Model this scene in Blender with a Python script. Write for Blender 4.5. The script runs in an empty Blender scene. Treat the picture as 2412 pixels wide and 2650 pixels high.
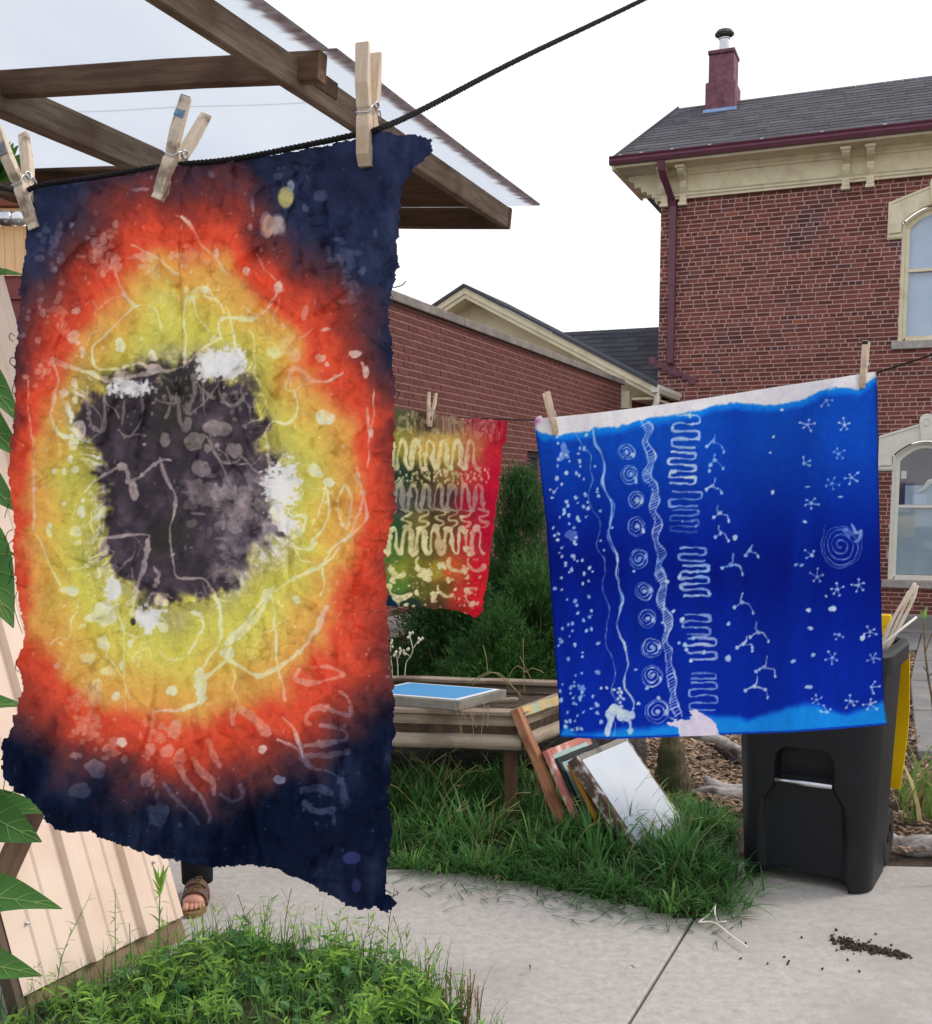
import bpy, bmesh, math, random
import numpy as np
from mathutils import Matrix, Vector, noise as mnoise
random.seed(7); rng = np.random.default_rng(7)
scene = bpy.context.scene
col = scene.collection
R_ = math.radians
# ------------------------------------------------------------------ camera
FPX, CX, CY, YH, CAMH = 2860.0, 1206.0, 1583.0, 1268.0, 1.6      # focal length, principal point and horizon of a 2412 x 2650 frame
TH = math.atan((CY - YH) / FPX)
cd = bpy.data.cameras.new('camera'); cam = bpy.data.objects.new('camera', cd); col.objects.link(cam)
cam.location = (0, 0, CAMH); cam.rotation_euler = (math.pi / 2 - TH, 0, 0)
cd.sensor_fit = 'HORIZONTAL'; cd.sensor_width = 36.0; cd.lens = 36.0 * FPX / 2412.0
cd.shift_y = (CY - 1325.0) / 2412.0; cd.clip_start = 0.05; cd.clip_end = 500
scene.camera = cam
# ------------------------------------------------------------------ world and sun: bright hazy overcast
world = bpy.data.worlds.new('World'); scene.world = world; world.use_nodes = True
wn = world.node_tree; wn.nodes.clear()
def wnode(t, **k):
    n = wn.nodes.new(t)
    for a, b in k.items(): setattr(n, a, b)
    return n
SUN_EL, SUN_AZ = R_(42), R_(78)          # azimuth clockwise from +Y: veiled sun on the right, a little beyond the scene
sky = wnode('ShaderNodeTexSky', sky_type='NISHITA', sun_disc=False, sun_elevation=SUN_EL, sun_rotation=SUN_AZ, dust_density=4.0, air_density=1.0, ozone_density=1.5)
cl = wnode('ShaderNodeTexNoise'); cl.inputs['Scale'].default_value = 1.6; cl.inputs['Detail'].default_value = 3; cl.inputs['Roughness'].default_value = .45
ramp = wnode('ShaderNodeValToRGB'); ramp.color_ramp.elements[0].position = .3; ramp.color_ramp.elements[1].position = .62
ramp.color_ramp.elements[0].color = (.82, .85, .93, 1); ramp.color_ramp.elements[1].color = (1, 1, 1, 1)
tc = wnode('ShaderNodeTexCoord'); wn.links.new(tc.outputs['Generated'], cl.inputs['Vector']); wn.links.new(cl.outputs['Fac'], ramp.inputs['Fac'])
sx = wnode('ShaderNodeSeparateXYZ'); wn.links.new(tc.outputs['Generated'], sx.inputs[0]); er_ = wnode('ShaderNodeValToRGB'); er_.color_ramp.elements[0].position = .02; er_.color_ramp.elements[0].color = (1.0, .975, .93, 1); er_.color_ramp.elements[1].position = .62; er_.color_ramp.elements[1].color = (.87, .89, .95, 1); wn.links.new(sx.outputs['Z'], er_.inputs['Fac'])
ml = wnode('ShaderNodeMixRGB', blend_type='MULTIPLY'); ml.inputs['Fac'].default_value = 1; wn.links.new(ramp.outputs['Color'], ml.inputs['Color1']); wn.links.new(er_.outputs['Color'], ml.inputs['Color2'])
sc_ = wnode('ShaderNodeVectorMath', operation='SCALE'); sc_.inputs['Scale'].default_value = 12.0; wn.links.new(ml.outputs['Color'], sc_.inputs[0])
mx = wnode('ShaderNodeMixRGB'); mx.inputs['Fac'].default_value = .86
wn.links.new(sky.outputs['Color'], mx.inputs['Color1']); wn.links.new(sc_.outputs['Vector'], mx.inputs['Color2'])
bg = wnode('ShaderNodeBackground'); bg.inputs['Strength'].default_value = .1
wo = wnode('ShaderNodeOutputWorld'); wn.links.new(mx.outputs['Color'], bg.inputs['Color']); wn.links.new(bg.outputs['Background'], wo.inputs['Surface'])
sd = bpy.data.lights.new('sun', 'SUN'); sd.energy = 1.5; sd.angle = R_(16); sd.color = (1, .92, .82)
sun = bpy.data.objects.new('sun', sd); col.objects.link(sun)
sv = Vector((math.sin(SUN_AZ) * math.cos(SUN_EL), math.cos(SUN_AZ) * math.cos(SUN_EL), math.sin(SUN_EL)))
sun.rotation_euler = sv.to_track_quat('Z', 'Y').to_euler(); sun.location = (8, -4, 12)
vs = scene.view_settings; vs.view_transform = 'Standard'; vs.look = 'None'; vs.exposure = 0.25; vs.gamma = 1.0; vs.use_curve_mapping = False
scene.cycles.max_bounces = 8; scene.cycles.transparent_max_bounces = 12
# ------------------------------------------------------------------ placing: rays of the camera met with real planes
_F = np.array([0, math.cos(TH), -math.sin(TH)]); _U = np.array([0, math.sin(TH), math.cos(TH)]); _C = np.array([0, 0, CAMH])
def ray(x, y): return _F + np.array([(x - CX) / FPX, 0, 0]) + (CY - y) / FPX * _U
def at(x, y, Y):
    d = ray(x, y); return _C + d * (Y / d[1])
def slope_z(Y): return -0.058 * max(0.0, Y - 7.0)
def gnd(x, y, z=0.0):
    d = ray(x, y); return _C + d * ((z - CAMH) / d[2])
def gsl(x, y):
    z = 0.0
    for _ in range(30): z = slope_z(gnd(x, y, z)[1])
    return gnd(x, y, z)
def proj(p):
    v = np.asarray(p, float) - _C; z = v @ _F; return CX + FPX * v[0] / z, CY - FPX * (v @ _U) / z, z
def V(*a): return np.array(a, float)
def unit(v): v = np.asarray(v, float); return v / np.linalg.norm(v)
# ------------------------------------------------------------------ materials
def s2l(c):
    c = np.asarray(c, float) / 255.0
    return np.where(c <= .04045, c / 12.92, ((c + .055) / 1.055) ** 2.4)
MATS = {}
def pmat(name, c1, c2=None, scale=8.0, rough=.8, bump=0.0, bscale=None, metallic=0.0, stretch=None, spec=.3, detail=5, c3=None, s3=2.0, rnd=0.0, isl=0.0, coat=0.0, trans=0.0, lo=.35, hi=.65, distort=0.0, nr=.6):
    """procedural material: two-colour noise, optional third blotch colour, random shift per piece, bump"""
    m = bpy.data.materials.new(name); m.use_nodes = True; nt = m.node_tree; N = nt.nodes; L = nt.links
    b = N['Principled BSDF']; b.inputs['Roughness'].default_value = rough; b.inputs['Metallic'].default_value = metallic
    b.inputs['Specular IOR Level'].default_value = spec
    if coat: b.inputs['Coat Weight'].default_value = coat
    lin = lambda c: tuple(s2l(c)) + (1,)
    tcn = N.new('ShaderNodeTexCoord'); mp = N.new('ShaderNodeMapping'); L.new(tcn.outputs['Object'], mp.inputs['Vector'])
    if stretch: mp.inputs['Scale'].default_value = stretch
    nz = N.new('ShaderNodeTexNoise'); nz.inputs['Scale'].default_value = scale; nz.inputs['Detail'].default_value = detail; nz.inputs['Roughness'].default_value = nr; nz.inputs['Distortion'].default_value = distort
    L.new(mp.outputs['Vector'], nz.inputs['Vector'])
    rp = N.new('ShaderNodeValToRGB'); rp.color_ramp.elements[0].position = lo; rp.color_ramp.elements[1].position = hi
    rp.color_ramp.elements[0].color = lin(c1); rp.color_ramp.elements[1].color = lin(c2 or c1); L.new(nz.outputs['Fac'], rp.inputs['Fac'])
    out = rp.outputs['Color']
    if c3:
        n3 = N.new('ShaderNodeTexNoise'); n3.inputs['Scale'].default_value = s3; n3.inputs['Detail'].default_value = 4
        L.new(tcn.outputs['Object'], n3.inputs['Vector'])
        r3 = N.new('ShaderNodeValToRGB'); r3.color_ramp.elements[0].position = .5; r3.color_ramp.elements[1].position = .68; L.new(n3.outputs['Fac'], r3.inputs['Fac'])
        m3 = N.new('ShaderNodeMixRGB'); L.new(r3.outputs['Color'], m3.inputs['Fac']); L.new(out, m3.inputs['Color1']); m3.inputs['Color2'].default_value = lin(c3); out = m3.outputs['Color']
    if rnd or isl:
        oi = N.new('ShaderNodeObjectInfo'); ge = N.new('ShaderNodeNewGeometry')
        ad = N.new('ShaderNodeMath'); ad.operation = 'ADD'; L.new(oi.outputs['Random'], ad.inputs[0]); L.new(ge.outputs['Random Per Island'], ad.inputs[1])
        fr = N.new('ShaderNodeMath'); fr.operation = 'FRACT'; L.new(ad.outputs[0], fr.inputs[0])
        mr = N.new('ShaderNodeMapRange'); k = rnd or isl; mr.inputs['To Min'].default_value = 1 - k; mr.inputs['To Max'].default_value = 1 + k; L.new(fr.outputs[0], mr.inputs['Value'])
        hs = N.new('ShaderNodeHueSaturation'); L.new(mr.outputs[0], hs.inputs['Value']); L.new(out, hs.inputs['Color']); out = hs.outputs['Color']
    L.new(out, b.inputs['Base Color'])
    if bump:
        nb = N.new('ShaderNodeTexNoise'); nb.inputs['Scale'].default_value = bscale or scale * 3; nb.inputs['Detail'].default_value = 6; L.new(mp.outputs['Vector'], nb.inputs['Vector'])
        bp = N.new('ShaderNodeBump'); bp.inputs['Strength'].default_value = min(1, bump); bp.inputs['Distance'].default_value = .01 * max(1, bump); L.new(nb.outputs['Fac'], bp.inputs['Height']); L.new(bp.outputs['Normal'], b.inputs['Normal'])
    if trans:
        tr = N.new('ShaderNodeBsdfTranslucent'); L.new(out, tr.inputs['Color']); ms = N.new('ShaderNodeMixShader'); ms.inputs['Fac'].default_value = trans
        L.new(b.outputs[0], ms.inputs[1]); L.new(tr.outputs[0], ms.inputs[2]); L.new(ms.outputs[0], N['Material Output'].inputs['Surface'])
    MATS[name] = m; return m
# ------------------------------------------------------------------ objects
def link(o, parent=None):
    col.objects.link(o)
    if parent is not None:
        o.parent = parent; o.matrix_parent_inverse = Matrix.Translation(-Vector(parent.location))
    return o
def tag(o, label=None, cat=None, group=None, kind=None):
    if label: o['label'] = label
    if cat: o['category'] = cat
    if group: o['group'] = group
    if kind: o['kind'] = kind
    return o
def thing(name, loc, label, cat, group=None):
    e = bpy.data.objects.new(name, None); e.location = tuple(float(x) for x in loc); e.empty_display_size = .1; col.objects.link(e)
    return tag(e, label, cat, group)
def mesh_np(name, v, f, smooth=False):
    me = bpy.data.meshes.new(name); v = np.asarray(v, float); f = np.asarray(f, np.int32); k = f.shape[1]
    me.vertices.add(len(v)); me.vertices.foreach_set('co', v.ravel()); me.loops.add(f.size); me.loops.foreach_set('vertex_index', f.ravel())
    me.polygons.add(len(f)); me.polygons.foreach_set('loop_start', np.arange(0, f.size, k, dtype=np.int32))
    if smooth: me.polygons.foreach_set('use_smooth', np.ones(len(f), bool))
    me.update(calc_edges=True); me.validate(); return me
class MB:
    def __init__(s): s.v = []; s.f = []
    def add(s, vs, fs):
        n = len(s.v); s.v += [tuple(float(c) for c in p) for p in vs]; s.f += [tuple(n + i for i in q) for q in fs]; return s
    def hexa(s, p):          # 8 points: bottom ring 0-3, top ring 4-7
        return s.add(p, [(0, 3, 2, 1), (4, 5, 6, 7), (0, 1, 5, 4), (1, 2, 6, 5), (2, 3, 7, 6), (3, 0, 4, 7)])
    def box(s, c, size, ax=None):
        c = np.asarray(c, float); ax = ax if ax is not None else np.eye(3); x, y, z = [np.asarray(ax[i]) * size[i] / 2 for i in range(3)]
        return s.hexa([c - x - y - z, c + x - y - z, c + x + y - z, c - x + y - z, c - x - y + z, c + x - y + z, c + x + y + z, c - x + y + z])
    def tube(s, pts, rad, n=8, cap=True, flat=None):
        pts = [np.asarray(p, float) for p in pts]; m = len(pts); rad = [rad] * m if np.isscalar(rad) else rad; vs = []; u = None
        for i in range(m):
            t = unit(pts[min(i + 1, m - 1)] - pts[max(i - 1, 0)])
            if u is None: u = unit(np.cross(t, [0, 0, 1]) if abs(t[2]) < .9 else np.cross(t, [1, 0, 0]))
            u = unit(u - t * (u @ t)); w = np.cross(t, u)
            for k in range(n):
                a = 2 * math.pi * k / n; vs.append(pts[i] + rad[i] * (math.cos(a) * u + math.sin(a) * w * (flat or 1)))
        fs = [(i * n + k, i * n + (k + 1) % n, (i + 1) * n + (k + 1) % n, (i + 1) * n + k) for i in range(m - 1) for k in range(n)]
        if cap: fs += [tuple(range(n))[::-1], tuple(range((m - 1) * n, m * n))]
        return s.add(vs, fs)
    def prism(s, prof, o, ex, ey, ez):   # 2-D profile (ex, ey) extruded from o along vector ez
        o, ex, ey, ez = [np.asarray(q, float) for q in (o, ex, ey, ez)]; n = len(prof)
        a = [o + p[0] * ex + p[1] * ey for p in prof]; b = [q + ez for q in a]
        return s.add(a + b, [tuple(range(n))[::-1], tuple(range(n, 2 * n))] + [(i, (i + 1) % n, n + (i + 1) % n, n + i) for i in range(n)])
    def lathe(s, prof, c, n=24, axis=(0, 0, 1), ux=(1, 0, 0)):
        c = np.asarray(c, float); az = unit(axis); ux = unit(np.asarray(ux, float) - az * (np.asarray(ux) @ az)); uy = np.cross(az, ux); vs = []
        for r, h in prof:
            for k in range(n):
                a = 2 * math.pi * k / n; vs.append(c + az * h + r * (math.cos(a) * ux + math.sin(a) * uy))
        m = len(prof)
        return s.add(vs, [(i * n + k, i * n + (k + 1) % n, (i + 1) * n + (k + 1) % n, (i + 1) * n + k) for i in range(m - 1) for k in range(n)])
    def strip(s, A, B): # quads between two polylines
        n = len(A); return s.add(list(A) + list(B), [(i, i + 1, n + i + 1, n + i) for i in range(n - 1)])
    def mesh(s, name, smooth=False):
        me = bpy.data.meshes.new(name); me.from_pydata(s.v, [], s.f)
        if smooth: me.polygons.foreach_set('use_smooth', np.ones(len(me.polygons), bool))
        me.update(); return me
    def build(s, name, mat, parent=None, smooth=False, bevel=0, recalc=True):
        me = s.mesh(name, smooth)
        if recalc:
            b = bmesh.new(); b.from_mesh(me); bmesh.ops.recalc_face_normals(b, faces=b.faces); b.to_mesh(me); b.free()
        o = bpy.data.objects.new(name, me); me.materials.append(MATS[mat] if isinstance(mat, str) else mat); link(o, parent)
        if bevel:
            bv = o.modifiers.new('bevel', 'BEVEL'); bv.width = bevel; bv.segments = 2; bv.limit_method = 'ANGLE'
        return o
def beam(name, p0, p1, w, h, mat, parent=None, up=(0, 0, 1), ch=.004, segs=6, wob=.0015):
    """a board from p0 to p1: width w sideways, h along up; its own local X runs along the grain"""
    p0 = np.asarray(p0, float); p1 = np.asarray(p1, float); L = np.linalg.norm(p1 - p0); x = (p1 - p0) / L; up = np.asarray(up, float)
    z = unit(up - x * (up @ x)); y = np.cross(z, x); a, b, c = w / 2, h / 2, min(ch, w / 4, h / 4)
    sec = [(-a + c, -b), (a - c, -b), (a, -b + c), (a, b - c), (a - c, b), (-a + c, b), (-a, b - c), (-a, -b + c)]; vs = []; fs = []
    for i in range(segs + 1):
        dy, dz = (rng.normal(0, wob), rng.normal(0, wob)) if 0 < i < segs else (0, 0)
        for q in sec: vs.append((L * i / segs, q[0] + dy, q[1] + dz))
    for i in range(segs):
        for k in range(8): fs.append((i * 8 + k, i * 8 + (k + 1) % 8, (i + 1) * 8 + (k + 1) % 8, (i + 1) * 8 + k))
    fs += [tuple(range(8))[::-1], tuple(range(segs * 8, segs * 8 + 8))]
    me = bpy.data.meshes.new(name); me.from_pydata(vs, [], fs); me.update(); me.materials.append(MATS[mat])
    o = bpy.data.objects.new(name, me); link(o, parent)
    M = Matrix([[x[i], y[i], z[i], p0[i]] for i in range(3)] + [[0, 0, 0, 1]]); o.matrix_basis = M; return o
def catmull(P, per=6):
    P = [np.asarray(p, float) for p in P]
    if len(P) < 3: return P
    Q = [2 * P[0] - P[1]] + P + [2 * P[-1] - P[-2]]; out = []
    for i in range(1, len(Q) - 2):
        a, b, c, d = Q[i - 1], Q[i], Q[i + 1], Q[i + 2]
        for k in range(per):
            t = k / per; out.append(.5 * ((2 * b) + (c - a) * t + (2 * a - 5 * b + 4 * c - d) * t * t + (3 * b - a - 3 * c + d) * t ** 3))
    return out + [P[-1]]
# ------------------------------------------------------------------ material list
pmat('concrete', (146, 141, 135), (202, 195, 187), 26, .9, .12, 300, c3=(156, 150, 143), s3=1.1, detail=14, lo=.28, hi=.72, nr=.82)
pmat('soil', (52, 42, 34), (84, 68, 54), 14, .95, .8, 60)
pmat('lawn_soil', (44, 48, 28), (66, 62, 40), 12, .95, .8, 60)
pmat('walk', (118, 117, 114), (138, 136, 132), 3, .9, .4, 80, c3=(120, 118, 116), s3=1.2)
pmat('chip', (120, 96, 78), (170, 146, 122), 30, .9, 0, isl=.5)
pmat('brick_old', (108, 61, 53), (127, 73, 62), 9, .85, .4, 120, rnd=.34, c3=(88, 62, 64), s3=1.2)
pmat('brick_orange', (146, 84, 68), (134, 74, 62), 9, .85, .4, 120, rnd=.15)
pmat('mortar_old', (182, 150, 143), (200, 168, 160), 12, .95)
pmat('brick_new', (96, 54, 51), (110, 63, 59), 14, .85, .3, 140, rnd=.14)
pmat('mortar_new', (142, 108, 101), (158, 122, 114), 12, .95)
pmat('cap_stone', (124, 116, 112), (146, 138, 132), 7, .9, .3, 60, c3=(110, 104, 100), s3=3)
pmat('sill_stone', (158, 152, 146), (182, 176, 168), 14, .9, .5, 90)
pmat('found_stone', (128, 126, 122), (150, 148, 142), 3, .9, .5, 40)
pmat('cream', (224, 214, 182), (232, 223, 194), 6, .6, .1, 30, c3=(212, 201, 170), s3=5)
pmat('white_trim', (222, 220, 206), (232, 230, 218), 8, .55, .1, 30)
pmat('purple', (96, 52, 68), (106, 58, 74), 6, .45, spec=.5)
pmat('purple_brick', (112, 72, 84), (134, 92, 100), 10, .8, .7, 22, c3=(96, 62, 74), s3=6)
pmat('flash_blue', (120, 160, 214), (150, 184, 226), 6, .4)
pmat('galv', (186, 188, 190), (208, 210, 212), 10, .35, metallic=.8)
pmat('galv_dark', (70, 66, 62), (92, 86, 80), 10, .5, metallic=.5)
pmat('shingle', (74, 74, 78), (96, 95, 99), 40, .9, .5, 160, isl=.22)
pmat('shingle_dark', (60, 62, 68), (78, 80, 86), 40, .9, .5, 160, isl=.22)
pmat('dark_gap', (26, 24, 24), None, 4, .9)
pmat('blind', (192, 206, 224), (204, 217, 232), 2.5, .7)
pmat('blind2', (168, 186, 196), (184, 200, 208), 1.6, .7)
pmat('room_dark', (92, 84, 84), (120, 110, 106), 2, .9)
pmat('brown_metal', (84, 74, 70), (98, 88, 82), 6, .5)
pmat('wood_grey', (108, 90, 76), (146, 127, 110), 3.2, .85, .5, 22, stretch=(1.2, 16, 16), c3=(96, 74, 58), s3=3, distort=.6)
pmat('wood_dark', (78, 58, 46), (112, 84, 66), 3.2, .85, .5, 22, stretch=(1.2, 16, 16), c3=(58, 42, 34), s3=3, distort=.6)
pmat('wood_brown', (94, 72, 57), (124, 98, 79), 3.2, .85, .5, 22, stretch=(1.2, 16, 16), c3=(76, 54, 44), s3=2.4, distort=.6)  # brown weathered timber
pmat('wood_frame', (146, 96, 68), (184, 132, 98), 4, .75, .4, 24, stretch=(1.5, 16, 16), c3=(126, 72, 54), s3=7, distort=.5)
pmat('wood_paint', (206, 176, 116), (176, 150, 100), 6, .75, .3, 30, c3=(150, 172, 150), s3=14)
pmat('wood_rail', (128, 112, 96), (164, 148, 130), 3, .85, .5, 22, stretch=(1.2, 14, 14), c3=(100, 84, 68), s3=4)
pmat('wood_log', (150, 134, 116), (178, 164, 146), 3, .85, .5, 22, stretch=(1.2, 14, 14), c3=(120, 104, 88), s3=4)
pmat('bark', (54, 50, 50), (96, 90, 88), 10, .95, 1.2, 26, stretch=(1.5, 9, 9), c3=(40, 38, 38), s3=5)
pmat('stump', (70, 64, 48), (112, 102, 80), 8, .95, 1, 26, stretch=(9, 9, 1.6), c3=(66, 74, 44), s3=6)
pmat('drift', (150, 144, 140), (188, 182, 176), 9, .9, .6, 26, stretch=(2, 8, 8), c3=(84, 74, 68), s3=7)
pmat('pale_stick', (206, 186, 160), (232, 218, 198), 10, .8)
pmat('white_stick', (222, 214, 202), (240, 234, 226), 10, .8)
pmat('pine', (212, 188, 160), (228, 208, 184), 60, .7, .3, 400, stretch=(6, 6, .7), c3=(198, 172, 144), s3=60)
pmat('pine_grey', (210, 192, 168), (228, 214, 194), 60, .7, .3, 400, stretch=(6, 6, .7), c3=(150, 130, 112), s3=90)
pmat('steel', (190, 192, 198), None, 5, .25, metallic=1)
pmat('rope', (20, 18, 20), (42, 38, 40), 900, .9, .6, 1500)
pmat('rope_thin', (30, 24, 26), (48, 38, 38), 900, .9)
pmat('tan_metal', (226, 202, 184), (232, 210, 193), 2.2, .55, .05, 8, spec=.4, c3=(219, 192, 172), s3=3)
pmat('tan_edge', (90, 74, 64), (110, 92, 80), 5, .8)
pmat('kraft', (126, 106, 86), (150, 128, 104), 4, .9)
pmat('bin_black', (15, 18, 22), (20, 23, 27), 3, .5, .12, 500, spec=.3, c3=(22, 25, 29), s3=9)
pmat('bin_dark', (11, 12, 15), (14, 15, 18), 6, .7)
pmat('bin_yellow', (246, 200, 14), (238, 190, 10), 3, .45, .05, 300)
pmat('rubber', (24, 24, 26), (34, 34, 36), 8, .8)
pmat('mesh_white', (190, 198, 208), (206, 212, 220), 2.5, .55, .04, 300, spec=.25)
pmat('mesh_blue', (70, 150, 205), (80, 160, 212), 2, .4, .04, 300, spec=.4)
pmat('screen_tape', (226, 232, 238), (236, 240, 244), 6, .4)
pmat('frame_grey', (124, 120, 112), (150, 146, 136), 9, .8, .4, 40, c3=(104, 100, 92), s3=9)
pmat('frame_pink', (176, 104, 94), (196, 128, 116), 9, .8, .4, 40, c3=(220, 200, 190), s3=22)
pmat('frame_black', (26, 32, 36), (44, 50, 52), 9, .7)
pmat('frame_ochre', (168, 112, 36), (196, 140, 56), 9, .7, .3, 40, c3=(130, 76, 44), s3=14)
pmat('frame_brown', (74, 58, 52), (104, 84, 74), 9, .75, .4, 40, c3=(190, 184, 178), s3=26)
pmat('mesh_aqua', (150, 176, 172), (172, 196, 190), 4, .4)
pmat('twine', (150, 130, 96), (176, 156, 120), 9, .9)
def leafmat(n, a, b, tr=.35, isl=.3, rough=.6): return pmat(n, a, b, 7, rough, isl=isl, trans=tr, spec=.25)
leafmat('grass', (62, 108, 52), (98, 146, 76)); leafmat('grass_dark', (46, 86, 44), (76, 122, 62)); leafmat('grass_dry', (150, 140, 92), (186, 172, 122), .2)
leafmat('weed', (94, 140, 66), (138, 178, 92), .45); leafmat('weed_blue', (82, 128, 80), (118, 158, 104), .45); leafmat('weed_lime', (124, 172, 64), (162, 200, 92), .45)
leafmat('sunflower', (52, 98, 40), (82, 126, 62), .3, .15); leafmat('stemgreen', (96, 128, 66), (126, 150, 84), .1)
leafmat('juniper', (46, 84, 44), (74, 114, 60), .3, .35); leafmat('juniper_light', (52, 92, 44), (80, 122, 58), .3, .4); leafmat('yew', (40, 76, 38), (64, 104, 52), .25, .35)
leafmat('iris', (96, 130, 62), (140, 164, 92), .35, .25)
pmat('stem_brown', (96, 82, 62), (124, 108, 84), 20, .9); pmat('stalk_brown', (120, 84, 52), (150, 110, 72), 20, .9)
pmat('seedhead', (206, 204, 176), (224, 222, 200), 20, .8)
pmat('skin', (196, 138, 116), (208, 152, 130), 14, .55, .1, 120, spec=.4)
pmat('nail', (214, 158, 142), None, 5, .35)
pmat('black_cloth', (14, 15, 20), (20, 21, 27), 12, .9, .3, 60)
pmat('shirt', (70, 74, 84), (80, 84, 94), 12, .9, .3, 60)
pmat('hair', (52, 38, 30), (72, 54, 42), 30, .6)
pmat('leather', (92, 70, 58), (112, 88, 74), 40, .6, .3, 120)
pmat('cork', (120, 92, 66), (142, 112, 82), 50, .9)
pmat('brass', (212, 190, 130), None, 5, .3, metallic=1)
pmat('dirt', (58, 48, 40), (84, 70, 58), 40, .95, .8, 200)
pmat('dead_leaf', (176, 134, 96), (150, 108, 76), 20, .85)
pmat('maroon_siding', (120, 64, 66), (132, 72, 72), 5, .7)
pmat('lamplit_siding', (240, 200, 150), (244, 208, 160), 5, .7)  # tan siding with the lamp's warm glow put into its colour
pmat('rust_wood', (120, 70, 52), (142, 90, 66), 6, .85, .3, 40, stretch=(1, 10, 10))
pmat('lampglass', (214, 218, 216), None, 4, .15, metallic=.6)
# corrugated plastic roofing: translucent sheet with fine flutes and a brown grimy rim
def poly_mat():
    m = bpy.data.materials.new('polycarbonate'); m.use_nodes = True; nt = m.node_tree; N = nt.nodes; L = nt.links; b = N['Principled BSDF']
    tcn = N.new('ShaderNodeTexCoord'); w = N.new('ShaderNodeTexWave'); w.wave_type = 'BANDS'; w.bands_direction = 'X'; w.inputs['Scale'].default_value = 26; L.new(tcn.outputs['Object'], w.inputs['Vector'])
    nz = N.new('ShaderNodeTexNoise'); nz.inputs['Scale'].default_value = 1.3; L.new(tcn.outputs['Object'], nz.inputs['Vector'])
    rp = N.new('ShaderNodeValToRGB'); rp.color_ramp.elements[0].color = tuple(s2l((228, 233, 239))) + (1,); rp.color_ramp.elements[1].color = tuple(s2l((243, 246, 248))) + (1,); L.new(nz.outputs['Fac'], rp.inputs['Fac'])
    mu = N.new('ShaderNodeMixRGB'); mu.blend_type = 'MULTIPLY'; mu.inputs['Fac'].default_value = .10; L.new(rp.outputs['Color'], mu.inputs['Color1']); L.new(w.outputs['Color'], mu.inputs['Color2'])
    at_ = N.new('ShaderNodeAttribute'); at_.attribute_name = 'grime'; mg = N.new('ShaderNodeMixRGB'); L.new(at_.outputs['Fac'], mg.inputs['Fac']); L.new(mu.outputs['Color'], mg.inputs['Color1']); mg.inputs['Color2'].default_value = tuple(s2l((104, 68, 58))) + (1,)
    L.new(mg.outputs['Color'], b.inputs['Base Color']); b.inputs['Roughness'].default_value = .35
    tr = N.new('ShaderNodeBsdfTranslucent'); L.new(mg.outputs['Color'], tr.inputs['Color']); ms = N.new('ShaderNodeMixShader'); ms.inputs['Fac'].default_value = .86
    bp = N.new('ShaderNodeBump'); bp.inputs['Strength'].default_value = .3; bp.inputs['Distance'].default_value = .003; L.new(w.outputs['Fac'], bp.inputs['Height']); L.new(bp.outputs['Normal'], b.inputs['Normal'])
    L.new(b.outputs[0], ms.inputs[1]); L.new(tr.outputs[0], ms.inputs[2]); L.new(ms.outputs[0], N['Material Output'].inputs['Surface']); MATS['polycarbonate'] = m
poly_mat()
def glass_mat():
    m = bpy.data.materials.new('window_glass'); m.use_nodes = True; nt = m.node_tree; N = nt.nodes; L = nt.links
    g = N.new('ShaderNodeBsdfGlossy'); g.inputs['Roughness'].default_value = .03; g.inputs['Color'].default_value = (.8, .88, 1, 1)
    t = N.new('ShaderNodeBsdfTransparent'); t.inputs['Color'].default_value = (.86, .9, .92, 1)
    fr = N.new('ShaderNodeFresnel'); fr.inputs['IOR'].default_value = 2.0; ms = N.new('ShaderNodeMixShader'); L.new(fr.outputs[0], ms.inputs['Fac']); L.new(t.outputs[0], ms.inputs[1]); L.new(g.outputs[0], ms.inputs[2])
    L.new(ms.outputs[0], N['Material Output'].inputs['Surface']); MATS['window_glass'] = m
glass_mat()
def cloth_mat(name, tr, bump, bscale, weave):
    m = bpy.data.materials.new(name); m.use_nodes = True; nt = m.node_tree; N = nt.nodes; L = nt.links; b = N['Principled BSDF']
    a = N.new('ShaderNodeAttribute'); a.attribute_name = 'dye'; tcn = N.new('ShaderNodeTexCoord')
    L.new(a.outputs['Color'], b.inputs['Base Color']); b.inputs['Roughness'].default_value = .9; b.inputs['Specular IOR Level'].default_value = .15; b.inputs['Sheen Weight'].default_value = .0
    nb = N.new('ShaderNodeTexNoise'); nb.inputs['Scale'].default_value = bscale; nb.inputs['Detail'].default_value = 8; L.new(tcn.outputs['Object'], nb.inputs['Vector'])
    bp = N.new('ShaderNodeBump'); bp.inputs['Strength'].default_value = bump; bp.inputs['Distance'].default_value = weave; L.new(nb.outputs['Fac'], bp.inputs['Height']); L.new(bp.outputs['Normal'], b.inputs['Normal'])
    t = N.new('ShaderNodeBsdfTranslucent'); L.new(a.outputs['Color'], t.inputs['Color']); L.new(bp.outputs['Normal'], t.inputs['Normal']); ms = N.new('ShaderNodeMixShader'); ms.inputs['Fac'].default_value = tr
    L.new(b.outputs[0], ms.inputs[1]); L.new(t.outputs[0], ms.inputs[2]); L.new(ms.outputs[0], N['Material Output'].inputs['Surface']); MATS[name] = m
cloth_mat('cloth_cotton', .42, .35, 70, .004); cloth_mat('cloth_thin', .5, .05, 40, .003)
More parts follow.
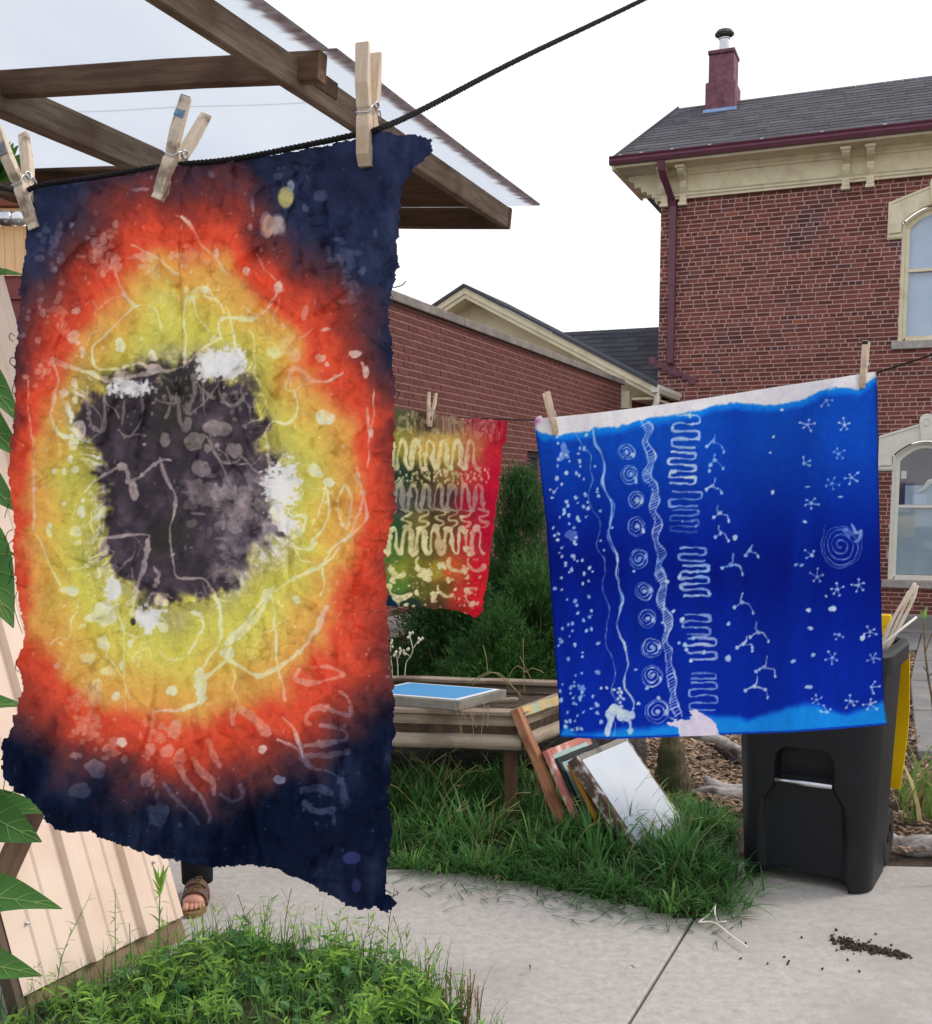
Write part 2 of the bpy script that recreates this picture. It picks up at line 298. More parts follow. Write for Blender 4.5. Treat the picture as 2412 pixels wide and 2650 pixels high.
# ------------------------------------------------------------------ ground
xs = np.concatenate([np.linspace(-60, -6, 12), np.linspace(-5, 9, 29), np.linspace(10, 60, 11)]); ys = np.concatenate([np.linspace(-15, 1, 6), np.linspace(1.5, 26, 50), np.linspace(28, 160, 16)])
gv = [(x, y, slope_z(y) - .045 + (.012 * math.sin(x * 3.1 + y * 1.7) if y > 5 else 0)) for y in ys for x in xs]; nx = len(xs)
gf = [(j * nx + i, j * nx + i + 1, (j + 1) * nx + i + 1, (j + 1) * nx + i) for j in range(len(ys) - 1) for i in range(nx - 1)]
g = bpy.data.objects.new('ground', mesh_np('ground', gv, gf, True)); g.data.materials.append(MATS['soil']); link(g); tag(g, kind='structure')
# concrete pavement: two cast slabs with an open joint running away from the camera
JA, JB = gnd(1625, 2650), gnd(1782, 2398); jd = unit((JB - JA)[:2]); jn = np.array([jd[1], -jd[0]])      # jn points right
pav = bpy.data.objects.new('pavement', None); col.objects.link(pav); tag(pav, kind='structure')
def slab(name, pts, z=0.0, th=.06, mat='concrete', parent=None, cuts=None):
    m = MB(); n = len(pts); top = [(p[0], p[1], z) for p in pts]; ins = [(p[0], p[1], z - th) for p in pts]
    m.add(top + ins, [tuple(range(n)), tuple(range(n, 2 * n))[::-1]] + [(i, (i + 1) % n, n + (i + 1) % n, n + i) for i in range(n)])
    return m.build(name, mat, parent, bevel=.006)
j0 = JA[:2] - jd * 2.6; j1 = JA[:2] + jd * 1.62
slab('slab', [j0 - jn * .005, j1 - jn * .005, j1 - jn * 1.3 + jd * .12, j1 - jn * 4.2 + jd * .5, j0 - jn * 4.2], parent=pav)
slab('slab', [j0 + jn * .005, j0 + jn * 4.5, j1 + jn * 4.5 + jd * .9, j1 + jn * 1.3 + jd * .45, j1 + jn * .2 + jd * .05, j1 + jn * .005], parent=pav)
# lawn: a low mound of earth over the slab's edge, under the grass
LAWN = [(1000, 2262), (1150, 2262), (1300, 2280), (1450, 2310), (1600, 2345), (1750, 2378), (1830, 2378), (1890, 2345), (1900, 2250), (1905, 2130), (1790, 2070), (1600, 2020), (1400, 1985), (1000, 1985)]
LW = [gnd(*p)[:2] for p in LAWN]; LW = LW[:-1] + [LW[-1] + V(-.2, 0)]; LW[0] = LW[0] + V(-.25, .05)
LW = LW + [V(-.75, 6.1), V(-.7, 4.72)]
def inpoly(x, y, P):
    c = False; n = len(P)
    for i in range(n):
        a, b = P[i], P[i - 1]
        if (a[1] > y) != (b[1] > y) and x < (b[0] - a[0]) * (y - a[1]) / (b[1] - a[1]) + a[0]: c = not c
    return c
def edist(x, y, P):
    d = 9
    for i in range(len(P)):
        a, b = np.asarray(P[i - 1][:2]), np.asarray(P[i][:2]); t = np.clip(((x - a[0]) * (b[0] - a[0]) + (y - a[1]) * (b[1] - a[1])) / ((b - a) @ (b - a) + 1e-9), 0, 1); q = a + t * (b - a); d = min(d, math.hypot(x - q[0], y - q[1]))
    return d
def mound(name, P, hmax, mat, step=.07, base=.006):
    P = [np.asarray(p) for p in P]; x0, y0 = np.min(P, 0); x1, y1 = np.max(P, 0); idx = {}; vs = []; fs = []
    nx_, ny_ = int((x1 - x0) / step) + 2, int((y1 - y0) / step) + 2
    def vid(i, j):
        if (i, j) not in idx:
            x, y = x0 + i * step, y0 + j * step; ins = inpoly(x, y, P); e = edist(x, y, P)
            h = base + hmax * min(1, e / .3) + .012 * mnoise.noise((x * 5, y * 5, 0)) * min(1, e / .15) if ins else -.03
            idx[(i, j)] = len(vs); vs.append((x, y, h))
        return idx[(i, j)]
    for i in range(nx_):
        for j in range(ny_):
            if inpoly(x0 + (i + .5) * step, y0 + (j + .5) * step, P): fs.append((vid(i, j), vid(i + 1, j), vid(i + 1, j + 1), vid(i, j + 1)))
    o = bpy.data.objects.new(name, mesh_np(name, vs, fs, True)); o.data.materials.append(MATS[mat]); link(o); return tag(o, kind='structure')
mound('lawn', LW, .03, 'lawn_soil')
# weed bed in the near corner
WEED = [gnd(*p)[:2] for p in [(-60, 2670), (80, 2615), (300, 2535), (430, 2475), (520, 2440), (640, 2420), (800, 2450), (960, 2475), (1080, 2520), (1180, 2580), (1260, 2660), (1330, 2760), (1330, 3000), (-60, 3000)]]
WEED = [V(-1.75, 3.2)] + WEED + [V(-1.75, 2.6)]
mound('weed_bed', WEED, .02, 'lawn_soil', .06)
# far walk of stone slabs running back to the old building, mulch beside it
walk = bpy.data.objects.new('walk', None); col.objects.link(walk); tag(walk, kind='structure')
def gpoly_slab(pts, dz=0.0):
    P = [gsl(*p) for p in pts]; m = MB(); n = len(P); m.add([p + V(0, 0, dz + .02) for p in P] + [p + V(0, 0, -.1) for p in P], [tuple(range(n))] + [(i, (i + 1) % n, n + (i + 1) % n, n + i) for i in range(n)])
    return m.build('slab', 'walk', walk, bevel=.01)
gpoly_slab([(2150, 1642), (2384, 1640), (2372, 1684), (2150, 1690)]); gpoly_slab([(2386, 1640), (2640, 1636), (2680, 1716), (2366, 1713)])
gpoly_slab([(2366, 1715), (2690, 1718), (2720, 1770), (2356, 1764)]); gpoly_slab([(2356, 1766), (2720, 1772), (2760, 1850), (2362, 1842)]); gpoly_slab([(2362, 1845), (2760, 1853), (2820, 1960), (2374, 1950)])
# wood chips on the beds, far too many to count
def chips(name, polys, n, smin, smax):
    m = MB()
    for P in polys:
        W = [gsl(*p) for p in P[0]]; k = int(n * P[1]); xs_ = [w[0] for w in W]; ys_ = [w[1] for w in W]; c = 0
        while c < k:
            x, y = random.uniform(min(xs_), max(xs_)), random.uniform(min(ys_), max(ys_))
            if not inpoly(x, y, W): continue
            a = random.uniform(0, 6.28); t = random.uniform(-.5, .5); L = random.uniform(smin, smax); ax = [V(math.cos(a) * math.cos(t), math.sin(a) * math.cos(t), math.sin(t)), V(-math.sin(a), math.cos(a), 0), V(-math.cos(a) * math.sin(t), -math.sin(a) * math.sin(t), math.cos(t))]
            m.box((x, y, slope_z(y) - .02 + random.uniform(0, .035)), (L, L * random.uniform(.25, .6), .005), ax); c += 1
    o = m.build(name, 'chip', recalc=False); return tag(o, 'pale brown wood chip mulch covering the beds behind the black bin', 'mulch', kind='stuff')
chips('wood_chips', [([(1500, 1905), (1960, 1895), (1960, 2100), (1760, 2085)], .62), ([(2290, 1665), (2370, 1690), (2350, 1790), (2420, 2010), (2500, 2200), (2290, 2200)], .38)], 5200, .015, .05)
# ------------------------------------------------------------------ buildings
dA = -unit(np.array([ray(-5900, YH)[0], ray(-5900, YH)[1], 0])); nA = V(dA[1], -dA[0], 0); nA = nA if nA[1] < 0 else -nA; Zu = V(0, 0, 1)
A0 = at(1697, YH, 19.15); A0[2] = 0
def FA(s, z, o=0.0): return A0 + s * dA + o * nA + V(0, 0, z)
def facA(x, y, o=0.0):
    d = ray(x, y); q = A0 + o * nA; t = ((q - _C) @ nA) / (d @ nA); p = _C + d * t; return (p - A0) @ dA, p[2]
dL = unit(np.array([ray(2356, YH)[0], ray(2356, YH)[1], 0])); nL = V(dL[1], -dL[0], 0)
L0 = at(1040, YH, 10.0); L0[2] = 0
def FL(s, z, o=0.0): return L0 + s * dL + o * nL + V(0, 0, z)
HIDE = [[(30, 480), (1120, 350), (1010, 1000), (1010, 2300), (30, 2000)], [(1390, 1090), (2268, 965), (2295, 1875), (1450, 1910)], [(1000, 1060), (1310, 1090), (1240, 1590), (1000, 1580)], [(1090, 1640), (1290, 1200), (1440, 1280), (1440, 1800), (1090, 1800)]]
def seen(x, y): return 0 < x < 2412 and 0 < y < 2650 and not any(inpoly(x, y, h) for h in HIDE)
_bm = {}
def brick_mesh(L, h, key, mat):
    k = (round(L, 2), key)
    if k not in _bm:
        a, b, c, d = L / 2, h / 2, .003, .005; m = MB(); m.add([(-a, -b, -.02), (a, -b, -.02), (a, b, -.02), (-a, b, -.02), (-a + c, -b + c, d), (a - c, -b + c, d), (a - c, b - c, d), (-a + c, b - c, d)], [(4, 5, 6, 7), (0, 1, 5, 4), (1, 2, 6, 5), (2, 3, 7, 6), (3, 0, 4, 7)])
        me = m.mesh('brick'); me.materials.append(MATS[mat]); _bm[k] = me
    return _bm[k]
def lay_bricks(wall, Fr, ds, dn, s0, s1, z0, z1, BL, BH, J, skip, mat, headers, odd=None, oddp=0.0, jit=.0012):
    B = []; z = z0; k = 0
    while z < z1:
        hd = headers and k % headers == headers - 1; bl = (BL - J) / 2 if hd else BL; s = s0 - (random.uniform(.3, .7) if not hd and headers else (.5 if k % 2 else 0)) * bl
        if headers: s = s0 - random.uniform(0, 1) * bl
        while s < s1:
            L = bl + (random.uniform(-.008, .008) if headers else 0); a, b = max(s, s0), min(s + L, s1)
            for (pa, pb) in skip(a, b, z, min(z + BH, z1)):
                if pb - pa > .025: B.append((pa, pb, z, min(z + BH, z1)))
            s += L + J
        z += BH + J; k += 1
    sc = []
    for i, (a, b, c, d) in enumerate(B):
        p = proj(Fr((a + b) / 2, (c + d) / 2)); q = proj(Fr(b, c)); r = proj(Fr(a, d)); ar = abs(q[0] - r[0]) * abs(q[1] - r[1]) if p[2] > .5 else 0
        sc.append(ar if seen(p[0], p[1]) else 0)
    order = np.argsort(-np.array(sc)); chosen = set(int(i) for i in order[:300] if sc[int(i)] > 0); rest = MB(); rest2 = MB()
    for i, (a, b, c, d) in enumerate(B):
        L = b - a; cs, cz = (a + b) / 2 + random.uniform(-jit, jit), (c + d) / 2 + random.uniform(-jit, jit) * .5; o = random.uniform(-.0015, .0015); mt = odd if (odd and random.random() < oddp * (1 + 4 * (cs < .8))) else mat
        if i in chosen:
            ob = bpy.data.objects.new('brick', brick_mesh(L, d - c, mt + '%.2f' % (d - c), mt)); link(ob, wall); P = Fr(cs, cz, o)
            ob.matrix_basis = Matrix([[ds[k], Zu[k], dn[k], P[k]] for k in range(3)] + [[0, 0, 0, 1]])
        else:
            h = (d - c) / 2; a2 = L / 2; cc = .003; r = rest if mt == mat else rest2
            r.add([Fr(cs + x, cz + y, o + w) for x, y, w in [(-a2, -h, -.02), (a2, -h, -.02), (a2, h, -.02), (-a2, h, -.02), (-a2 + cc, -h + cc, .005), (a2 - cc, -h + cc, .005), (a2 - cc, h - cc, .005), (-a2 + cc, h - cc, .005)]], [(4, 5, 6, 7), (0, 1, 5, 4), (1, 2, 6, 5), (2, 3, 7, 6), (3, 0, 4, 7)])
    if rest.v: tag(rest.build('brickwork', mat, wall, recalc=False), kind='stuff')
    if rest2.v: tag(rest2.build('brickwork', odd, wall, recalc=False), kind='stuff')
# ---- the old two-storey house
house = thing('brick_house', FA(0, -.7), 'old two storey dark red brick house with cream eaves and arched windows', 'house')
S1 = 9.0; WC = [4.27]; ZF = 6.42
def shell(m, Fr, s0, s1, z0, z1, o0, o1): m.hexa([Fr(s0, z0, o0), Fr(s1, z0, o0), Fr(s1, z0, o1), Fr(s0, z0, o1), Fr(s0, z1, o0), Fr(s1, z1, o0), Fr(s1, z1, o1), Fr(s0, z1, o1)]); return m
WIN = [(3.79, 4.75, .17, 2.2), (3.79, 4.75, 3.92, 5.78)]
wallm = MB()
for (a, b, c, d) in [(0, 3.79, -.4, 7.0), (4.75, S1, -.4, 7.0), (3.79, 4.75, -.4, .17), (3.79, 4.75, 2.42, 3.92), (3.79, 4.75, 6.0, 7.0)]: shell(wallm, FA, a, b, c, d, -.0005, -.34)
shell(wallm, FA, 0, .3, -.4, 7, -.34, -8)
wallA = wallm.build('wall', 'mortar_old', house)
def skipA(a, b, c, d):
    out = [(a, b)]
    for (p, q, r, t) in WIN:
        if d > r and c < t + .2:
            nw = []
            for (x, y) in out:
                if y <= p or x >= q: nw.append((x, y))
                else:
                    if x < p: nw.append((x, p))
                    if y > q: nw.append((q, y))
            out = nw
    return out
lay_bricks(wallA, FA, dA, nA, 0.0, S1, -.375, ZF + .02, .206, .0575, .011, skipA, 'brick_old', 7, 'brick_orange', .014)
shell(MB(), FA, -.04, S1, -.9, -.385, .05, -.4).build('foundation', 'found_stone', house, bevel=.02)
shell(MB(), FA, -.04, S1, -.9, -.6, .32, .052).build('plinth', 'found_stone', house, bevel=.02)
# frieze, mouldings, soffit
shell(MB(), FA, -.05, S1, ZF, 6.86, .055, -.02).build('frieze', 'cream', house)
fm = MB(); prof = [(0, 0), (.035, 0), (.035, .03), (.06, .05), (.06, .075), (.085, .1), (0, .1)]
fm.prism(prof, FA(-.06, ZF - .03, .056), nA, Zu, dA * (S1 + .06)); fm.build('moulding', 'cream', house)
fm = MB(); fm.prism([(0, 0), (.05, 0), (.05, .03), (.09, .06), (.09, .1), (0, .1)], FA(-.06, 6.77, .056), nA, Zu, dA * (S1 + .06)); fm.build('moulding', 'cream', house)
shell(MB(), FA, -.66, S1, 6.862, 6.91, .56, -1.5).build('soffit', 'cream', house)
shell(MB(), FA, -.7, -.655, 6.83, 7.0, .6, -1.5).build('fascia', 'cream', house)
# brackets in pairs: S-scroll profile extruded
BP = [(0, 0), (.0, -.5), (.03, -.52), (.075, -.52), (.085, -.44), (.06, -.42), (.06, -.4), (.1, -.36), (.135, -.3), (.12, -.25), (.09, -.23), (.09, -.2), (.17, -.17), (.28, -.13), (.34, -.09), (.36, -.05), (.36, 0)]
for s in (.02, .33, 2.88, 3.24, 5.3, 5.66):
    m = MB(); m.prism(BP, FA(s, 6.86, .057), nA, Zu, dA * .115); br = m.build('bracket', 'cream', house, bevel=.008)
    m = MB(); m.box(FA(s + .0575, 6.825, .24), (.155, .42, .045), [dA, nA, Zu]); m.build('abacus', 'cream', br)
    m = MB(); m.box(FA(s + .0575, 6.30, .115), (.135, .12, .05), [dA, nA, Zu]); m.build('foot', 'cream', br)
# carved end bracket pointing along the gable side
m = MB(); m.prism([(0, 0), (0, -.5), (.05, -.46), (.05, -.38), (.1, -.4), (.12, -.32), (.18, -.34), (.2, -.27), (.28, -.29), (.3, -.2), (.4, -.2), (.42, -.1), (.5, -.08), (.52, 0)], FA(-.055, 6.86, .0), -dA, Zu, nA * -.12)
m.build('carved_bracket', 'cream', house, bevel=.01)
# gutter and downpipe
ZG0 = facA(1580, 425, .6)[1]; gs0 = facA(1580, 425, .6)[0]
gp = [(0, 0), (.1, 0), (.125, .05), (.105, .085), (.13, .115), (.13, .125), (.11, .125), (.095, .1), (.085, .02), (0, .02)]
m = MB(); m.prism(gp, FA(gs0, 6.90, .56), nA, Zu, dA * (S1 - gs0)); gut = m.build('gutter', 'purple', house)
m = MB(); m.box(FA(gs0 - .003, 6.962, .62), (.006, .13, .13), [dA, nA, Zu]); m.build('end_cap', 'purple', gut)
for i, s in enumerate((-.55, -.2, .3, .9, 1.7, 2.6, 3.5)):
    m = MB(); m.box(FA(s, 7.037, .635), (.05, .03, .02), [dA, nA, Zu]); m.build('clip', 'galv', gut)
def pipe(name, pts, w, d, mat, parent, Fr, bevel=.012):
    m = MB(); n = len(pts); vs = []
    for (s, z, o) in pts: vs += [Fr(s - w / 2, z, o - d / 2), Fr(s + w / 2, z, o - d / 2), Fr(s + w / 2, z, o + d / 2), Fr(s - w / 2, z, o + d / 2)]
    m.add(vs, [(i * 4 + k, i * 4 + (k + 1) % 4, i * 4 + 4 + (k + 1) % 4, i * 4 + 4 + k) for i in range(n - 1) for k in range(4)] + [(0, 1, 2, 3), tuple(4 * n - 4 + k for k in range(4))])
    return m.build(name, mat, parent, bevel=bevel)
sdp = facA(1741, 620, .07)[0]
pipe('downpipe', [(sdp - .11, 6.9, .6), (sdp - .10, 6.74, .55), (sdp - .01, 6.36, .12), (sdp, 6.28, .075), (sdp, 3.72, .075)], .115, .085, 'purple', house, FA)
# stepped flashing where the wing roof meets the wall
for i in range(7):
    m = MB(); m.box(FA(-.1 + i * .115, 3.78 - i * .058, .03), (.125, .02, .1 + .05 * random.random()), [dA, nA, Zu]); m.build('flashing', 'purple_brick', house, bevel=.01)
# roof: steep front slope clipped by a hip on the near side, shingle by shingle
RZ0, RO0, RZ1, RO1 = 7.0, .6, 8.36, -1.5; rs0, rs1 = gs0 + .02, facA(1755, 284, RO1)[0]
roofm = MB(); roofm.add([FA(rs0, RZ0 - .03, RO0), FA(S1, RZ0 - .03, RO0), FA(S1, RZ1 - .03, RO1), FA(rs1, RZ1 - .03, RO1), FA(rs0, RZ0 - .03, -6), FA(rs1 + 2, RZ1 - .03, -6), FA(S1, RZ1 - .03, -6)], [(0, 1, 2, 3), (4, 0, 3, 5), (3, 2, 6, 5)])
roofA = roofm.build('roof', 'shingle', house)
def shingles(roof, Fr, n, left, right, a, b, wmin, wmax, mat, th=.012, ds=None):
    m = MB(); (o0, z0), (o1, z1) = a, b
    up = np.array([0.0, 0, 0])
    for r in range(n):
        k0, k1 = r / n, min(1.0, (r + 1.25) / n); L0_, R0_ = left(k0), right(k0); s = L0_ - random.uniform(0, wmax)
        while s < R0_:
            w = random.uniform(wmin, wmax); p, q = max(s, L0_), min(s + w, R0_); d = random.choice((0, 0, -.012, .0)); kk = k0 + d / 2.5
            if q - p > .03:
                l1 = max(p, left(k1)); h = th * random.uniform(.8, 1.3)
                oo0, zz0, oo1, zz1 = o0 + (o1 - o0) * kk, z0 + (z1 - z0) * kk, o0 + (o1 - o0) * k1, z0 + (z1 - z0) * k1; l1 = min(l1, q - .01)
                m.add([Fr(p, zz0, oo0), Fr(q - .004, zz0, oo0), Fr(q - .004, zz0 + h, oo0 + .004), Fr(p, zz0 + h, oo0 + .004), Fr(l1, zz1 + .002, oo1), Fr(q - .004, zz1 + .002, oo1)], [(0, 1, 2, 3), (3, 2, 5, 4), (0, 3, 4), (1, 5, 2)])
            s += w
    return tag(m.build('shingles', mat, roof, recalc=False), kind='stuff')
shingles(roofA, FA, 17, lambda k: rs0 + (rs1 - rs0) * k, lambda k: S1, (RO0, RZ0), (RO1, RZ1), .16, .42, 'shingle')
m = MB(); m.tube([FA(rs0, RZ0 + .015, RO0), FA(rs1, RZ1 + .015, RO1)], .02, 6); m.build('hip_cap', 'shingle', roofA)
# chimney
cs0, cs1 = facA(1826, 270, RO1 + .35)[0], facA(1904, 262, RO1 + .35)[0]; cc = (cs0 + cs1) / 2; co = RO1 + .12
zc = lambda y: facA(1868, y, RO1 + .3)[1]
chim = MB()
for (w, d, z0, z1) in [(cs1 - cs0, .6, zc(272) - .45, zc(215)), ((cs1 - cs0) * .84, .5, zc(215), zc(142)), ((cs1 - cs0) * .9, .56, zc(142), zc(131))]: shell(chim, FA, cc - w / 2, cc + w / 2, z0, z1, co + d / 2, co - d / 2)
ch = chim.build('chimney', 'purple_brick', roofA, bevel=.02)
m = MB(); wq = (cs1 - cs0) + .05; zr_ = RZ0 + (RZ1 - RZ0) * (RO0 - (co + .3)) / (RO0 - RO1); shell(m, FA, cc - wq / 2, cc + wq / 2, zr_ - .02, zr_ + .045, co + .32, co - .3); m.build('flashing', 'flash_blue', roofA)
m = MB(); m.lathe([(.0, zc(132)), (.085, zc(132)), (.085, zc(93)), (.1, zc(92)), (.1, zc(90)), (.0, zc(90))], A0 + cc * dA + co * nA, 18); m.build('flue', 'galv', roofA, smooth=False)
m = MB(); m.lathe([(.0, zc(78)), (.16, zc(82)), (.17, zc(79)), (.13, zc(70)), (.05, zc(67)), (0, zc(66))], A0 + cc * dA + co * nA, 12)
for k in range(4): a = k * math.pi / 2 + .4; p = A0 + cc * dA + co * nA + V(.075 * math.cos(a), .075 * math.sin(a), 0); m.tube([p + V(0, 0, zc(93)), p * V(1, 1, 0) + V(.04 * math.cos(a), .04 * math.sin(a), zc(79))], .008, 5)
m.build('flue_cap', 'galv_dark', roofA)
# windows with arched stone hoods
def window(parent, sc, z0, zs, half, rise, hoodz, blindz, room):
    arc = lambda h, r, n=14: [(h * (-1 + 2 * i / n), zs + r * (1 - (-1 + 2 * i / n) ** 2)) for i in range(n + 1)]
    w = MB(); fr_o, fr_i = half, half - .055
    A = [(-fr_o, z0)] + arc(fr_o, rise) + [(fr_o, z0)]; B = [(-fr_i, z0 + .0)] + arc(fr_i, rise - .04) + [(fr_i, z0)]
    def ring(A, B, o0, o1, mat, name, par, z=None):
        m = MB(); n = len(A); P = [FA(sc + a[0], a[1], o0) for a in A] + [FA(sc + b[0], b[1], o0) for b in B] + [FA(sc + a[0], a[1], o1) for a in A] + [FA(sc + b[0], b[1], o1) for b in B]
        fs = []
        for i in range(n - 1): fs += [(i, i + 1, n + i + 1, n + i), (2 * n + i, 3 * n + i, 3 * n + i + 1, 2 * n + i + 1), (i, 2 * n + i, 2 * n + i + 1, i + 1), (n + i, n + i + 1, 3 * n + i + 1, 3 * n + i)]
        fs += [(0, n, 3 * n, 2 * n), (n - 1, 3 * n - 1, 4 * n - 1, 2 * n - 1)]
        m.add(P, fs); return m.build(name, mat, par)
    win = ring(A, B, -.02, -.12, 'white_trim' if room else 'cream', 'window', parent); mt = 'white_trim' if room else 'cream'
    f2 = fr_i - .002; C = [(-f2, z0 + .001)] + arc(f2, rise - .042) + [(f2, z0 + .001)]; D = [(-f2 + .06, z0 + .07)] + [(x * (f2 - .06) / f2, z - .06) for x, z in arc(f2, rise - .042)] + [(f2 - .06, z0 + .07)]
    ring(C, D, -.06, -.1, mt, 'sash', win); zm = z0 + (zs + rise - z0) * .535
    m = MB(); m.box(FA(sc, z0 + .038, -.08), (2 * f2 - .1, .04, .075), [dA, nA, Zu]); m.build('bottom_rail', mt, win)
    m = MB(); m.box(FA(sc, zm, -.075), (2 * f2 - .11, .05, .045), [dA, nA, Zu]); m.build('meeting_rail', mt, win)
    g = f2 - .058
    m = MB(); m.add([FA(sc - g, z0 + .075, -.085), FA(sc + g, z0 + .075, -.085), FA(sc + g, zm - .02, -.085), FA(sc - g, zm - .02, -.085)], [(0, 1, 2, 3)]); m.build('pane', 'window_glass', win)
    top = [(x * g / f2, z - .055) for x, z in arc(f2, rise - .042)]
    m = MB(); P = [FA(sc - g, zm + .02, -.078), FA(sc + g, zm + .02, -.078)] + [FA(sc + x, z, -.078) for x, z in top[::-1]]; m.add(P, [tuple(range(len(P)))]); m.build('pane', 'window_glass', win)
    # room behind: dark box and a blind
    m = MB(); shell(m, FA, sc - half, sc + half, z0, zs + rise, -.9, -1.0); m.build('room', 'room_dark', win)
    m = MB(); shell(m, FA, sc - g, sc + g, z0 + .08, zm - .03, -.13, -.135); m.build('blind', 'blind2' if room else 'blind', win)
    if room:
        m = MB(); shell(m, FA, sc - g + .09, sc + g, zm, zm + .33, -.2, -.21); m.build('cupboard', 'blind2', win)
        for k in range(2):
            m = MB(); shell(m, FA, sc - g + .2 + k * .3, sc - g + .42 + k * .3, zm + .03, zm + .2, -.195, -.199); m.build('cupboard_door', 'blind', win)
        m = MB(); shell(m, FA, sc - g + .02, sc - g + .1, zm + .44, zm + .56, -.2, -.21); m.build('curtain', 'white_trim', win)
        m = MB(); m.tube([FA(sc - .1, zm + .22, -.17), FA(sc, zm + .28, -.17), FA(sc + .08, zm + .38, -.17), FA(sc + .2, zm + .44, -.17)], [.008, .03, .05, .02], 7); m.build('paper_ornament', 'white_trim', win)
    else:
        m = MB(); P = [FA(sc - g, zm + .0, -.13), FA(sc + g, zm, -.13)] + [FA(sc + x, z, -.13) for x, z in top[::-1]]; m.add(P, [tuple(range(len(P)))]); m.build('blind', 'blind', win)
    # hood
    hw = .69; zb, zt, za = hoodz; n = 18; xs_ = [-hw + 2 * hw * i / n for i in range(n + 1)]
    outer = [(-hw, zb)] + [(x, zt + (za - zt) * (1 - abs(x) / hw)) for x in xs_] + [(hw, zb)]
    inner = [(-half - .01, zb)] + [(x * (half + .01) / hw, zs + rise * (1 - (x / hw) ** 2) + .015) for x in xs_] + [(half + .01, zb)]
    hood = ring(outer, inner, .075, -.01, mt, 'hood', parent)
    o2 = [(x * .93, z - .05 if i not in (0, n + 2) else z + .1) for i, (x, z) in enumerate(outer)]; i2 = [(x * 1.09, z + .05 if i not in (0, n + 2) else z + .1) for i, (x, z) in enumerate(inner)]
    ring(outer, [(x * .955, z - .032) for x, z in outer], .09, .074, mt, 'moulding', hood)
    for sg in (-1, 1):
        m = MB(); m.prism([(0, 0), (.04, .0), (.06, .03), (.06, .06), (.03, .075), (.03, .09), (.05, .1), (0, .1)], FA(sc + sg * (hw + half + .0) / 2 - (hw - half) / 2 - .004, zb - .09, .0), nA, Zu, dA * (hw - half + .008)); m.build('label_stop', mt, hood)
    m = MB(); m.prism([(-.075, 0), (.075, 0), (.11, .3), (.1, .36), (.06, .4), (0, .415), (-.06, .4), (-.1, .36), (-.11, .3)], FA(sc, zs + rise + .01, .03), dA, Zu, nA * .09); ks = m.build('keystone', mt, hood, bevel=.008)
    m = MB(); m.lathe([(.06, 0), (.06, .012), (.045, .012), (.045, 0)], FA(sc, zs + rise + .3, .118), 20, axis=nA, ux=dA); m.build('boss', mt, ks)
    m = MB(); shell(m, FA, sc - .57, sc + .57, z0 - .125, z0 - .001, .06, -.1); m.build('sill', 'sill_stone', parent, bevel=.008)
window(house, 4.27, .17, 2.12, .48, .24, (1.99, 2.454, 2.66), 1, True)
window(house, 4.27, 3.92, 5.70, .48, .24, (5.57, 6.03, 6.26), 1, False)
# ---- the low brick annex along the left
annex = thing('brick_annex', FL(4, -.2), 'low reddish brick annex with grey stone coping receding behind the small cloth', 'building')
LZ = 3.225; LS1 = 8.06; WLx = (3.5, 4.9, .52, 2.07)
wm = MB()
for (a, b, c, d) in [(-3.0, WLx[0], -.8, LZ), (WLx[1], LS1, -.8, LZ), (WLx[0], WLx[1], -.8, WLx[2]), (WLx[0], WLx[1], WLx[3], LZ)]: shell(wm, FL, a, b, c, d, -.0005, -.3)
shell(wm, FL, LS1 - .3, LS1 - .001, -.8, LZ, -.3, -4)
wallL = wm.build('wall', 'mortar_new', annex)
def skipL(a, b, c, d):
    p, q, r, t = WLx
    if d > r and c < t:
        out = []
        if a < p: out.append((a, min(b, p)))
        if b > q: out.append((max(a, q), b))
        return out
    return [(a, b)]
lay_bricks(wallL, FL, dL, nL, -3.0, LS1, -.72, LZ - .002, .2, .057, .0098, skipL, 'brick_new', 0)
for a, b in [(-3.05, -1.2), (-1.196, 1.4), (1.404, 4.2), (4.204, 6.9), (6.904, LS1 + .06)]:
    shell(MB(), FL, a, b, LZ, LZ + .085, .05, -.36).build('coping', 'cap_stone', annex, bevel=.01)
m = MB(); p, q, r, t = WLx
for (a, b, c, d) in [(p, p + .06, r, t), (q - .06, q, r, t), (p + .06, q - .06, t - .07, t), (p + .06, q - .06, r, r + .06), (p + .66, p + .72, r + .06, t - .07)]: shell(m, FL, a, b, c, d, -.08, -.16)
wl = m.build('window', 'brown_metal', annex)
for a, b in [(p + .06, p + .66), (p + .72, q - .06)]:
    m = MB(); m.add([FL(a, r + .06, -.13), FL(b, r + .06, -.13), FL(b, t - .07, -.13), FL(a, t - .07, -.13)], [(0, 1, 2, 3)]); m.build('pane', 'window_glass', wl)
for k in range(34):
    m = MB(); z = r + .08 + k * .043; m.add([FL(p + .06, z, -.2), FL(q - .06, z, -.2), FL(q - .06, z + .03, -.225), FL(p + .06, z + .03, -.225)], [(0, 1, 2, 3)]); m.build('blind_slat', 'found_stone', wl)
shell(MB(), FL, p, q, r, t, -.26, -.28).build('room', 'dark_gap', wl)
shell(MB(), FL, p - .1, q + .1, r - .1, r - .001, .07, -.08).build('sill', 'cap_stone', annex, bevel=.01)
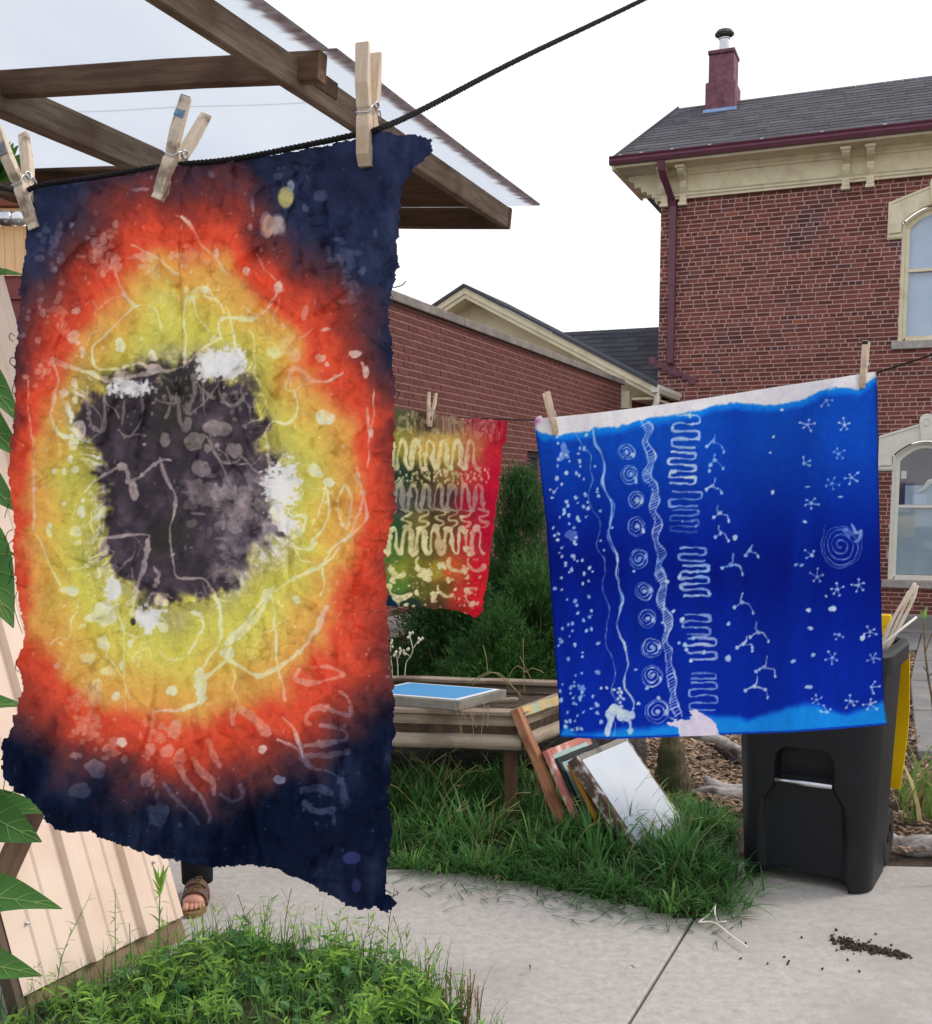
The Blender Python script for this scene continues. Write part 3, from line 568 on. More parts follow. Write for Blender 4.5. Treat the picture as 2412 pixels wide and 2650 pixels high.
# low pier with stone cap at the near foot of the annex
pier = thing('garden_pier', FL(.1, -.1, .5), 'low brick pier with thick stone cap below the small cloth', 'pier')
pm = MB(); shell(pm, FL, -2.0, .40, -.1, .385, .3, .002); pw = pm.build('wall', 'mortar_new', pier)
lay_bricks(pw, lambda s, z, o=0: FL(s, z, .304 + o), dL, nL, -2.0, .40, -.09, .385, .2, .057, .0098, lambda a, b, c, d: [(a, b)], 'brick_new', 0)
shell(MB(), FL, -2.0, .46, .388, .485, .37, .012).build('cap', 'cap_stone', pier, bevel=.008)
shell(MB(), FL, -2.0, .43, -.3, -.1, .36, .0).build('footing', 'cap_stone', pier, bevel=.01)
# ---- cream gabled wing between them
wing = thing('gabled_wing', FA(-1, -.6, 1.3), 'cream gabled wing with wide eaves and gutter rising behind the annex parapet', 'building')
OC = 1.75; ap = facA(1203, 738, OC); ev = facA(1692, 992, OC); sl = (ap[1] - ev[1]) / (ev[0] - ap[0]); LFT = 2 * ap[0] - ev[0]
def rake(name, off, th, o0, o1, mat, ext=0.0, s_in=0.0):
    m = MB()
    for sg in (1, -1):
        e = ev[0] if sg > 0 else LFT; ez = ev[1]; e += sg * ext; ez -= ext * sl
        m.hexa([FA(ap[0], ap[1] - off - th, o0), FA(e, ez - off - th, o0), FA(e, ez - off - th, o1), FA(ap[0], ap[1] - off - th, o1), FA(ap[0], ap[1] - off, o0), FA(e, ez - off, o0), FA(e, ez - off, o1), FA(ap[0], ap[1] - off, o1)])
    return m.build(name, mat, wing)
rake('roof', -.02, .05, OC + .06, -.3, 'shingle_dark', .06)
rake('rake_board', .035, .1, OC + .02, OC - .03, 'cream', .02); rake('rake_board', .137, .07, OC - .01, OC - .05, 'cream', .0)
rake('soffit', .165, .03, OC - .05, 1.2, 'cream')
m = MB(); P = [FA(LFT + .05, ev[1] - .155, 1.25), FA(ev[0] - .05, ev[1] - .155, 1.25), FA(ap[0], ap[1] - .13, 1.25)]; m.add(P + [p - nA * .1 for p in P], [(0, 1, 2), (5, 4, 3), (0, 3, 4, 1), (1, 4, 5, 2), (2, 5, 3, 0)]); m.build('gable', 'cream', wing)
shell(MB(), FA, ev[0] - .52, ev[0] - .36, -.6, ev[1] - .2, 1.24, -.0).build('wall', 'brick_new', wing)
shell(MB(), FA, ev[0] - .36, ev[0] - .02, ev[1] - .24, ev[1] - .2, OC - .06, .02).build('eave_soffit', 'cream', wing)
shell(MB(), FA, ev[0] - .68, ev[0] - .40, ev[1] - .36, ev[1] - .1, OC - .052, OC - .25).build('return', 'cream', wing)
m = MB(); gq = [(0, 0), (.09, 0), (.125, .06), (.125, .115), (.105, .115), (.08, .02), (0, .02)]; m.prism(gq, FA(ev[0] - .03, ev[1] - .14, OC + .03), dA, Zu, nA * -(OC + .01)); wg = m.build('gutter', 'white_trim', wing)
m = MB(); m.box(FA(ev[0] + .03, ev[1] - .085, OC + .033), (.13, .005, .11), [dA, nA, Zu]); m.build('end_cap', 'white_trim', wg)
m = MB(); m.tube(catmull([FA(ev[0] + .03, ev[1] - .14, OC - .06), FA(ev[0] + .03, ev[1] - .3, OC - .06), FA(ev[0] - .06, ev[1] - .42, OC - .1), FA(ev[0] - .3, ev[1] - .5, OC - .3), FA(ev[0] - .52, ev[1] - .56, OC - .46), FA(ev[0] - .56, ev[1] - .75, OC - .47), FA(ev[0] - .56, -.5, OC - .47)], 4), .05, 10); m.build('downpipe', 'white_trim', wing, smooth=True)
m = MB(); m.box(FA(ev[0] - .62, ev[1] - .5, 1.5), (.14, .12, .2), [dA, nA, Zu]); m.build('meter_box', 'galv_dark', wing, bevel=.01)
# rear roof seen over the wing
rear = thing('rear_roof_house', FA(-2, -.6, -4), 'dark shingled roof peeping between the gabled wing and the old house', 'building')
oD0, oD1 = -1.2, -3.2; zD1 = facA(1585, 853, oD1)[1]; zD0 = zD1 - 1.6
rd = MB(); rd.add([FA(-7, zD0 - .02, oD0), FA(-.02, zD0 - .02, oD0), FA(-.02, zD1 - .02, oD1), FA(-7, zD1 - .02, oD1), FA(-7, zD0 - .02, oD1 - 2), FA(-.02, zD0 - .02, oD1 - 2)], [(0, 1, 2, 3), (3, 2, 5, 4)]); rdo = rd.build('roof', 'shingle_dark', rear)
shingles(rdo, FA, 15, lambda k: -7, lambda k: -.02, (oD0, zD0), (oD1, zD1), .25, .5, 'shingle_dark', .015)
shell(MB(), FA, -7, -.03, -.6, zD0 - .03, oD0 - .1, oD1).build('wall', 'brick_new', rear)
# ------------------------------------------------------------------ timber canopy with plastic roof sheets
dR = unit(V(ray(2356, YH)[0], ray(2356, YH)[1], 0)); _dA = -unit(V(ray(-5900, YH)[0], ray(-5900, YH)[1], 0)); pv = _dA * math.cos(R_(5.2)) - V(0, 0, 1) * math.sin(R_(5.2)); nR = np.cross(pv, dR); ER = at(1317, 535, 5.2)
def Q(a, b, c=0.0): return ER + a * pv + b * dR + c * nR
canopy = thing('canopy', Q(-.85, -.05) * V(1, 1, 0), 'weathered timber canopy roofed with translucent fluted plastic sheets', 'canopy')
beam('eave_beam', Q(-.02, -5.2, -.045), Q(-.02, 0, -.045), .04, .09, 'wood_grey', canopy, up=nR)
beam('middle_beam', Q(-1.2, -5.2, -.056), Q(-1.2, 0, -.056), .09, .108, 'wood_grey', canopy, up=nR)
beam('middle_beam', Q(-2.3, -5.2, -.056), Q(-2.3, 0, -.056), .09, .108, 'wood_grey', canopy, up=nR)
for i, b in enumerate((-3.6, -1.85)):
    beam('cross_rafter', Q(-2.6, b, -.02), Q(.07, b, -.02), .05, .082, 'wood_brown', canopy, up=nR)
m = MB(); m.box(Q(.0015, -1.72, -.02), (.006, .17, .05), [pv, dR, nR]); m.build('dark_recess_patch', 'wood_dark', canopy)  # flat dark patch on the beam's side, painted shade for a recess
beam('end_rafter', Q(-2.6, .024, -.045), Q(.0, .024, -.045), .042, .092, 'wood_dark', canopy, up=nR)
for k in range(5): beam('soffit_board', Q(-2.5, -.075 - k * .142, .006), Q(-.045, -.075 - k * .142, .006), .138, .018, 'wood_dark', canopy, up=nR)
for a, b in ((-.98, -.2), (-2.3, -.03), (-2.3, -4.4)):
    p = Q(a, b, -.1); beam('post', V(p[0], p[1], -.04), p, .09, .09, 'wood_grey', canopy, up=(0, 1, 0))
def sheet(b0, b1, a0, a1, c):
    nb, na = int(max(10, (b1 - b0) / .012)), 40; vs = []; fs = []; gr = []
    for j in range(nb + 1):
        for i in range(na + 1):
            t = i / na; a = a0 + (a1 - a0) * t ** .55 if False else a0 + (a1 - a0) * (1 - (1 - t) ** 2.2); b = b0 + (b1 - b0) * j / nb
            vs.append((b, -a, c + .002 * math.sin(a * 9 + b * 3)))
    n = len(vs); vs += [(x, y, z + .008) for x, y, z in vs]
    for j in range(nb):
        for i in range(na): q = (j * (na + 1) + i, j * (na + 1) + i + 1, (j + 1) * (na + 1) + i + 1, (j + 1) * (na + 1) + i); fs += [q, tuple(n + k for k in q[::-1])]
    w = na + 1
    for j in range(nb): fs.append((j * w + na, (j + 1) * w + na, n + (j + 1) * w + na, n + j * w + na)); fs.append(((j + 1) * w, j * w, n + j * w, n + (j + 1) * w))
    for i in range(na): fs.append((i + 1, i, n + i, n + i + 1)); fs.append((nb * w + i, nb * w + i + 1, n + nb * w + i + 1, n + nb * w + i))
    me = bpy.data.meshes.new('roof_sheet'); me.from_pydata(vs, [], fs); me.update(); at_ = me.attributes.new('grime', 'FLOAT', 'POINT')
    val = []
    for (x, y, z) in vs:
        e = a1 + y; k = max(0, 1 - e / (.055 + .025 * mnoise.noise((x * 30, 3, 0)) + .018 * mnoise.noise((x * 190, 9, 0)))); val.append(min(.9, k * 2.6) * (.75 + .25 * mnoise.noise((x * 90, y * 20, 0))))
    at_.data.foreach_set('value', val); me.materials.append(MATS['polycarbonate'])
    o = bpy.data.objects.new('roof_sheet', me); link(o, canopy)
    o.matrix_basis = Matrix([[dR[k], -pv[k], nR[k], ER[k]] for k in range(3)] + [[0, 0, 0, 1]]); return o
for (b0, b1, a1) in [(-5.3, -3.602, .09), (-3.598, -1.852, .09), (-1.848, -1.42, .118), (-1.417, .085, .118)]: sheet(b0, b1, -2.7, a1, .0225)
# ------------------------------------------------------------------ leaning tan ribbed metal panel
PB0, PB1 = gnd(75, 2572, .08), gnd(475, 2370, .08); pbd = unit(PB1 - PB0); plp = V(-pbd[1], pbd[0], 0); be = R_(18.4); pe = V(0, 0, math.cos(be)) + plp * math.sin(be); pn = np.cross(pbd, pe); pn = pn if pn[0] > 0 else -pn
PWd = np.linalg.norm(PB1 - PB0)
panel = thing('metal_panel_lean_to', (PB0 + PB1) / 2 * V(1, 1, 0), 'slanted tan ribbed metal wall of a lean-to beside the weeds', 'lean-to')
xs_p = [0]
def rib(x, w, h): return [(x - w / 2, 0), (x - w / 4, h), (x + w / 4, h), (x + w / 2, 0)]
profp = [(-.02, 0)]
for k in range(3):
    x = .27 + k * .235
    if k == 0: profp += rib(.075, .03, .006) + rib(.15, .03, .006)
    if x < PWd: profp += [(x - .026, 0), (x - .020, .026), (x + .014, .026), (x + .03, 0)] + rib(x + .09, .03, .006) + rib(x + .16, .03, .006)
profp = [p for p in profp if p[0] < PWd] + [(PWd, 0)]
PH = 2.6; m = MB(); rows = 8
A_ = [[PB0 + pbd * x + pn * h + pe * (PH * r / rows) for x, h in profp] for r in range(rows + 1)]
B_ = [[p - pn * .0012 for p in r_] for r_ in A_]
for r in range(rows): m.strip(A_[r], A_[r + 1]); m.strip(B_[r + 1], B_[r])
m.strip(B_[0], A_[0]); m.add([A_[0][-1], A_[rows][-1], B_[rows][-1], B_[0][-1]], [(0, 1, 2, 3)])
m.build('metal_sheet', 'tan_metal', panel)
m = MB(); m.box(PB0 + pe * .5 + pbd * -.03 - pn * .03, (.03, 1.2, .05), [pbd, pe, pn]); m.build('corner_board', 'tan_edge', panel)
beam('bottom_board', PB0 - pe * .04 - pn * .03 + pbd * .0, PB1 - pe * .04 - pn * .03, .03, .16, 'kraft', panel, up=pe)
beam('bottom_board', PB0 + pe * .0 - pn * .05 + pbd * -.02, PB1 - pn * .05 + pe * 0, .03, .1, 'wood_dark', panel, up=pe)
for x, y in ((.055, .2), (.62, .22)):
    m = MB(); m.lathe([(0, .004), (.006, .0035), (.0065, 0)], PB0 + pbd * x + pe * y + pn * .0005, 12, axis=pn, ux=pbd); m.lathe([(0, .011), (.004, .010), (.0042, .003)], PB0 + pbd * x + pe * y + pn * .0005, 6, axis=pn, ux=pbd); m.build('screw', 'steel', panel)
for t in (.1, .9): beam('stud', PB0 + pbd * PWd * t - pn * .06, PB0 + pbd * PWd * t - pn * .06 + pe * 2.55, .04, .09, 'wood_dark', panel, up=pn)
brace = tag(beam('brace_board', at(-160, 2640, 3.0), at(330, 1560, 3.35), .05, .10, 'wood_brown', None, up=(0, -1, 0)), 'dark timber brace leaning in front of the tan metal wall', 'board')
# ------------------------------------------------------------------ outbuilding far left, seen through the gap above the cloth corner
shed = thing('outbuilding', (-4, 8.3, -.08), 'maroon outbuilding with siding coloured as lamplit, glimpsed at the left edge above the tan wall', 'shed')
for k in range(20):
    z0 = -.1 + k * .16; m = MB(); m.hexa([(-6, 8.0, z0), (-2.6, 8.0, z0), (-2.6, 8.25, z0), (-6, 8.25, z0), (-6, 8.02, z0 + .157), (-2.6, 8.02, z0 + .157), (-2.6, 8.25, z0 + .157), (-6, 8.25, z0 + .157)]); m.build('siding_board', 'maroon_siding', shed)
m = MB(); m.box((-4.3, 8.1, 3.27), (3.4, .2, .34)); m.build('fascia', 'lamplit_siding', shed)
for k in range(14): m = MB(); m.box((-3.6 + k * .07, 7.995, 3.27), (.012, .012, .34)); m.build('batten', 'lamplit_siding', shed)
beam('eave_beam', (-6, 7.95, 3.5), (-2.6, 7.95, 3.5), .12, .07, 'lamplit_siding', shed); beam('eave_beam', (-6, 7.9, 3.64), (-2.6, 7.9, 3.64), .12, .2, 'rust_wood', shed); beam('eave_beam', (-6, 7.85, 3.84), (-2.6, 7.85, 3.84), .1, .18, 'wood_brown', shed)
lp = at(12, 566, 7.6); lamp = thing('wall_lamp', lp + V(0, .1, 0), 'small bare silver lamp under the outbuilding beam', 'lamp')
m = MB(); m.lathe([(0, -.05), (.05, -.05), (.05, .02), (.03, .05), (.03, .1)], lp, 14, axis=(-1, 0, 0), ux=(0, 0, 1)); m.build('socket', 'steel', lamp, smooth=True)
m = MB(); m.lathe([(0, .085), (.035, .07), (.05, .03), (.045, 0), (.03, -.03)], lp + V(.07, 0, 0), 14, axis=(1, 0, 0), ux=(0, 0, 1)); m.build('bulb', 'lampglass', lamp, smooth=True)
# ------------------------------------------------------------------ raised planter with rails
C0, CLf, CRt = gnd(1352, 1848, .57), gnd(1015, 1838, .57), gnd(1447, 1812, .57); el = unit(CLf - C0); er = unit(CRt - C0)
planter = thing('raised_planter', V(-.2, 5.4, 0), 'low weathered wood rail planter with round log rails above the grass', 'planter')
LL, LR = 1.45, .95; c0 = C0; c1 = C0 + el * LL; c2 = c1 + er * LR; c3 = C0 + er * LR
for a, b in ((c0, c1), (c1, c2), (c2, c3), (c3, c0)):
    d = unit(b - a); inn = unit((c0 + c1 + c2 + c3) / 4 - (a + b) / 2) * V(1, 1, 0)
    beam('top_board', a + inn * .03, b + inn * .03, .085, .022, 'wood_rail', planter); beam('side_board', a - V(0, 0, .056) + inn * .02, b - V(0, 0, .056) + inn * .02, .03, .088, 'wood_brown' if False else 'wood_rail', planter)
    L = np.linalg.norm(b - a); me_pts = [(L * k / 10, rng.normal(0, .002), rng.normal(0, .0015)) for k in range(11)]
    m = MB(); m.tube([V(*q) for q in me_pts], [.036 + rng.normal(0, .001) for _ in me_pts], 14); o = m.build('log_rail', 'wood_log', planter, smooth=True); y = np.cross([0, 0, 1], d); st = a - V(0, 0, .135) - inn * .005
    o.matrix_basis = Matrix([[d[k], y[k], [0, 0, 1][k], st[k]] for k in range(3)] + [[0, 0, 0, 1]])
for p in (c0 + (el + er) * .1, c1 + (er - el) * .1, c2 - (el + er) * .1, c3 + (el - er) * .1): beam('leg', V(p[0], p[1], -.02), V(p[0], p[1], .5), .065, .055, 'wood_dark', planter, up=(0, 1, 0))
q = (c0 + c2) / 2; m = MB(); m.hexa([p + V(0, 0, -.12) for p in (c0, c3, c2, c1)] + [p + V(0, 0, -.06) for p in (c0, c3, c2, c1)]); m.build('soil_bed', 'soil', planter)
pp_ = c0 + el * .28 + er * .2; beam('cross_slat', c0 + el * .5 + er * .1 + V(0, 0, .008), c0 + el * .18 + er * .33 + V(0, 0, .008), .05, .02, 'wood_log', planter)
# twine hanging from the rail: dry stems
tw = MB()
for k in range(9):
    p = c0 + el * random.uniform(.1, .3) + V(0, -.01, .02); tw.tube(catmull([p, p + V(random.uniform(-.02, .02), -.03, .02), p + V(random.uniform(-.03, .03), -.04, -random.uniform(.06, .16))], 4), .0012, 4)
tag(tw.build('drooping_straw', 'twine'), 'thin dry straw drooping over the planter rail', 'straw')
# ------------------------------------------------------------------ silk screen frames
def screen(name, o, ex, ey, W, Lh, bar, th, fmat, mmat, label, tape=None, rails=None, recess=.004):
    """frame in the plane of ex (width) and ey (length) starting at corner o; face normal ex x ey"""
    ex, ey = unit(ex), unit(ey); n = unit(np.cross(ex, ey)); t = thing(name, o, label, 'screen frame')
    for x in (bar / 2, W - bar / 2): beam('stile', o + ex * x, o + ex * x + ey * Lh, bar, th, fmat, t, up=n)
    for y in (bar / 2, Lh - bar / 2): beam('rail', o + ex * bar + ey * y, o + ex * (W - bar) + ey * y, bar, th * .98, rails or fmat, t, up=n)
    z = th / 2 - recess; g = bar * .8; m = MB(); nn = 8
    P = [[o + ex * (g + (W - 2 * g) * i / nn) + ey * (g + (Lh - 2 * g) * j / nn) + n * (z + .001) for i in range(nn + 1)] for j in range(nn + 1)]
    if tape:
        m2 = MB(); a, b = bar * .55, bar * 1.35
        for (x0, x1, y0, y1) in [(a, W - a, a, b), (a, W - a, Lh - b, Lh - a), (a, b, b, Lh - b), (W - b, W - a, b, Lh - b)]: m2.box(o + ex * (x0 + x1) / 2 + ey * (y0 + y1) / 2 + n * (th / 2 + .0025), (x1 - x0, y1 - y0, .002), [ex, ey, n])
        m2.build('tape', tape, t)
    if not mmat: return t
    m.hexa([o + ex * x + ey * y + n * w for w in (z - .004, z + .002) for x, y in ((g, g), (W - g, g), (W - g, Lh - g), (g, Lh - g))]); m.build('mesh', mmat, t)
    return t
zt = .57 + .012 + .045; a_, b_, c_ = gnd(1188, 1815, zt), gnd(1311, 1784, zt), gnd(1054, 1765, zt); exb = b_ - a_; eyb = c_ - b_; eyb = eyb - unit(exb) * (eyb @ unit(exb)) * .0
W_, L_ = np.linalg.norm(exb), np.linalg.norm(eyb); o_ = a_ - V(0, 0, .0225)
def screen_skew(name, o, ex, ey, bar, th, fmat, mmat, tape, label):
    t = thing(name, o, label, 'screen frame'); W = np.linalg.norm(ex); Lh = np.linalg.norm(ey); ux, uy = unit(ex), unit(ey); n = V(0, 0, 1)
    P = lambda x, y, z: o + ux * x + uy * y + n * z
    def blk(x0, x1, y0, y1, z0, z1, nm, mt): m = MB(); m.hexa([P(x0, y0, z0), P(x1, y0, z0), P(x1, y1, z0), P(x0, y1, z0), P(x0, y0, z1), P(x1, y0, z1), P(x1, y1, z1), P(x0, y1, z1)]); return m.build(nm, mt, t, bevel=.003)
    h = th / 2
    blk(0, W, 0, bar, -h, h, 'rail', fmat); blk(0, W, Lh - bar, Lh, -h, h, 'rail', fmat); blk(0, bar, bar, Lh - bar, -h, h, 'stile', fmat); blk(W - bar, W, bar, Lh - bar, -h, h, 'stile', fmat)
    blk(.6 * bar, W - .6 * bar, .6 * bar, Lh - .6 * bar, h + .001, h + .0025, 'tape', tape); blk(bar * 1.25, W - bar * 1.25, bar * 1.25, Lh - bar * 1.25, h + .0035, h + .005, 'mesh', mmat); return t
screen_skew('screen_frame', o_, exb, eyb, .035, .045, 'frame_grey', 'mesh_blue', 'screen_tape', 'silk screen with bright blue mesh lying flat on the planter')
def lean(name, px, d2, lean_d, beta, W, Lh, bar, th, fmat, mmat, label, **k):
    o = gnd(*px) + V(0, 0, .005); ex = unit(V(d2[0], d2[1], 0)); ld = V(-ex[1], ex[0], 0); ey = V(0, 0, math.cos(beta)) + ld * math.sin(beta); return screen(name, o, ex, ey, W, Lh, bar, th, fmat, mmat, label, **k)
D2 = (.56, .83)
lean('screen_frame', (1474, 2192), D2, None, R_(27), .52, .66, .045, .045, 'wood_frame', None, 'tall worn brown wood screen frame propped against the planter corner', rails='wood_paint')
lean('screen_frame', (1520, 2196), D2, None, R_(29), .40, .47, .035, .03, 'frame_pink', 'mesh_aqua', 'screen frame with chipped pink top bar behind the white screen')
lean('screen_frame', (1540, 2194), D2, None, R_(30), .40, .43, .03, .028, 'frame_black', 'mesh_aqua', 'black painted screen frame leaning second behind the white screen')
lean('screen_frame', (1580, 2204), D2, None, R_(31), .40, .42, .03, .025, 'frame_ochre', 'mesh_aqua', 'ochre yellow screen frame leaning just behind the white screen')
lean('screen_frame', (1652, 2228), (math.cos(.977), math.sin(.977)), None, .70, .513, .52, .035, .055, 'frame_brown', 'mesh_white', 'large screen frame with taut white mesh leaning in the grass', rails='frame_grey', tape=None, recess=-.001)
# ------------------------------------------------------------------ logs, stump, driftwood
def log(name, pts, rad, mat, label, cat, n=14, knob=0.0, parent=None):
    pts = [np.asarray(p, float) for p in pts]; P = catmull(pts, 6); m = len(P); rr = np.interp(np.linspace(0, 1, m), np.linspace(0, 1, len(rad)), rad) * (1 + rng.normal(0, .05 + knob, m)); mb = MB(); mb.tube(P, list(rr), n)
    o = mb.build(name, mat, parent, smooth=True)
    me = o.data; co = np.empty(len(me.vertices) * 3); me.vertices.foreach_get('co', co); co = co.reshape(-1, 3)
    for i, c in enumerate(co): co[i] += .12 * rad[0] * np.array(mnoise.noise_vector(Vector(c) * (1.2 / rad[0])))
    me.vertices.foreach_set('co', co.ravel()); me.update()
    if label: tag(o, label, cat)
    return o
log('fallen_log', [(-1.0, 6.15, .1), (-.2, 6.2, .12), (.5, 6.22, .13), (1.0, 6.25, .12)], [.17, .18, .18, .16], 'bark', 'long dark weathered log lying behind the grass under the planter', 'log', 20)
sp = gnd(1740, 2062); log('stump_post', [sp + V(0, 0, -.05), sp + V(0, 0, .1), sp + V(-.01, .01, .24), sp + V(-.015, .02, .36)], [.098, .095, .07, .03], 'stump', 'mossy pointed wooden stump post standing between white screen and bin', 'stump', 18)
dw = gnd(1900, 2050)
log('driftwood', [at(1780, 2058, 5.75), at(1840, 2052, 5.7), at(1900, 2060, 5.68), at(1990, 2058, 5.65)], [.025, .035, .045, .04], 'drift', 'pale gnarled driftwood branch lying on the chips left of the bin', 'branch')
log('driftwood', [at(1826, 2014, 5.8), at(1845, 2030, 5.76), at(1890, 2045, 5.74), at(1960, 2040, 5.7)], [.016, .03, .034, .03], 'drift', 'forked grey driftwood stick with raised tip beside the bin', 'branch')
log('branch', [at(1700, 1880, 6.5), at(1800, 1905, 6.4), at(1860, 1915, 6.35), at(1910, 1945, 6.3), at(1960, 2000, 6.25)], [.012, .02, .028, .034, .04], 'drift', 'pale bare shrub branch slanting down behind the bin edge', 'branch')
log('branch', [at(1850, 1930, 6.5), at(1890, 1955, 6.45), at(1930, 1990, 6.4)], [.02, .035, .05], 'bark', 'brown shrub limb below the pale slanting branch', 'branch')
log('garden_log', [at(2300, 2180, 4.95), at(2340, 2192, 4.9), at(2390, 2190, 4.86), at(2520, 2175, 4.8)], [.045, .052, .05, .045], 'drift', 'short grey knotty log edging the bed right of the bin', 'log')
# ------------------------------------------------------------------ black wheelie bin, its yellow lid folded down behind
ex_ = unit(V(.42, -.24, 0)); ey_ = V(-ex_[1], ex_[0], 0); Bc = V(1.365, 4.326, 0) + ey_ * .225 - ex_ * .008
bin_ = thing('wheelie_bin', Bc, 'black two wheeled bin with yellow lid folded open behind the blue cloth', 'bin')
def rrect(hw, hd, r, per=10, fr=30):
    P = []
    for cx_, cy_, a0 in ((hw - r, hd - r, 0), (-hw + r, hd - r, 90), (-hw + r, -hd + r, 180), (hw - r, -hd + r, 270)):
        for k in range(per + 1): a = R_(a0 + 90 * k / per); P.append((cx_ + r * math.cos(a), cy_ + r * math.sin(a)))
        if a0 == 180:      # dense points along the front
            for k in range(1, 60): P.append((-hw + r + (2 * hw - 2 * r) * k / 60, -hd))
    return P
def keyhole(x, z):
    ax = abs(x)
    if z > .575: 
        return 0
    if z >= .435:
        w = .112 if z < .515 else (.112 - .055 * (1 - math.sqrt(max(0, 1 - ((z - .515) / .06) ** 2))) if z < .575 else 0); d = .085
    elif z >= .33: w = .108 + (.155 - .108) * min(1, (.435 - z) / .085); d = .03
    else: w = .155 + .010 * (.33 - z) / .33; d = .03
    e = (w - ax) / .008
    return d * max(0, min(1, e + .5)) * max(0, min(1, (.575 - z) / .008))
m = MB(); rows = []; NZ = 150
for r in range(NZ + 1):
    z = .005 + .955 * r / NZ; t = z / .96; hw, hd = .258 + .032 * t, .225 + .06 * t; P = rrect(hw, hd, .11); ring_ = []
    for x, y in P:
        dd = keyhole(x, z) if y < -hd + .02 else 0; zz = z
        if z < .05 and y < -hd + .06 and abs(x) < .167: zz = max(z, .05)
        ring_.append(Bc + ex_ * x + ey_ * (y + dd) + V(0, 0, zz))
    rows.append(ring_)
n_ = len(rows[0]); m.add([p for r in rows for p in r], [(r * n_ + k, r * n_ + (k + 1) % n_, (r + 1) * n_ + (k + 1) % n_, (r + 1) * n_ + k) for r in range(NZ) for k in range(n_)] + [tuple(range(n_))[::-1]])
body = m.build('body', 'bin_black', bin_, smooth=True)
m = MB(); hw, hd = .284, .285; out = rrect(hw + .028, hd + .028, .12); inn = rrect(hw - .012, hd - .012, .1); nq = len(out); zs_ = [(out, .905, 0), (out, .965, 0), (rrect(hw + .02, hd + .02, .115), .98, 0), (rrect(hw - .004, hd - .004, .105), .985, 0), (inn, .975, 0), (rrect(hw - .02, hd - .02, .1), .7, 0)]
m.add([Bc + ex_ * x + ey_ * y + V(0, 0, z) for P, z, _ in zs_ for x, y in P], [(r * nq + k, r * nq + (k + 1) % nq, (r + 1) * nq + (k + 1) % nq, (r + 1) * nq + k) for r in range(len(zs_) - 1) for k in range(nq)]); m.build('rim', 'bin_black', bin_, smooth=False)
m = MB(); P = rrect(hw - .02, hd - .02, .1); m.add([Bc + ex_ * x + ey_ * y + V(0, 0, .72) for x, y in P], [tuple(range(len(P)))]); m.build('inner_floor', 'bin_dark', bin_)
m = MB(); fy = -(.225 + .06 * .46) ; m.tube([Bc + ex_ * -.112 + ey_ * (fy + .004) + V(0, 0, .437), Bc + ex_ * .112 + ey_ * (fy + .004) + V(0, 0, .437)], .0125, 14); m.build('lift_bar', 'steel', bin_, smooth=True)
# lid hanging down behind
m = MB(); LN = 14; prof_l = [(.315 + .085 * math.sin(min(1, k / LN * 1.1) * 2.75) + .02, .90 - .60 * k / LN) for k in range(LN + 1)]; fr_, bk = [], []
for x in np.linspace(-.295, .295, 13):
    bul = .03 * (1 - (x / .295) ** 4); fr_.append([Bc + ex_ * x * (1 - .06 * (k / LN) ** 3) + ey_ * (y + bul) + V(0, 0, z) for k, (y, z) in enumerate(prof_l)]); bk.append([Bc + ex_ * x * (1 - .06 * (k / LN) ** 3) + ey_ * (y + bul + .012) + V(0, 0, z) for k, (y, z) in enumerate(prof_l)])
for i in range(12): m.strip(fr_[i], fr_[i + 1]); m.strip(bk[i + 1], bk[i])
m.strip(bk[0], fr_[0]); m.strip(fr_[-1], bk[-1]); m.strip([f[-1] for f in fr_], [b[-1] for b in bk]); m.strip([b[0] for b in bk], [f[0] for f in fr_])
lid = m.build('lid', 'bin_yellow', bin_, smooth=True)
lid['label'] = 'bright yellow lid hanging down behind the bin'
hp = Bc + ex_ * .19 + ey_ * .345
m = MB(); m.box(hp + V(0, 0, 1.04), (.05, .03, .055), [ex_, ey_, Zu]); m.box(hp + V(0, 0, .98), (.03, .025, .09), [ex_, ey_, Zu]); m.build('hinge', 'bin_yellow', lid, bevel=.006)
for sg in (1, -1):
    w = MB(); wc = Bc + ex_ * sg * .235 + ey_ * .225 + V(0, 0, .125); w.lathe([(.06, -.028), (.115, -.028), (.125, -.018), (.125, .018), (.115, .028), (.06, .028), (.05, .018), (.02, .02), (.0, .02)], wc, 28, axis=ex_ * sg, ux=(0, 0, 1)); wo_ = w.build('wheel', 'rubber', bin_)
    w = MB(); w.lathe([(0, .03), (.022, .028), (.024, .015)], wc, 14, axis=ex_ * sg, ux=(0, 0, 1)); w.build('hub', 'bin_black', wo_)
m = MB(); m.tube([Bc + ex_ * -.23 + ey_ * .225 + V(0, 0, .125), Bc + ex_ * .23 + ey_ * .225 + V(0, 0, .125)], .012, 8); m.build('axle', 'steel', bin_)
# dry stalks standing in the bin
ST = [([(2278, 1690), (2310, 1605), (2345, 1548), (2367, 1510)], .0075), ([(2284, 1690), (2330, 1592), (2360, 1532), (2369, 1508)], .0065), ([(2290, 1690), (2338, 1602), (2364, 1548), (2373, 1514)], .008), ([(2296, 1690), (2325, 1625), (2350, 1580), (2362, 1545)], .006), ([(2272, 1690), (2296, 1628), (2318, 1590), (2352, 1530)], .006)]
for i, (P, r) in enumerate(ST):
    m = MB(); m.tube(catmull([at(x, y, 4.42 + .03 * i) for x, y in P], 5), r * 1.35, 7, flat=.6)
    tag(m.build('dry_stalk', 'pale_stick', smooth=True), ['outermost left bent dry stalk in the black bin', 'dry stalk with the highest bent tip in the black bin', 'thickest dry stalk, right side of the bundle in the bin', 'short dry stalk low in the middle of the bin bundle', 'dry stalk leaning farthest over the yellow hinge'][i], 'stalk', 'dry stalks in the bin')
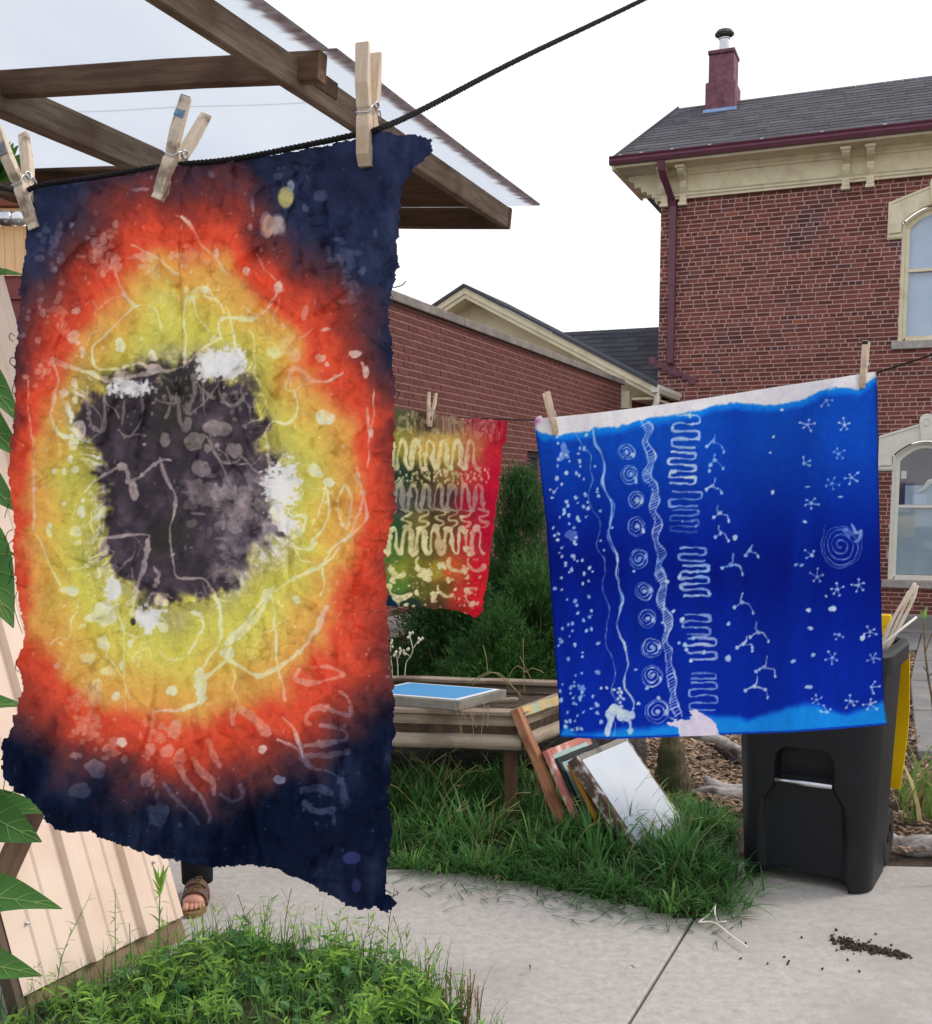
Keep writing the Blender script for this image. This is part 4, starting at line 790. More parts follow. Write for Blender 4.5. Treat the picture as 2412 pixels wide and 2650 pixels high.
m = MB(); m.tube([at(2276, 1676, 4.33), at(2330, 1630, 4.33), at(2372, 1597, 4.36)], .0048, 7); tag(m.build('white_stick', 'white_stick', smooth=True), 'thin straight white stick leaning out over the bin rim', 'stick')
# twig and small litter on the pavement
tg = thing('forked_twig', gnd(1850, 2390), 'bleached forked twig lying on the pavement below the grass', 'twig')
for P, r in [([(1808, 2386), (1835, 2366), (1852, 2340)], .003), ([(1808, 2386), (1850, 2388), (1890, 2420), (1934, 2450)], .0038), ([(1852, 2340), (1850, 2362), (1857, 2386)], .0025), ([(1857, 2386), (1880, 2384)], .002)]:
    m = MB(); m.tube(catmull([gnd(x, y, .02 if y > 2365 else .06) for x, y in P], 4), r, 6); m.build('stem', 'white_stick', tg, smooth=True)
dm = MB()
for k in range(620):
    u = random.gauss(0, 1); t = random.uniform(0, 1); px = 2160 + 180 * t + random.gauss(0, 10); py = 2432 + 44 * t + random.gauss(0, (9 - 6 * t) * (.5 + random.random())) ; p = gnd(px, py, .002); r = .0009 + .0075 * random.random() ** 5
    dm.box(p + V(0, 0, r * .4), (r * 2, r * 1.6, r * 1.2), [unit(rng.normal(size=3)) for _ in range(3)] if False else np.linalg.qr(rng.normal(size=(3, 3)))[0])
for k in range(14): p = gnd(random.uniform(1900, 2330), random.uniform(2400, 2520), .004); dm.box(p, (.008, .006, .005), np.linalg.qr(rng.normal(size=(3, 3)))[0])
tag(dm.build('spilled_soil', 'dirt', recalc=False), 'small dark streak of spilled soil on the pavement', 'soil', kind='stuff')
def curled_leaf(px, py, L, w, label, mat='dead_leaf'):
    p = gnd(px, py, .01); a = random.uniform(0, 6); d = V(math.cos(a), math.sin(a), 0); q = V(-d[1], d[0], 0); m = MB(); A, B = [], []
    for k in range(7): t = k / 6; ww = w * math.sin(math.pi * min(.97, t * .95 + .03)); c = p + d * L * (t - .5) + V(0, 0, .014 * math.sin(t * 3.1)); A.append(c + q * ww + V(0, 0, .008)); B.append(c - q * ww + V(0, 0, .004))
    m.strip(A, B); tag(m.build('fallen_leaf', mat, smooth=True), label, 'leaf')
curled_leaf(1292, 2278, .07, .013, 'dry orange brown leaf at the front edge of the grass'); curled_leaf(1630, 2512, .035, .004, 'tiny dark curled leaf on the pavement left of the joint', 'stem_brown'); curled_leaf(1372, 2512, .03, .004, 'small brown leaf scrap on the pavement below the grass', 'stem_brown')
# ------------------------------------------------------------------ vegetation
def blade_mesh(P, L, w, az, ph, bend, segs=4, prof=None):
    """N curved tapering blades at once: lean angle ph + bend * t from the vertical towards azimuth az"""
    N = len(P); d = np.stack([np.cos(az), np.sin(az), np.zeros(N)], 1); sd_ = np.stack([-np.sin(az), np.cos(az), np.zeros(N)], 1); cur = np.array(P, float); vs = []
    prof = prof or (lambda t: (1 - t) ** .7 if t < 1 else 0.02)
    for k in range(segs + 1):
        t = k / segs; ww = (w * prof(t) * .5)[:, None]; vs += [cur - sd_ * ww, cur + sd_ * ww]
        a = ph + bend * t; cur = cur + (d * np.sin(a)[:, None] + np.array([0, 0, 1.0]) * np.cos(a)[:, None]) * (L / segs)[:, None]; cur[:, 2] = np.maximum(cur[:, 2], .006)
    vs = np.stack(vs, 1).reshape(-1, 3); m = 2 * (segs + 1); b = np.arange(N)[:, None] * m; fs = []
    for k in range(segs): fs.append(np.stack([b[:, 0] + 2 * k, b[:, 0] + 2 * k + 1, b[:, 0] + 2 * k + 3, b[:, 0] + 2 * k + 2], 1))
    return vs, np.concatenate(fs)
def npobj(name, parts, mat, parent=None, smooth=True):
    vs, fs, n = [], [], 0
    for v, f in parts: vs.append(v); fs.append(f + n); n += len(v)
    o = bpy.data.objects.new(name, mesh_np(name, np.concatenate(vs), np.concatenate(fs), smooth)); o.data.materials.append(MATS[mat]); return link(o, parent)
def in_poly_np(x, y, P):
    c = np.zeros(len(x), bool)
    for i in range(len(P)):
        a, b = P[i], P[i - 1]; k = (a[1] > y) != (b[1] > y)
        with np.errstate(divide='ignore', invalid='ignore'): c ^= k & (x < (b[0] - a[0]) * (y - a[1]) / (b[1] - a[1] + 1e-12) + a[0])
    return c
def sample_poly(P, n):
    P = np.array([p[:2] for p in P]); lo, hi = P.min(0), P.max(0); out = np.zeros((0, 2))
    while len(out) < n: q = rng.uniform(lo, hi, (n * 2, 2)); out = np.concatenate([out, q[in_poly_np(q[:, 0], q[:, 1], P)]])
    return out[:n]
def fbm_pts(x, y, s, seed=0): return np.array([mnoise.noise((a * s + seed, b * s, seed * 1.3)) for a, b in zip(x, y)])
# --- lawn
def lawn(n, mat, lmin, lmax, wmin, wmax, seed, name, label):
    q = sample_poly(LW, n); dn = fbm_pts(q[:, 0], q[:, 1], 3.0, seed); q = q[dn > rng.uniform(-.75, .25, len(q))]; dn = fbm_pts(q[:, 0], q[:, 1], 2.2, seed + 4); N = len(q)
    e = np.array([edist(a, b, LW) for a, b in q]); P = np.column_stack([q, .02 + 0 * e]); L = rng.uniform(lmin, lmax, N) * (.6 + .6 * np.clip(e / .35, 0, 1)) * (1 + .6 * dn) * np.where(q[:, 1] > 5.25, .55, 1.0); az = rng.uniform(0, 6.28, N); az = np.where(rng.random(N) < .35, rng.normal(-1.9, .7, N), az)
    ph = np.abs(rng.normal(.3, .35, N)); bend = np.abs(rng.normal(1.2, .6, N)) + .5 * (e < .12)
    return tag(npobj(name, [blade_mesh(P, L, rng.uniform(wmin, wmax, N), az, ph, bend, 5)], mat), label, 'grass', kind='stuff')
def clumps(C, per, lmin, lmax, wmin, wmax, name, mat, label, spread=.035, az0=None):
    Pp, L, W, AZ, PH, BE = [], [], [], [], [], []
    for (x, y, k) in C:
        n = int(per * random.uniform(.5, 1.3)); a = rng.uniform(0, 6.28, n) if az0 is None else rng.normal(az0, .9, n); r = np.abs(rng.normal(0, spread, n)); Pp.append(np.column_stack([x + np.cos(a) * r, y + np.sin(a) * r, np.full(n, .015)])); L.append(rng.uniform(lmin, lmax, n) * k); W.append(rng.uniform(wmin, wmax, n) * min(1.15, .6 + .5 * k)); AZ.append(a + rng.normal(0, .4, n)); ph = np.abs(rng.normal(.42, .3, n)); PH.append(ph); BE.append(np.abs(rng.normal(1.15, .5, n)))
    o = npobj(name, [blade_mesh(np.concatenate(Pp), np.concatenate(L), np.concatenate(W), np.concatenate(AZ), np.concatenate(PH), np.concatenate(BE), 6, lambda t: (.55 + 1.2 * t if t < .35 else (1 - t) ** .75 * 1.3) if t < 1 else .02)], mat); return tag(o, label, 'grass', kind='stuff')
def lawn_pts(n, seed):
    out = []
    for x, y in sample_poly(LW, n):
        d = mnoise.noise((x * 2.6, y * 2.6, seed)); e = edist(x, y, LW); out.append((x, y, (.62 + .9 * max(-.3, d)) * (.55 + .55 * min(1, e / .3)) * (.55 if y > 5.3 else 1.0)))
    return out
clumps(lawn_pts(330, 1), 26, .13, .34, .007, .014, 'grass', 'grass', 'long green grass sprawling over the pavement edge below the screens')
clumps(lawn_pts(330, 2), 22, .10, .28, .007, .013, 'grass', 'grass_dark', 'darker green grass blades in the thick of the lawn')
clumps(lawn_pts(110, 3), 14, .12, .28, .008, .016, 'grass', 'weed', 'yellow green broad grass tufts dotted through the lawn')
clumps(lawn_pts(110, 4), 6, .2, .42, .0018, .0032, 'grass', 'grass_dry', 'thin pale seeding grass stalks above the lawn')
# grass fringe lying over the concrete
def fringe(poly_px, n, mat, lmin, lmax):
    pts = np.array([gnd(*p)[:2] for p in poly_px]); t = rng.uniform(0, len(pts) - 1.001, n); i = t.astype(int); q = pts[i] + (pts[i + 1] - pts[i]) * (t - i)[:, None] + rng.normal(0, .045, (n, 2)) + np.array([0, .02]); P = np.column_stack([q, np.full(n, .012)])
    return blade_mesh(P, rng.uniform(lmin, lmax, n), rng.uniform(.005, .011, n), rng.normal(-1.3, .9, n), rng.uniform(.4, 1.2, n), rng.uniform(.5, 1.3, n), 5)
FR = [(1000, 2255), (1150, 2258), (1300, 2275), (1450, 2305), (1600, 2340), (1750, 2368), (1850, 2372), (1905, 2340), (1925, 2250)]
tag(npobj('grass_fringe', [fringe(FR, 620, 'grass', .08, .24)], 'grass'), 'grass blades flopped flat over the concrete edge', 'grass', kind='stuff')
cl_ = []
for px, py in [(random.uniform(1000, 1930), 0) for _ in range(150)]:
    py = np.interp(px, [1000, 1300, 1600, 1750, 1900], [2268, 2290, 2352, 2392, 2370]) + abs(random.gauss(0, 26)); cl_.append(blade_mesh(np.array([gnd(px, py, .006)]), np.array([random.uniform(.03, .12)]), np.array([random.uniform(.003, .007)]), np.array([random.uniform(0, 6.28)]), np.array([1.45]), np.array([.12]), 3))
tag(npobj('grass_clippings', cl_, 'grass_dark'), 'loose cut blades scattered on the concrete in front of the lawn', 'grass clippings', kind='stuff')
# seed heads: three thin fingers on a stem (crabgrass)
sm_ = MB()
for k in range(46):
    q = sample_poly(LW, 1)[0]; h = random.uniform(.22, .38); a = random.uniform(0, 6.28); top = V(q[0] + math.cos(a) * h * .45, q[1] + math.sin(a) * h * .45, h); sm_.tube(catmull([V(q[0], q[1], .02), V(q[0] + math.cos(a) * h * .12, q[1] + math.sin(a) * h * .12, h * .6), top], 4), .0009, 4, cap=False)
    for j in range(random.choice((2, 3, 4))): b = a + random.uniform(-1, 1); sm_.tube([top, top + V(math.cos(b) * .06, math.sin(b) * .06, random.uniform(.0, .05))], .001, 4, cap=False)
tag(sm_.build('seeding_grass', 'grass_dry', recalc=False), 'spidery seed heads of crabgrass above the lawn', 'grass', kind='stuff')
# --- near weed bed
def leaf_cloud(P, D, Nn, L, W, fold=.25):
    """N pointed leaves, six vertices each: base P, direction D, normal Nn"""
    D = D / np.linalg.norm(D, axis=1)[:, None]; S = np.cross(D, Nn); S /= np.linalg.norm(S, axis=1)[:, None] + 1e-9; U = np.cross(S, D); L, W = L[:, None], W[:, None]
    v = np.stack([P, P + D * L * .35 + S * W * .5 + U * W * fold, P + D * L * .4 , P + D * L * .35 - S * W * .5 + U * W * fold, P + D * L * .72 + S * W * .33 + U * W * fold * .5 - U * L * .04, P + D * L * .72 - S * W * .33 + U * W * fold * .5 - U * L * .04, P + D * L - U * L * .14], 1)
    N = len(P); b = np.arange(N)[:, None] * 7; F = [(0, 1, 2), (0, 2, 3), (1, 4, 2), (3, 2, 5), (4, 6, 2), (2, 6, 5)]
    f = np.concatenate([b + np.array(t) for t in F]); return v.reshape(-1, 3), f
def rand_dirs(n, up=.3):
    a = rng.uniform(0, 6.28, n); z = rng.normal(up, .4, n); v = np.stack([np.cos(a), np.sin(a), z], 1); return v / np.linalg.norm(v, axis=1)[:, None]
def weeds(n, mat, hmin, hmax, lmin, lmax, asp, seed, label, per=7):
    q = sample_poly(WEED, n); dn = fbm_pts(q[:, 0], q[:, 1], 4, seed); q = q[dn > rng.uniform(-.5, .35, len(q))]; e = np.array([edist(a, b, WEED) for a, b in q]); kp = rng.random(len(q)) < .35 + e / .22; q, e = q[kp], e[kp]; N = len(q); H = rng.uniform(hmin, hmax, N) * np.clip(.72 + e / .8, 0, 1.0) * np.clip(.72 + 1.3 * fbm_pts(q[:, 0], q[:, 1], 5.5, seed + 3), .3, 1.7); az = rng.uniform(0, 6.28, N); ph = np.abs(rng.normal(.1, .15, N))
    P = np.column_stack([q, np.full(N, .01)]); top = P + np.stack([np.cos(az) * np.sin(ph), np.sin(az) * np.sin(ph), np.cos(ph)], 1) * H[:, None]
    base = np.repeat(P, per, 0); tt = rng.uniform(.25, 1, len(base))[:, None]; LP = base + (np.repeat(top, per, 0) - base) * tt; D = rand_dirs(len(LP), .35); U = np.tile([0, 0, 1.0], (len(LP), 1)) + rng.normal(0, .35, (len(LP), 3)); L = rng.uniform(lmin, lmax, len(LP))
    tag(npobj('weeds', [leaf_cloud(LP, D, U, L, L * asp)], mat), label, 'weeds', kind='stuff')
    st_ = blade_mesh(P, H, np.full(N, .003), az, ph, 0 * ph, 2, lambda t: 1 - .6 * t); return st_
S_ = [weeds(820, 'weed', .035, .115, .025, .06, .26, 11, 'mid green lance leaved weeds crowding the near bed', 8), weeds(520, 'weed_blue', .03, .09, .022, .05, .7, 12, 'broad blue green leaves low in the near bed', 6), weeds(320, 'weed_lime', .05, .15, .03, .065, .22, 13, 'bright lime leaved weeds standing among the others', 8)]
tag(npobj('weed_stems', S_, 'stemgreen'), 'thin green stems in the near weed bed', 'weeds', kind='stuff')
q = sample_poly(WEED, 3000); N = len(q); tag(npobj('bed_grass', [blade_mesh(np.column_stack([q, np.full(N, .01)]), rng.uniform(.05, .19, N), rng.uniform(.0025, .0055, N), rng.uniform(0, 6.28, N), np.abs(rng.normal(.2, .2, N)), np.abs(rng.normal(.7, .4, N)), 4)], 'grass'), 'grass blades mixed into the near weed bed', 'grass', kind='stuff')
def broadleaf(p, D, Nn, L, W, name, mat, parent, curl=.2, fold=.18, n=10, wav=.04, heart=.0, veins=False):
    """one large leaf: a curved blade with midrib fold and wavy rim"""
    D = unit(D); Nn = np.asarray(Nn, float); S = unit(np.cross(D, Nn)); U = np.cross(S, D); vs = []; fs = []; c = np.array(p, float); ph = 0
    for i in range(n + 1):
        t = i / n; ww = W * .5 * (math.sin(math.pi * min(1, t * .93 + .07) ** (.62)) ** .9) if t < 1 else 0.001; dirc = D * math.cos(curl * t * 2) - U * math.sin(curl * t * 2); up = U * math.cos(curl * t * 2) + D * math.sin(curl * t * 2)
        for k in (-1, -.5, 0, .5, 1):
            vs.append(c + S * ww * k + up * (abs(k) * ww * fold * 2 + wav * ww * math.sin(7 * t + 2 * k) * abs(k)) - dirc * heart * W * abs(k) * (1 - t) ** 3)
        c = c + dirc * L / n
    for i in range(n):
        for k in range(4): fs.append((i * 5 + k, i * 5 + k + 1, i * 5 + 6 + k, i * 5 + 5 + k))
    me = bpy.data.meshes.new(name); me.from_pydata([tuple(v) for v in vs], [], fs); me.polygons.foreach_set('use_smooth', np.ones(len(fs), bool)); me.update(); me.materials.append(MATS[mat]); o = link(bpy.data.objects.new(name, me), parent)
    if veins:
        m = MB(); mid_ = [vs[i * 5 + 2] + U * .0008 for i in range(n + 1)]; m.tube(mid_, list(np.linspace(.0022, .0006, n + 1)), 5)
        for i in range(1, n - 2, 2):
            for k in (0, 4): m.tube([vs[i * 5 + 2] + U * .0006, vs[min(n, i + 1) * 5 + (1 if k == 0 else 3)] + U * .0006, vs[min(n, i + 2) * 5 + k] + U * .0004], [.0010, .0008, .0004], 4)
        m.build('vein', 'stemgreen', o)
    return o
# taller single weeds in front of the tan wall and along the bed
def horseweed(base, h, leanx, n, L, label, mat='weed', tuft=0, r=.0032):
    t_ = thing('tall_weed', base, label, 'weed'); top = base + V(leanx, random.uniform(-.03, .03), h); P = catmull([base, base + V(leanx * .25, 0, h * .5), top], 8); m = MB(); m.tube(P, list(np.linspace(r, r * .35, len(P))), 6); m.build('stem', 'stemgreen', t_, smooth=True)
    for k in range(n):
        t = .18 + .8 * k / n; p = P[int(t * (len(P) - 1))]; a = k * 2.4 + random.uniform(-.3, .3); l = L * random.uniform(.7, 1.15) * (1.1 - .5 * t); broadleaf(p, V(math.cos(a), math.sin(a), random.uniform(.2, .7)), V(0, 0, 1), l, l * .13, 'leaf', mat, t_, .35, .1, 5)
    for k in range(tuft): a = k * 2.4; broadleaf(P[-1] - V(0, 0, .012 * (k % 4)), V(math.cos(a) * (.25 + .03 * k), math.sin(a) * (.25 + .03 * k), 1), V(math.cos(a + 1.5), math.sin(a + 1.5), .2), L * .85, L * .14, 'leaf', 'weed_lime', t_, .12, .12, 5)
    return t_
G = lambda x, y, z=0.0: gnd(x, y, .01)
horseweed(G(412, 2560), .36, .02, 16, .075, 'tall weed with bright tufted whorl in front of the tan wall', tuft=12, r=.004)
horseweed(G(300, 2560), .34, .015, 22, .05, 'feathery thin leaved weed left of the tufted one', r=.0022)
horseweed(G(140, 2640), .40, .13, 22, .045, 'spindly weed leaning right across the tan wall', r=.002)
horseweed(G(345, 2585), .24, -.01, 9, .06, 'short leafy weed standing between two tall ones before the tan wall', 'weed_blue')
horseweed(G(590, 2500), .17, .02, 10, .055, 'upright weed with narrow leaves below the hanging person foot', 'weed')
horseweed(G(700, 2480), .16, -.03, 10, .05, 'narrow leaved weed near the middle of the bed edge', 'weed_lime')
horseweed(G(850, 2540), .2, .04, 12, .05, 'weed with long lance leaves right of the bed middle', 'weed_lime')
horseweed(G(960, 2560), .17, .03, 8, .055, 'small green weed near the right end of the bed', 'weed')
def wisp(px, py, h, lx, label, fl=3):
    b = G(px, py); t_ = thing('wispy_weed', b, label, 'weed'); top = b + V(lx, 0, h); P = catmull([b, b + V(lx * .3, 0, h * .5), top], 6); m = MB(); m.tube(P, .0013, 4); m.build('stem', 'stem_brown', t_)
    for k in range(fl):
        p = P[int(len(P) * (.5 + .45 * k / fl)) - 1]; e = p + V(random.uniform(-.05, .05), 0, random.uniform(.02, .06)); m = MB(); m.tube([p, e], .0008, 4); sg_ = m.build('sprig', 'stem_brown', t_); m = MB(); m.lathe([(0, .008), (.003, .004), (.0035, 0), (0, -.006)], e, 6); m.build('bud', 'seedhead', sg_)
for i, (px, py, h, lx, lab) in enumerate([(735, 2440, .2, .03, 'wispy brown stem rising alone at the middle of the weed bed'), (1000, 2490, .26, .03, 'tallest thin brown stem under the dark cloth corner'), (1050, 2520, .2, -.04, 'thin stem crossing beside the tallest brown one'), (930, 2500, .17, .05, 'short brown stem leaning right toward the pavement'), (640, 2420, .15, -.03, 'thin bending stem near the sandal'), (1090, 2560, .15, .05, 'rightmost wispy stem of the weed bed')]): wisp(px, py, h, lx, lab)
tw_ = []; tl = []
for k in range(110):
    t = random.random(); b = V(*sample_poly(WEED, 1)[0], .01); h = random.uniform(.12, .27) * (.6 + .4 * min(1, edist(b[0], b[1], WEED) / .25)); lx, ly = random.gauss(0, .05), random.gauss(0, .04); az = np.array([math.atan2(ly, lx)]); tw_.append(blade_mesh(np.array([b]), np.array([h]), np.array([.0028]), az, np.array([abs(random.gauss(.05, .1))]), np.array([abs(random.gauss(.15, .2))]), 5, lambda t: 1 - .6 * t)); n = 9
    tt = rng.uniform(.3, 1, n); P = np.array([b + V(math.cos(az[0]) * .12 * h * q, math.sin(az[0]) * .12 * h * q, h * q) for q in tt]); L = rng.uniform(.015, .05, n); tl.append(leaf_cloud(P, rand_dirs(n, .7), np.tile([0, 0, 1.0], (n, 1)) + rng.normal(0, .3, (n, 3)), L, L * .16))
tag(npobj('lanky_weeds', tw_, 'stemgreen'), 'lanky thin stems standing above the other weeds', 'weeds', kind='stuff'); tag(npobj('lanky_leaves', tl, 'weed_lime'), 'narrow leaves of the lanky stems in the near bed', 'weeds', kind='stuff')
bs = MB()
for k in range(34): p = G(random.choice((1130, 1190, 1225, 960)) + random.gauss(0, 22), random.uniform(2600, 2660)); h = random.uniform(.05, .14); bs.tube([p, p + V(random.gauss(0, .012), random.gauss(0, .01), h)], .0018, 5)
tag(bs.build('cut_stalks', 'stalk_brown', recalc=False), 'clusters of cut brown stalks at the front of the weed bed', 'stalks', kind='stuff')
# large single leaves in the bed
for i, (px, py, L, lab) in enumerate([(1110, 2630, .085, 'pale round broad leaf at the right front of the weed bed'), (830, 2590, .06, 'heart shaped leaf in the middle of the weed bed'), (790, 2480, .05, 'blue green round leaf near the top edge of the bed'), (420, 2530, .07, 'wide leaf at the foot of the tufted weed'), (560, 2550, .06, 'broad leaf between tufted weed and bed middle'), (400, 2640, .09, 'bright lobed leaf at the bottom of the weed bed')]):
    b = G(px, py); h = random.uniform(.06, .12); t_ = thing('broad_leaf_weed', b, lab, 'weed'); m = MB(); m.tube([b, b + V(0, 0, h)], .002, 5); m.build('stem', 'stemgreen', t_); broadleaf(b + V(0, .0, h), V(.3, -.75, .25), V(0, -.5, 1), L, L * .8, 'leaf', 'weed_lime' if i in (0, 5) else 'weed_blue', t_, .3, .12, 8, heart=.15)
# --- sunflower at the left edge: stalk outside the frame, leaves reaching in
sfb = at(-150, 1268, 1.75) * V(1, 1, 0); sf = thing('sunflower', sfb, 'tall sunflower plant reaching in with big leaves along the left edge', 'plant')
m = MB(); m.tube(catmull([sfb, at(-140, 1800, 1.75), at(-120, 1000, 1.76), at(-40, 440, 1.8)], 8), [.014] * 25, 10); m.build('stem', 'stemgreen', sf, smooth=True)
LV = [((-130, 745), (62, 712), 90, (0, -.35, 1), 1.75, .25), ((-120, 890), (46, 1095), 95, (.5, -.8, .5), 1.72, .1), ((-130, 1010), (30, 1190), 110, (.2, -.9, .3), 1.8, .15), ((-140, 1150), (20, 1330), 110, (.1, -.9, .4), 1.7, .15), ((-120, 1330), (22, 1612), 170, (.6, -.8, .1), 1.72, .1), ((-140, 1850), (44, 1840), 90, (0, -.6, 1), 1.74, .3), ((-170, 2140), (118, 2118), 150, (0, -.45, 1), 1.66, .35), ((-130, 2060), (66, 2206), 160, (.1, -1, .45), 1.62, .2), ((-160, 2330), (128, 2376), 150, (0, -.55, 1), 1.6, .3), ((-160, 2480), (72, 2560), 120, (.0, -.8, .8), 1.62, .25), ((-150, 1420), (16, 1450), 80, (.3, -.8, .6), 1.78, .2)]
for (bx, by), (tx, ty), w, nn, Y, cu in LV:
    p, q = at(bx, by, Y + .05), at(tx, ty, Y); broadleaf(p, q - p + V(0, 0, cu * np.linalg.norm(q - p) * .9), nn, np.linalg.norm(q - p) * 1.04, w / FPX * Y, 'leaf', 'sunflower', sf, cu, .12, 14, .16, .1, True)
hd_ = at(-10, 425, 1.8)
for k in range(26): a = k * 2.399; rr = .1 + .028 * k; broadleaf(hd_ + V(0, 0, -.02), V(math.cos(a) * rr * 1.3 + .15, math.sin(a) * rr * .6 - .2, .9 - .028 * k), V(math.sin(a), -1, .3), .06, .022, 'bract', 'sunflower', sf, .1, .1, 5)
# --- junipers and yew by the annex
def conifer(name, c, h, rad, n, mat, label, shape, needle, seed, up=.75, light=None):
    t_ = thing(name, c, label, 'shrub'); m = MB()
    for k in range(7):
        a = k * 2.4; e = c + V(math.cos(a) * rad * .45, math.sin(a) * rad * .45, h * random.uniform(.5, .9)); m.tube(catmull([c, c + V(math.cos(a) * rad * .15, math.sin(a) * rad * .15, h * .3), e], 4), [.02, .018, .016, .014, .012, .01, .008, .006, .004], 5)
    m.build('trunk', 'stem_brown', t_)
    nc = 60 if rad > .25 else 40; cz = rng.uniform(.05, 1, nc); ca = rng.uniform(0, 6.28, nc); cr = np.array([shape(z) for z in cz]) * rad * rng.uniform(.55, 1.0, nc); ctr = np.stack([np.cos(ca) * cr, np.sin(ca) * cr, cz * h], 1)
    i = rng.integers(0, nc, n); spread = rad * .26; P = ctr[i] + rng.normal(0, 1, (n, 3)) * spread * np.array([.6, .6, 1.0]); P[:, 2] = np.clip(P[:, 2], .03, None)
    D = (P - np.array([0, 0, h * .25])) * np.array([1, 1, .2]); D = D / (np.linalg.norm(D, axis=1)[:, None] + 1e-6) + np.array([0, 0, up]) + rng.normal(0, .35, (n, 3)); D /= np.linalg.norm(D, axis=1)[:, None]
    per = 9; PP = np.repeat(P, per, 0) + np.repeat(D, per, 0) * rng.uniform(0, needle * 2.2, (n * per, 1)); DD = np.repeat(D, per, 0) + rng.normal(0, .5, (n * per, 3)); DD /= np.linalg.norm(DD, axis=1)[:, None]; SS = np.cross(DD, rng.normal(0, 1, (n * per, 3))); SS /= np.linalg.norm(SS, axis=1)[:, None]; Ln = rng.uniform(.6, 1.2, (n * per, 1)) * needle
    v = np.stack([PP - SS * .0034, PP + SS * .0034, PP + DD * Ln * .6 + SS * .0024, PP + DD * Ln], 1).reshape(-1, 3) + np.asarray(c); b = np.arange(n * per)[:, None] * 4; f = b + np.array([0, 1, 2, 3]); npobj('foliage', [(v, f)], mat, t_, False); return t_
jc = lambda px, Y: V(at(px, YH, Y)[0], Y, slope_z(Y) - .05)
conifer('juniper', jc(1348, 8.3), 1.74, .30, 6400, 'juniper', 'tall upright dark green juniper in front of the annex window', lambda z: (1 - z) ** .6 * .85 + .12, .04, 1, 1.0)
conifer('juniper', jc(1395, 7.3), 1.08, .30, 5200, 'juniper_light', 'lower brighter green juniper at the foot of the tall one', lambda z: math.sin(min(1, z * .8 + .2) * math.pi) ** .6, .036, 2)
conifer('yew_bush', jc(1165, 7.7), .95, .44, 6500, 'yew', 'dark rounded evergreen bush beside the stone capped pier', lambda z: math.sin(min(1, z * .72 + .28) * math.pi) ** .6, .034, 3, .4)
conifer('yew_bush', jc(1268, 8.6), 1.0, .46, 5200, 'juniper', 'feathery evergreen bush between the dark yew and tall juniper', lambda z: math.sin(min(1, z * .75 + .25) * math.pi) ** .6, .036, 4, .5)
conifer('juniper', jc(1290, 7.0), .72, .34, 4200, 'juniper_light', 'short spreading light green juniper behind the blue screen', lambda z: math.sin(min(1, z * .7 + .3) * math.pi) ** .6, .036, 5, .5)
conifer('yew_bush', jc(1480, 7.8), 1.0, .36, 3600, 'yew', 'evergreen bush mostly hidden behind the blue cloth', lambda z: math.sin(min(1, z * .75 + .25) * math.pi) ** .6, .036, 6, .5)
# arching grass stems over the planter
for i, P in enumerate([[(1205, 1775), (1250, 1745), (1275, 1740), (1300, 1755), (1350, 1800)], [(1220, 1775), (1250, 1750), (1290, 1742), (1330, 1780), (1346, 1802)], [(1357, 1800), (1356, 1740), (1354, 1700), (1354, 1652)], [(1312, 1785), (1320, 1745), (1340, 1724), (1362, 1740)], [(1362, 1742), (1375, 1730), (1395, 1735), (1408, 1742)], [(1262, 1742), (1258, 1700), (1250, 1670)], [(1388, 1798), (1380, 1770), (1368, 1745), (1345, 1698)]]):
    m = MB(); m.tube(catmull([at(x, y, 5.55 + .05 * i) for x, y in P], 5), .0022, 4); tag(m.build('grass_stem', 'grass_dry', smooth=True), ['long arching grass stem over the blue screen corner', 'second arching stem crossing above the planter', 'straight upright grass stem against the juniper', 'stem curving up from the planter edge', 'short hooked stem tip right of the upright stem', 'thin stem standing left of the upright one', 'stem bending down to the painted frame'][i], 'grass stem')
# pale dry flower stalks beside the pier
fl = thing('dry_flower_plant', at(1035, 1800, 6.6) * V(1, 1, 0), 'pale dried flower stalks beside the stone capped pier', 'plant')
for P in [[(1048, 1740), (1062, 1700), (1068, 1680), (1060, 1645)], [(1068, 1680), (1078, 1665), (1085, 1655)], [(1030, 1750), (1028, 1710), (1025, 1690)], [(1015, 1745), (1012, 1710), (1010, 1670)], [(1062, 1700), (1050, 1690)], [(1030, 1705), (1036, 1690)]]:
    Pw = [at(x, y, 6.6) for x, y in P]
    if P[0][1] > 1735: Pw = [V(Pw[0][0], 6.6, 0)] + Pw
    m = MB(); m.tube(catmull(Pw, 4), .003, 5); s_ = m.build('stalk', 'seedhead', fl, smooth=True)
    for k in range(5): m = MB(); m.lathe([(0, .016), (.008, .008), (.007, 0), (0, -.006)], Pw[-1] + rng.normal(0, .014, 3), 6); m.build('seed_head', 'seedhead', s_)
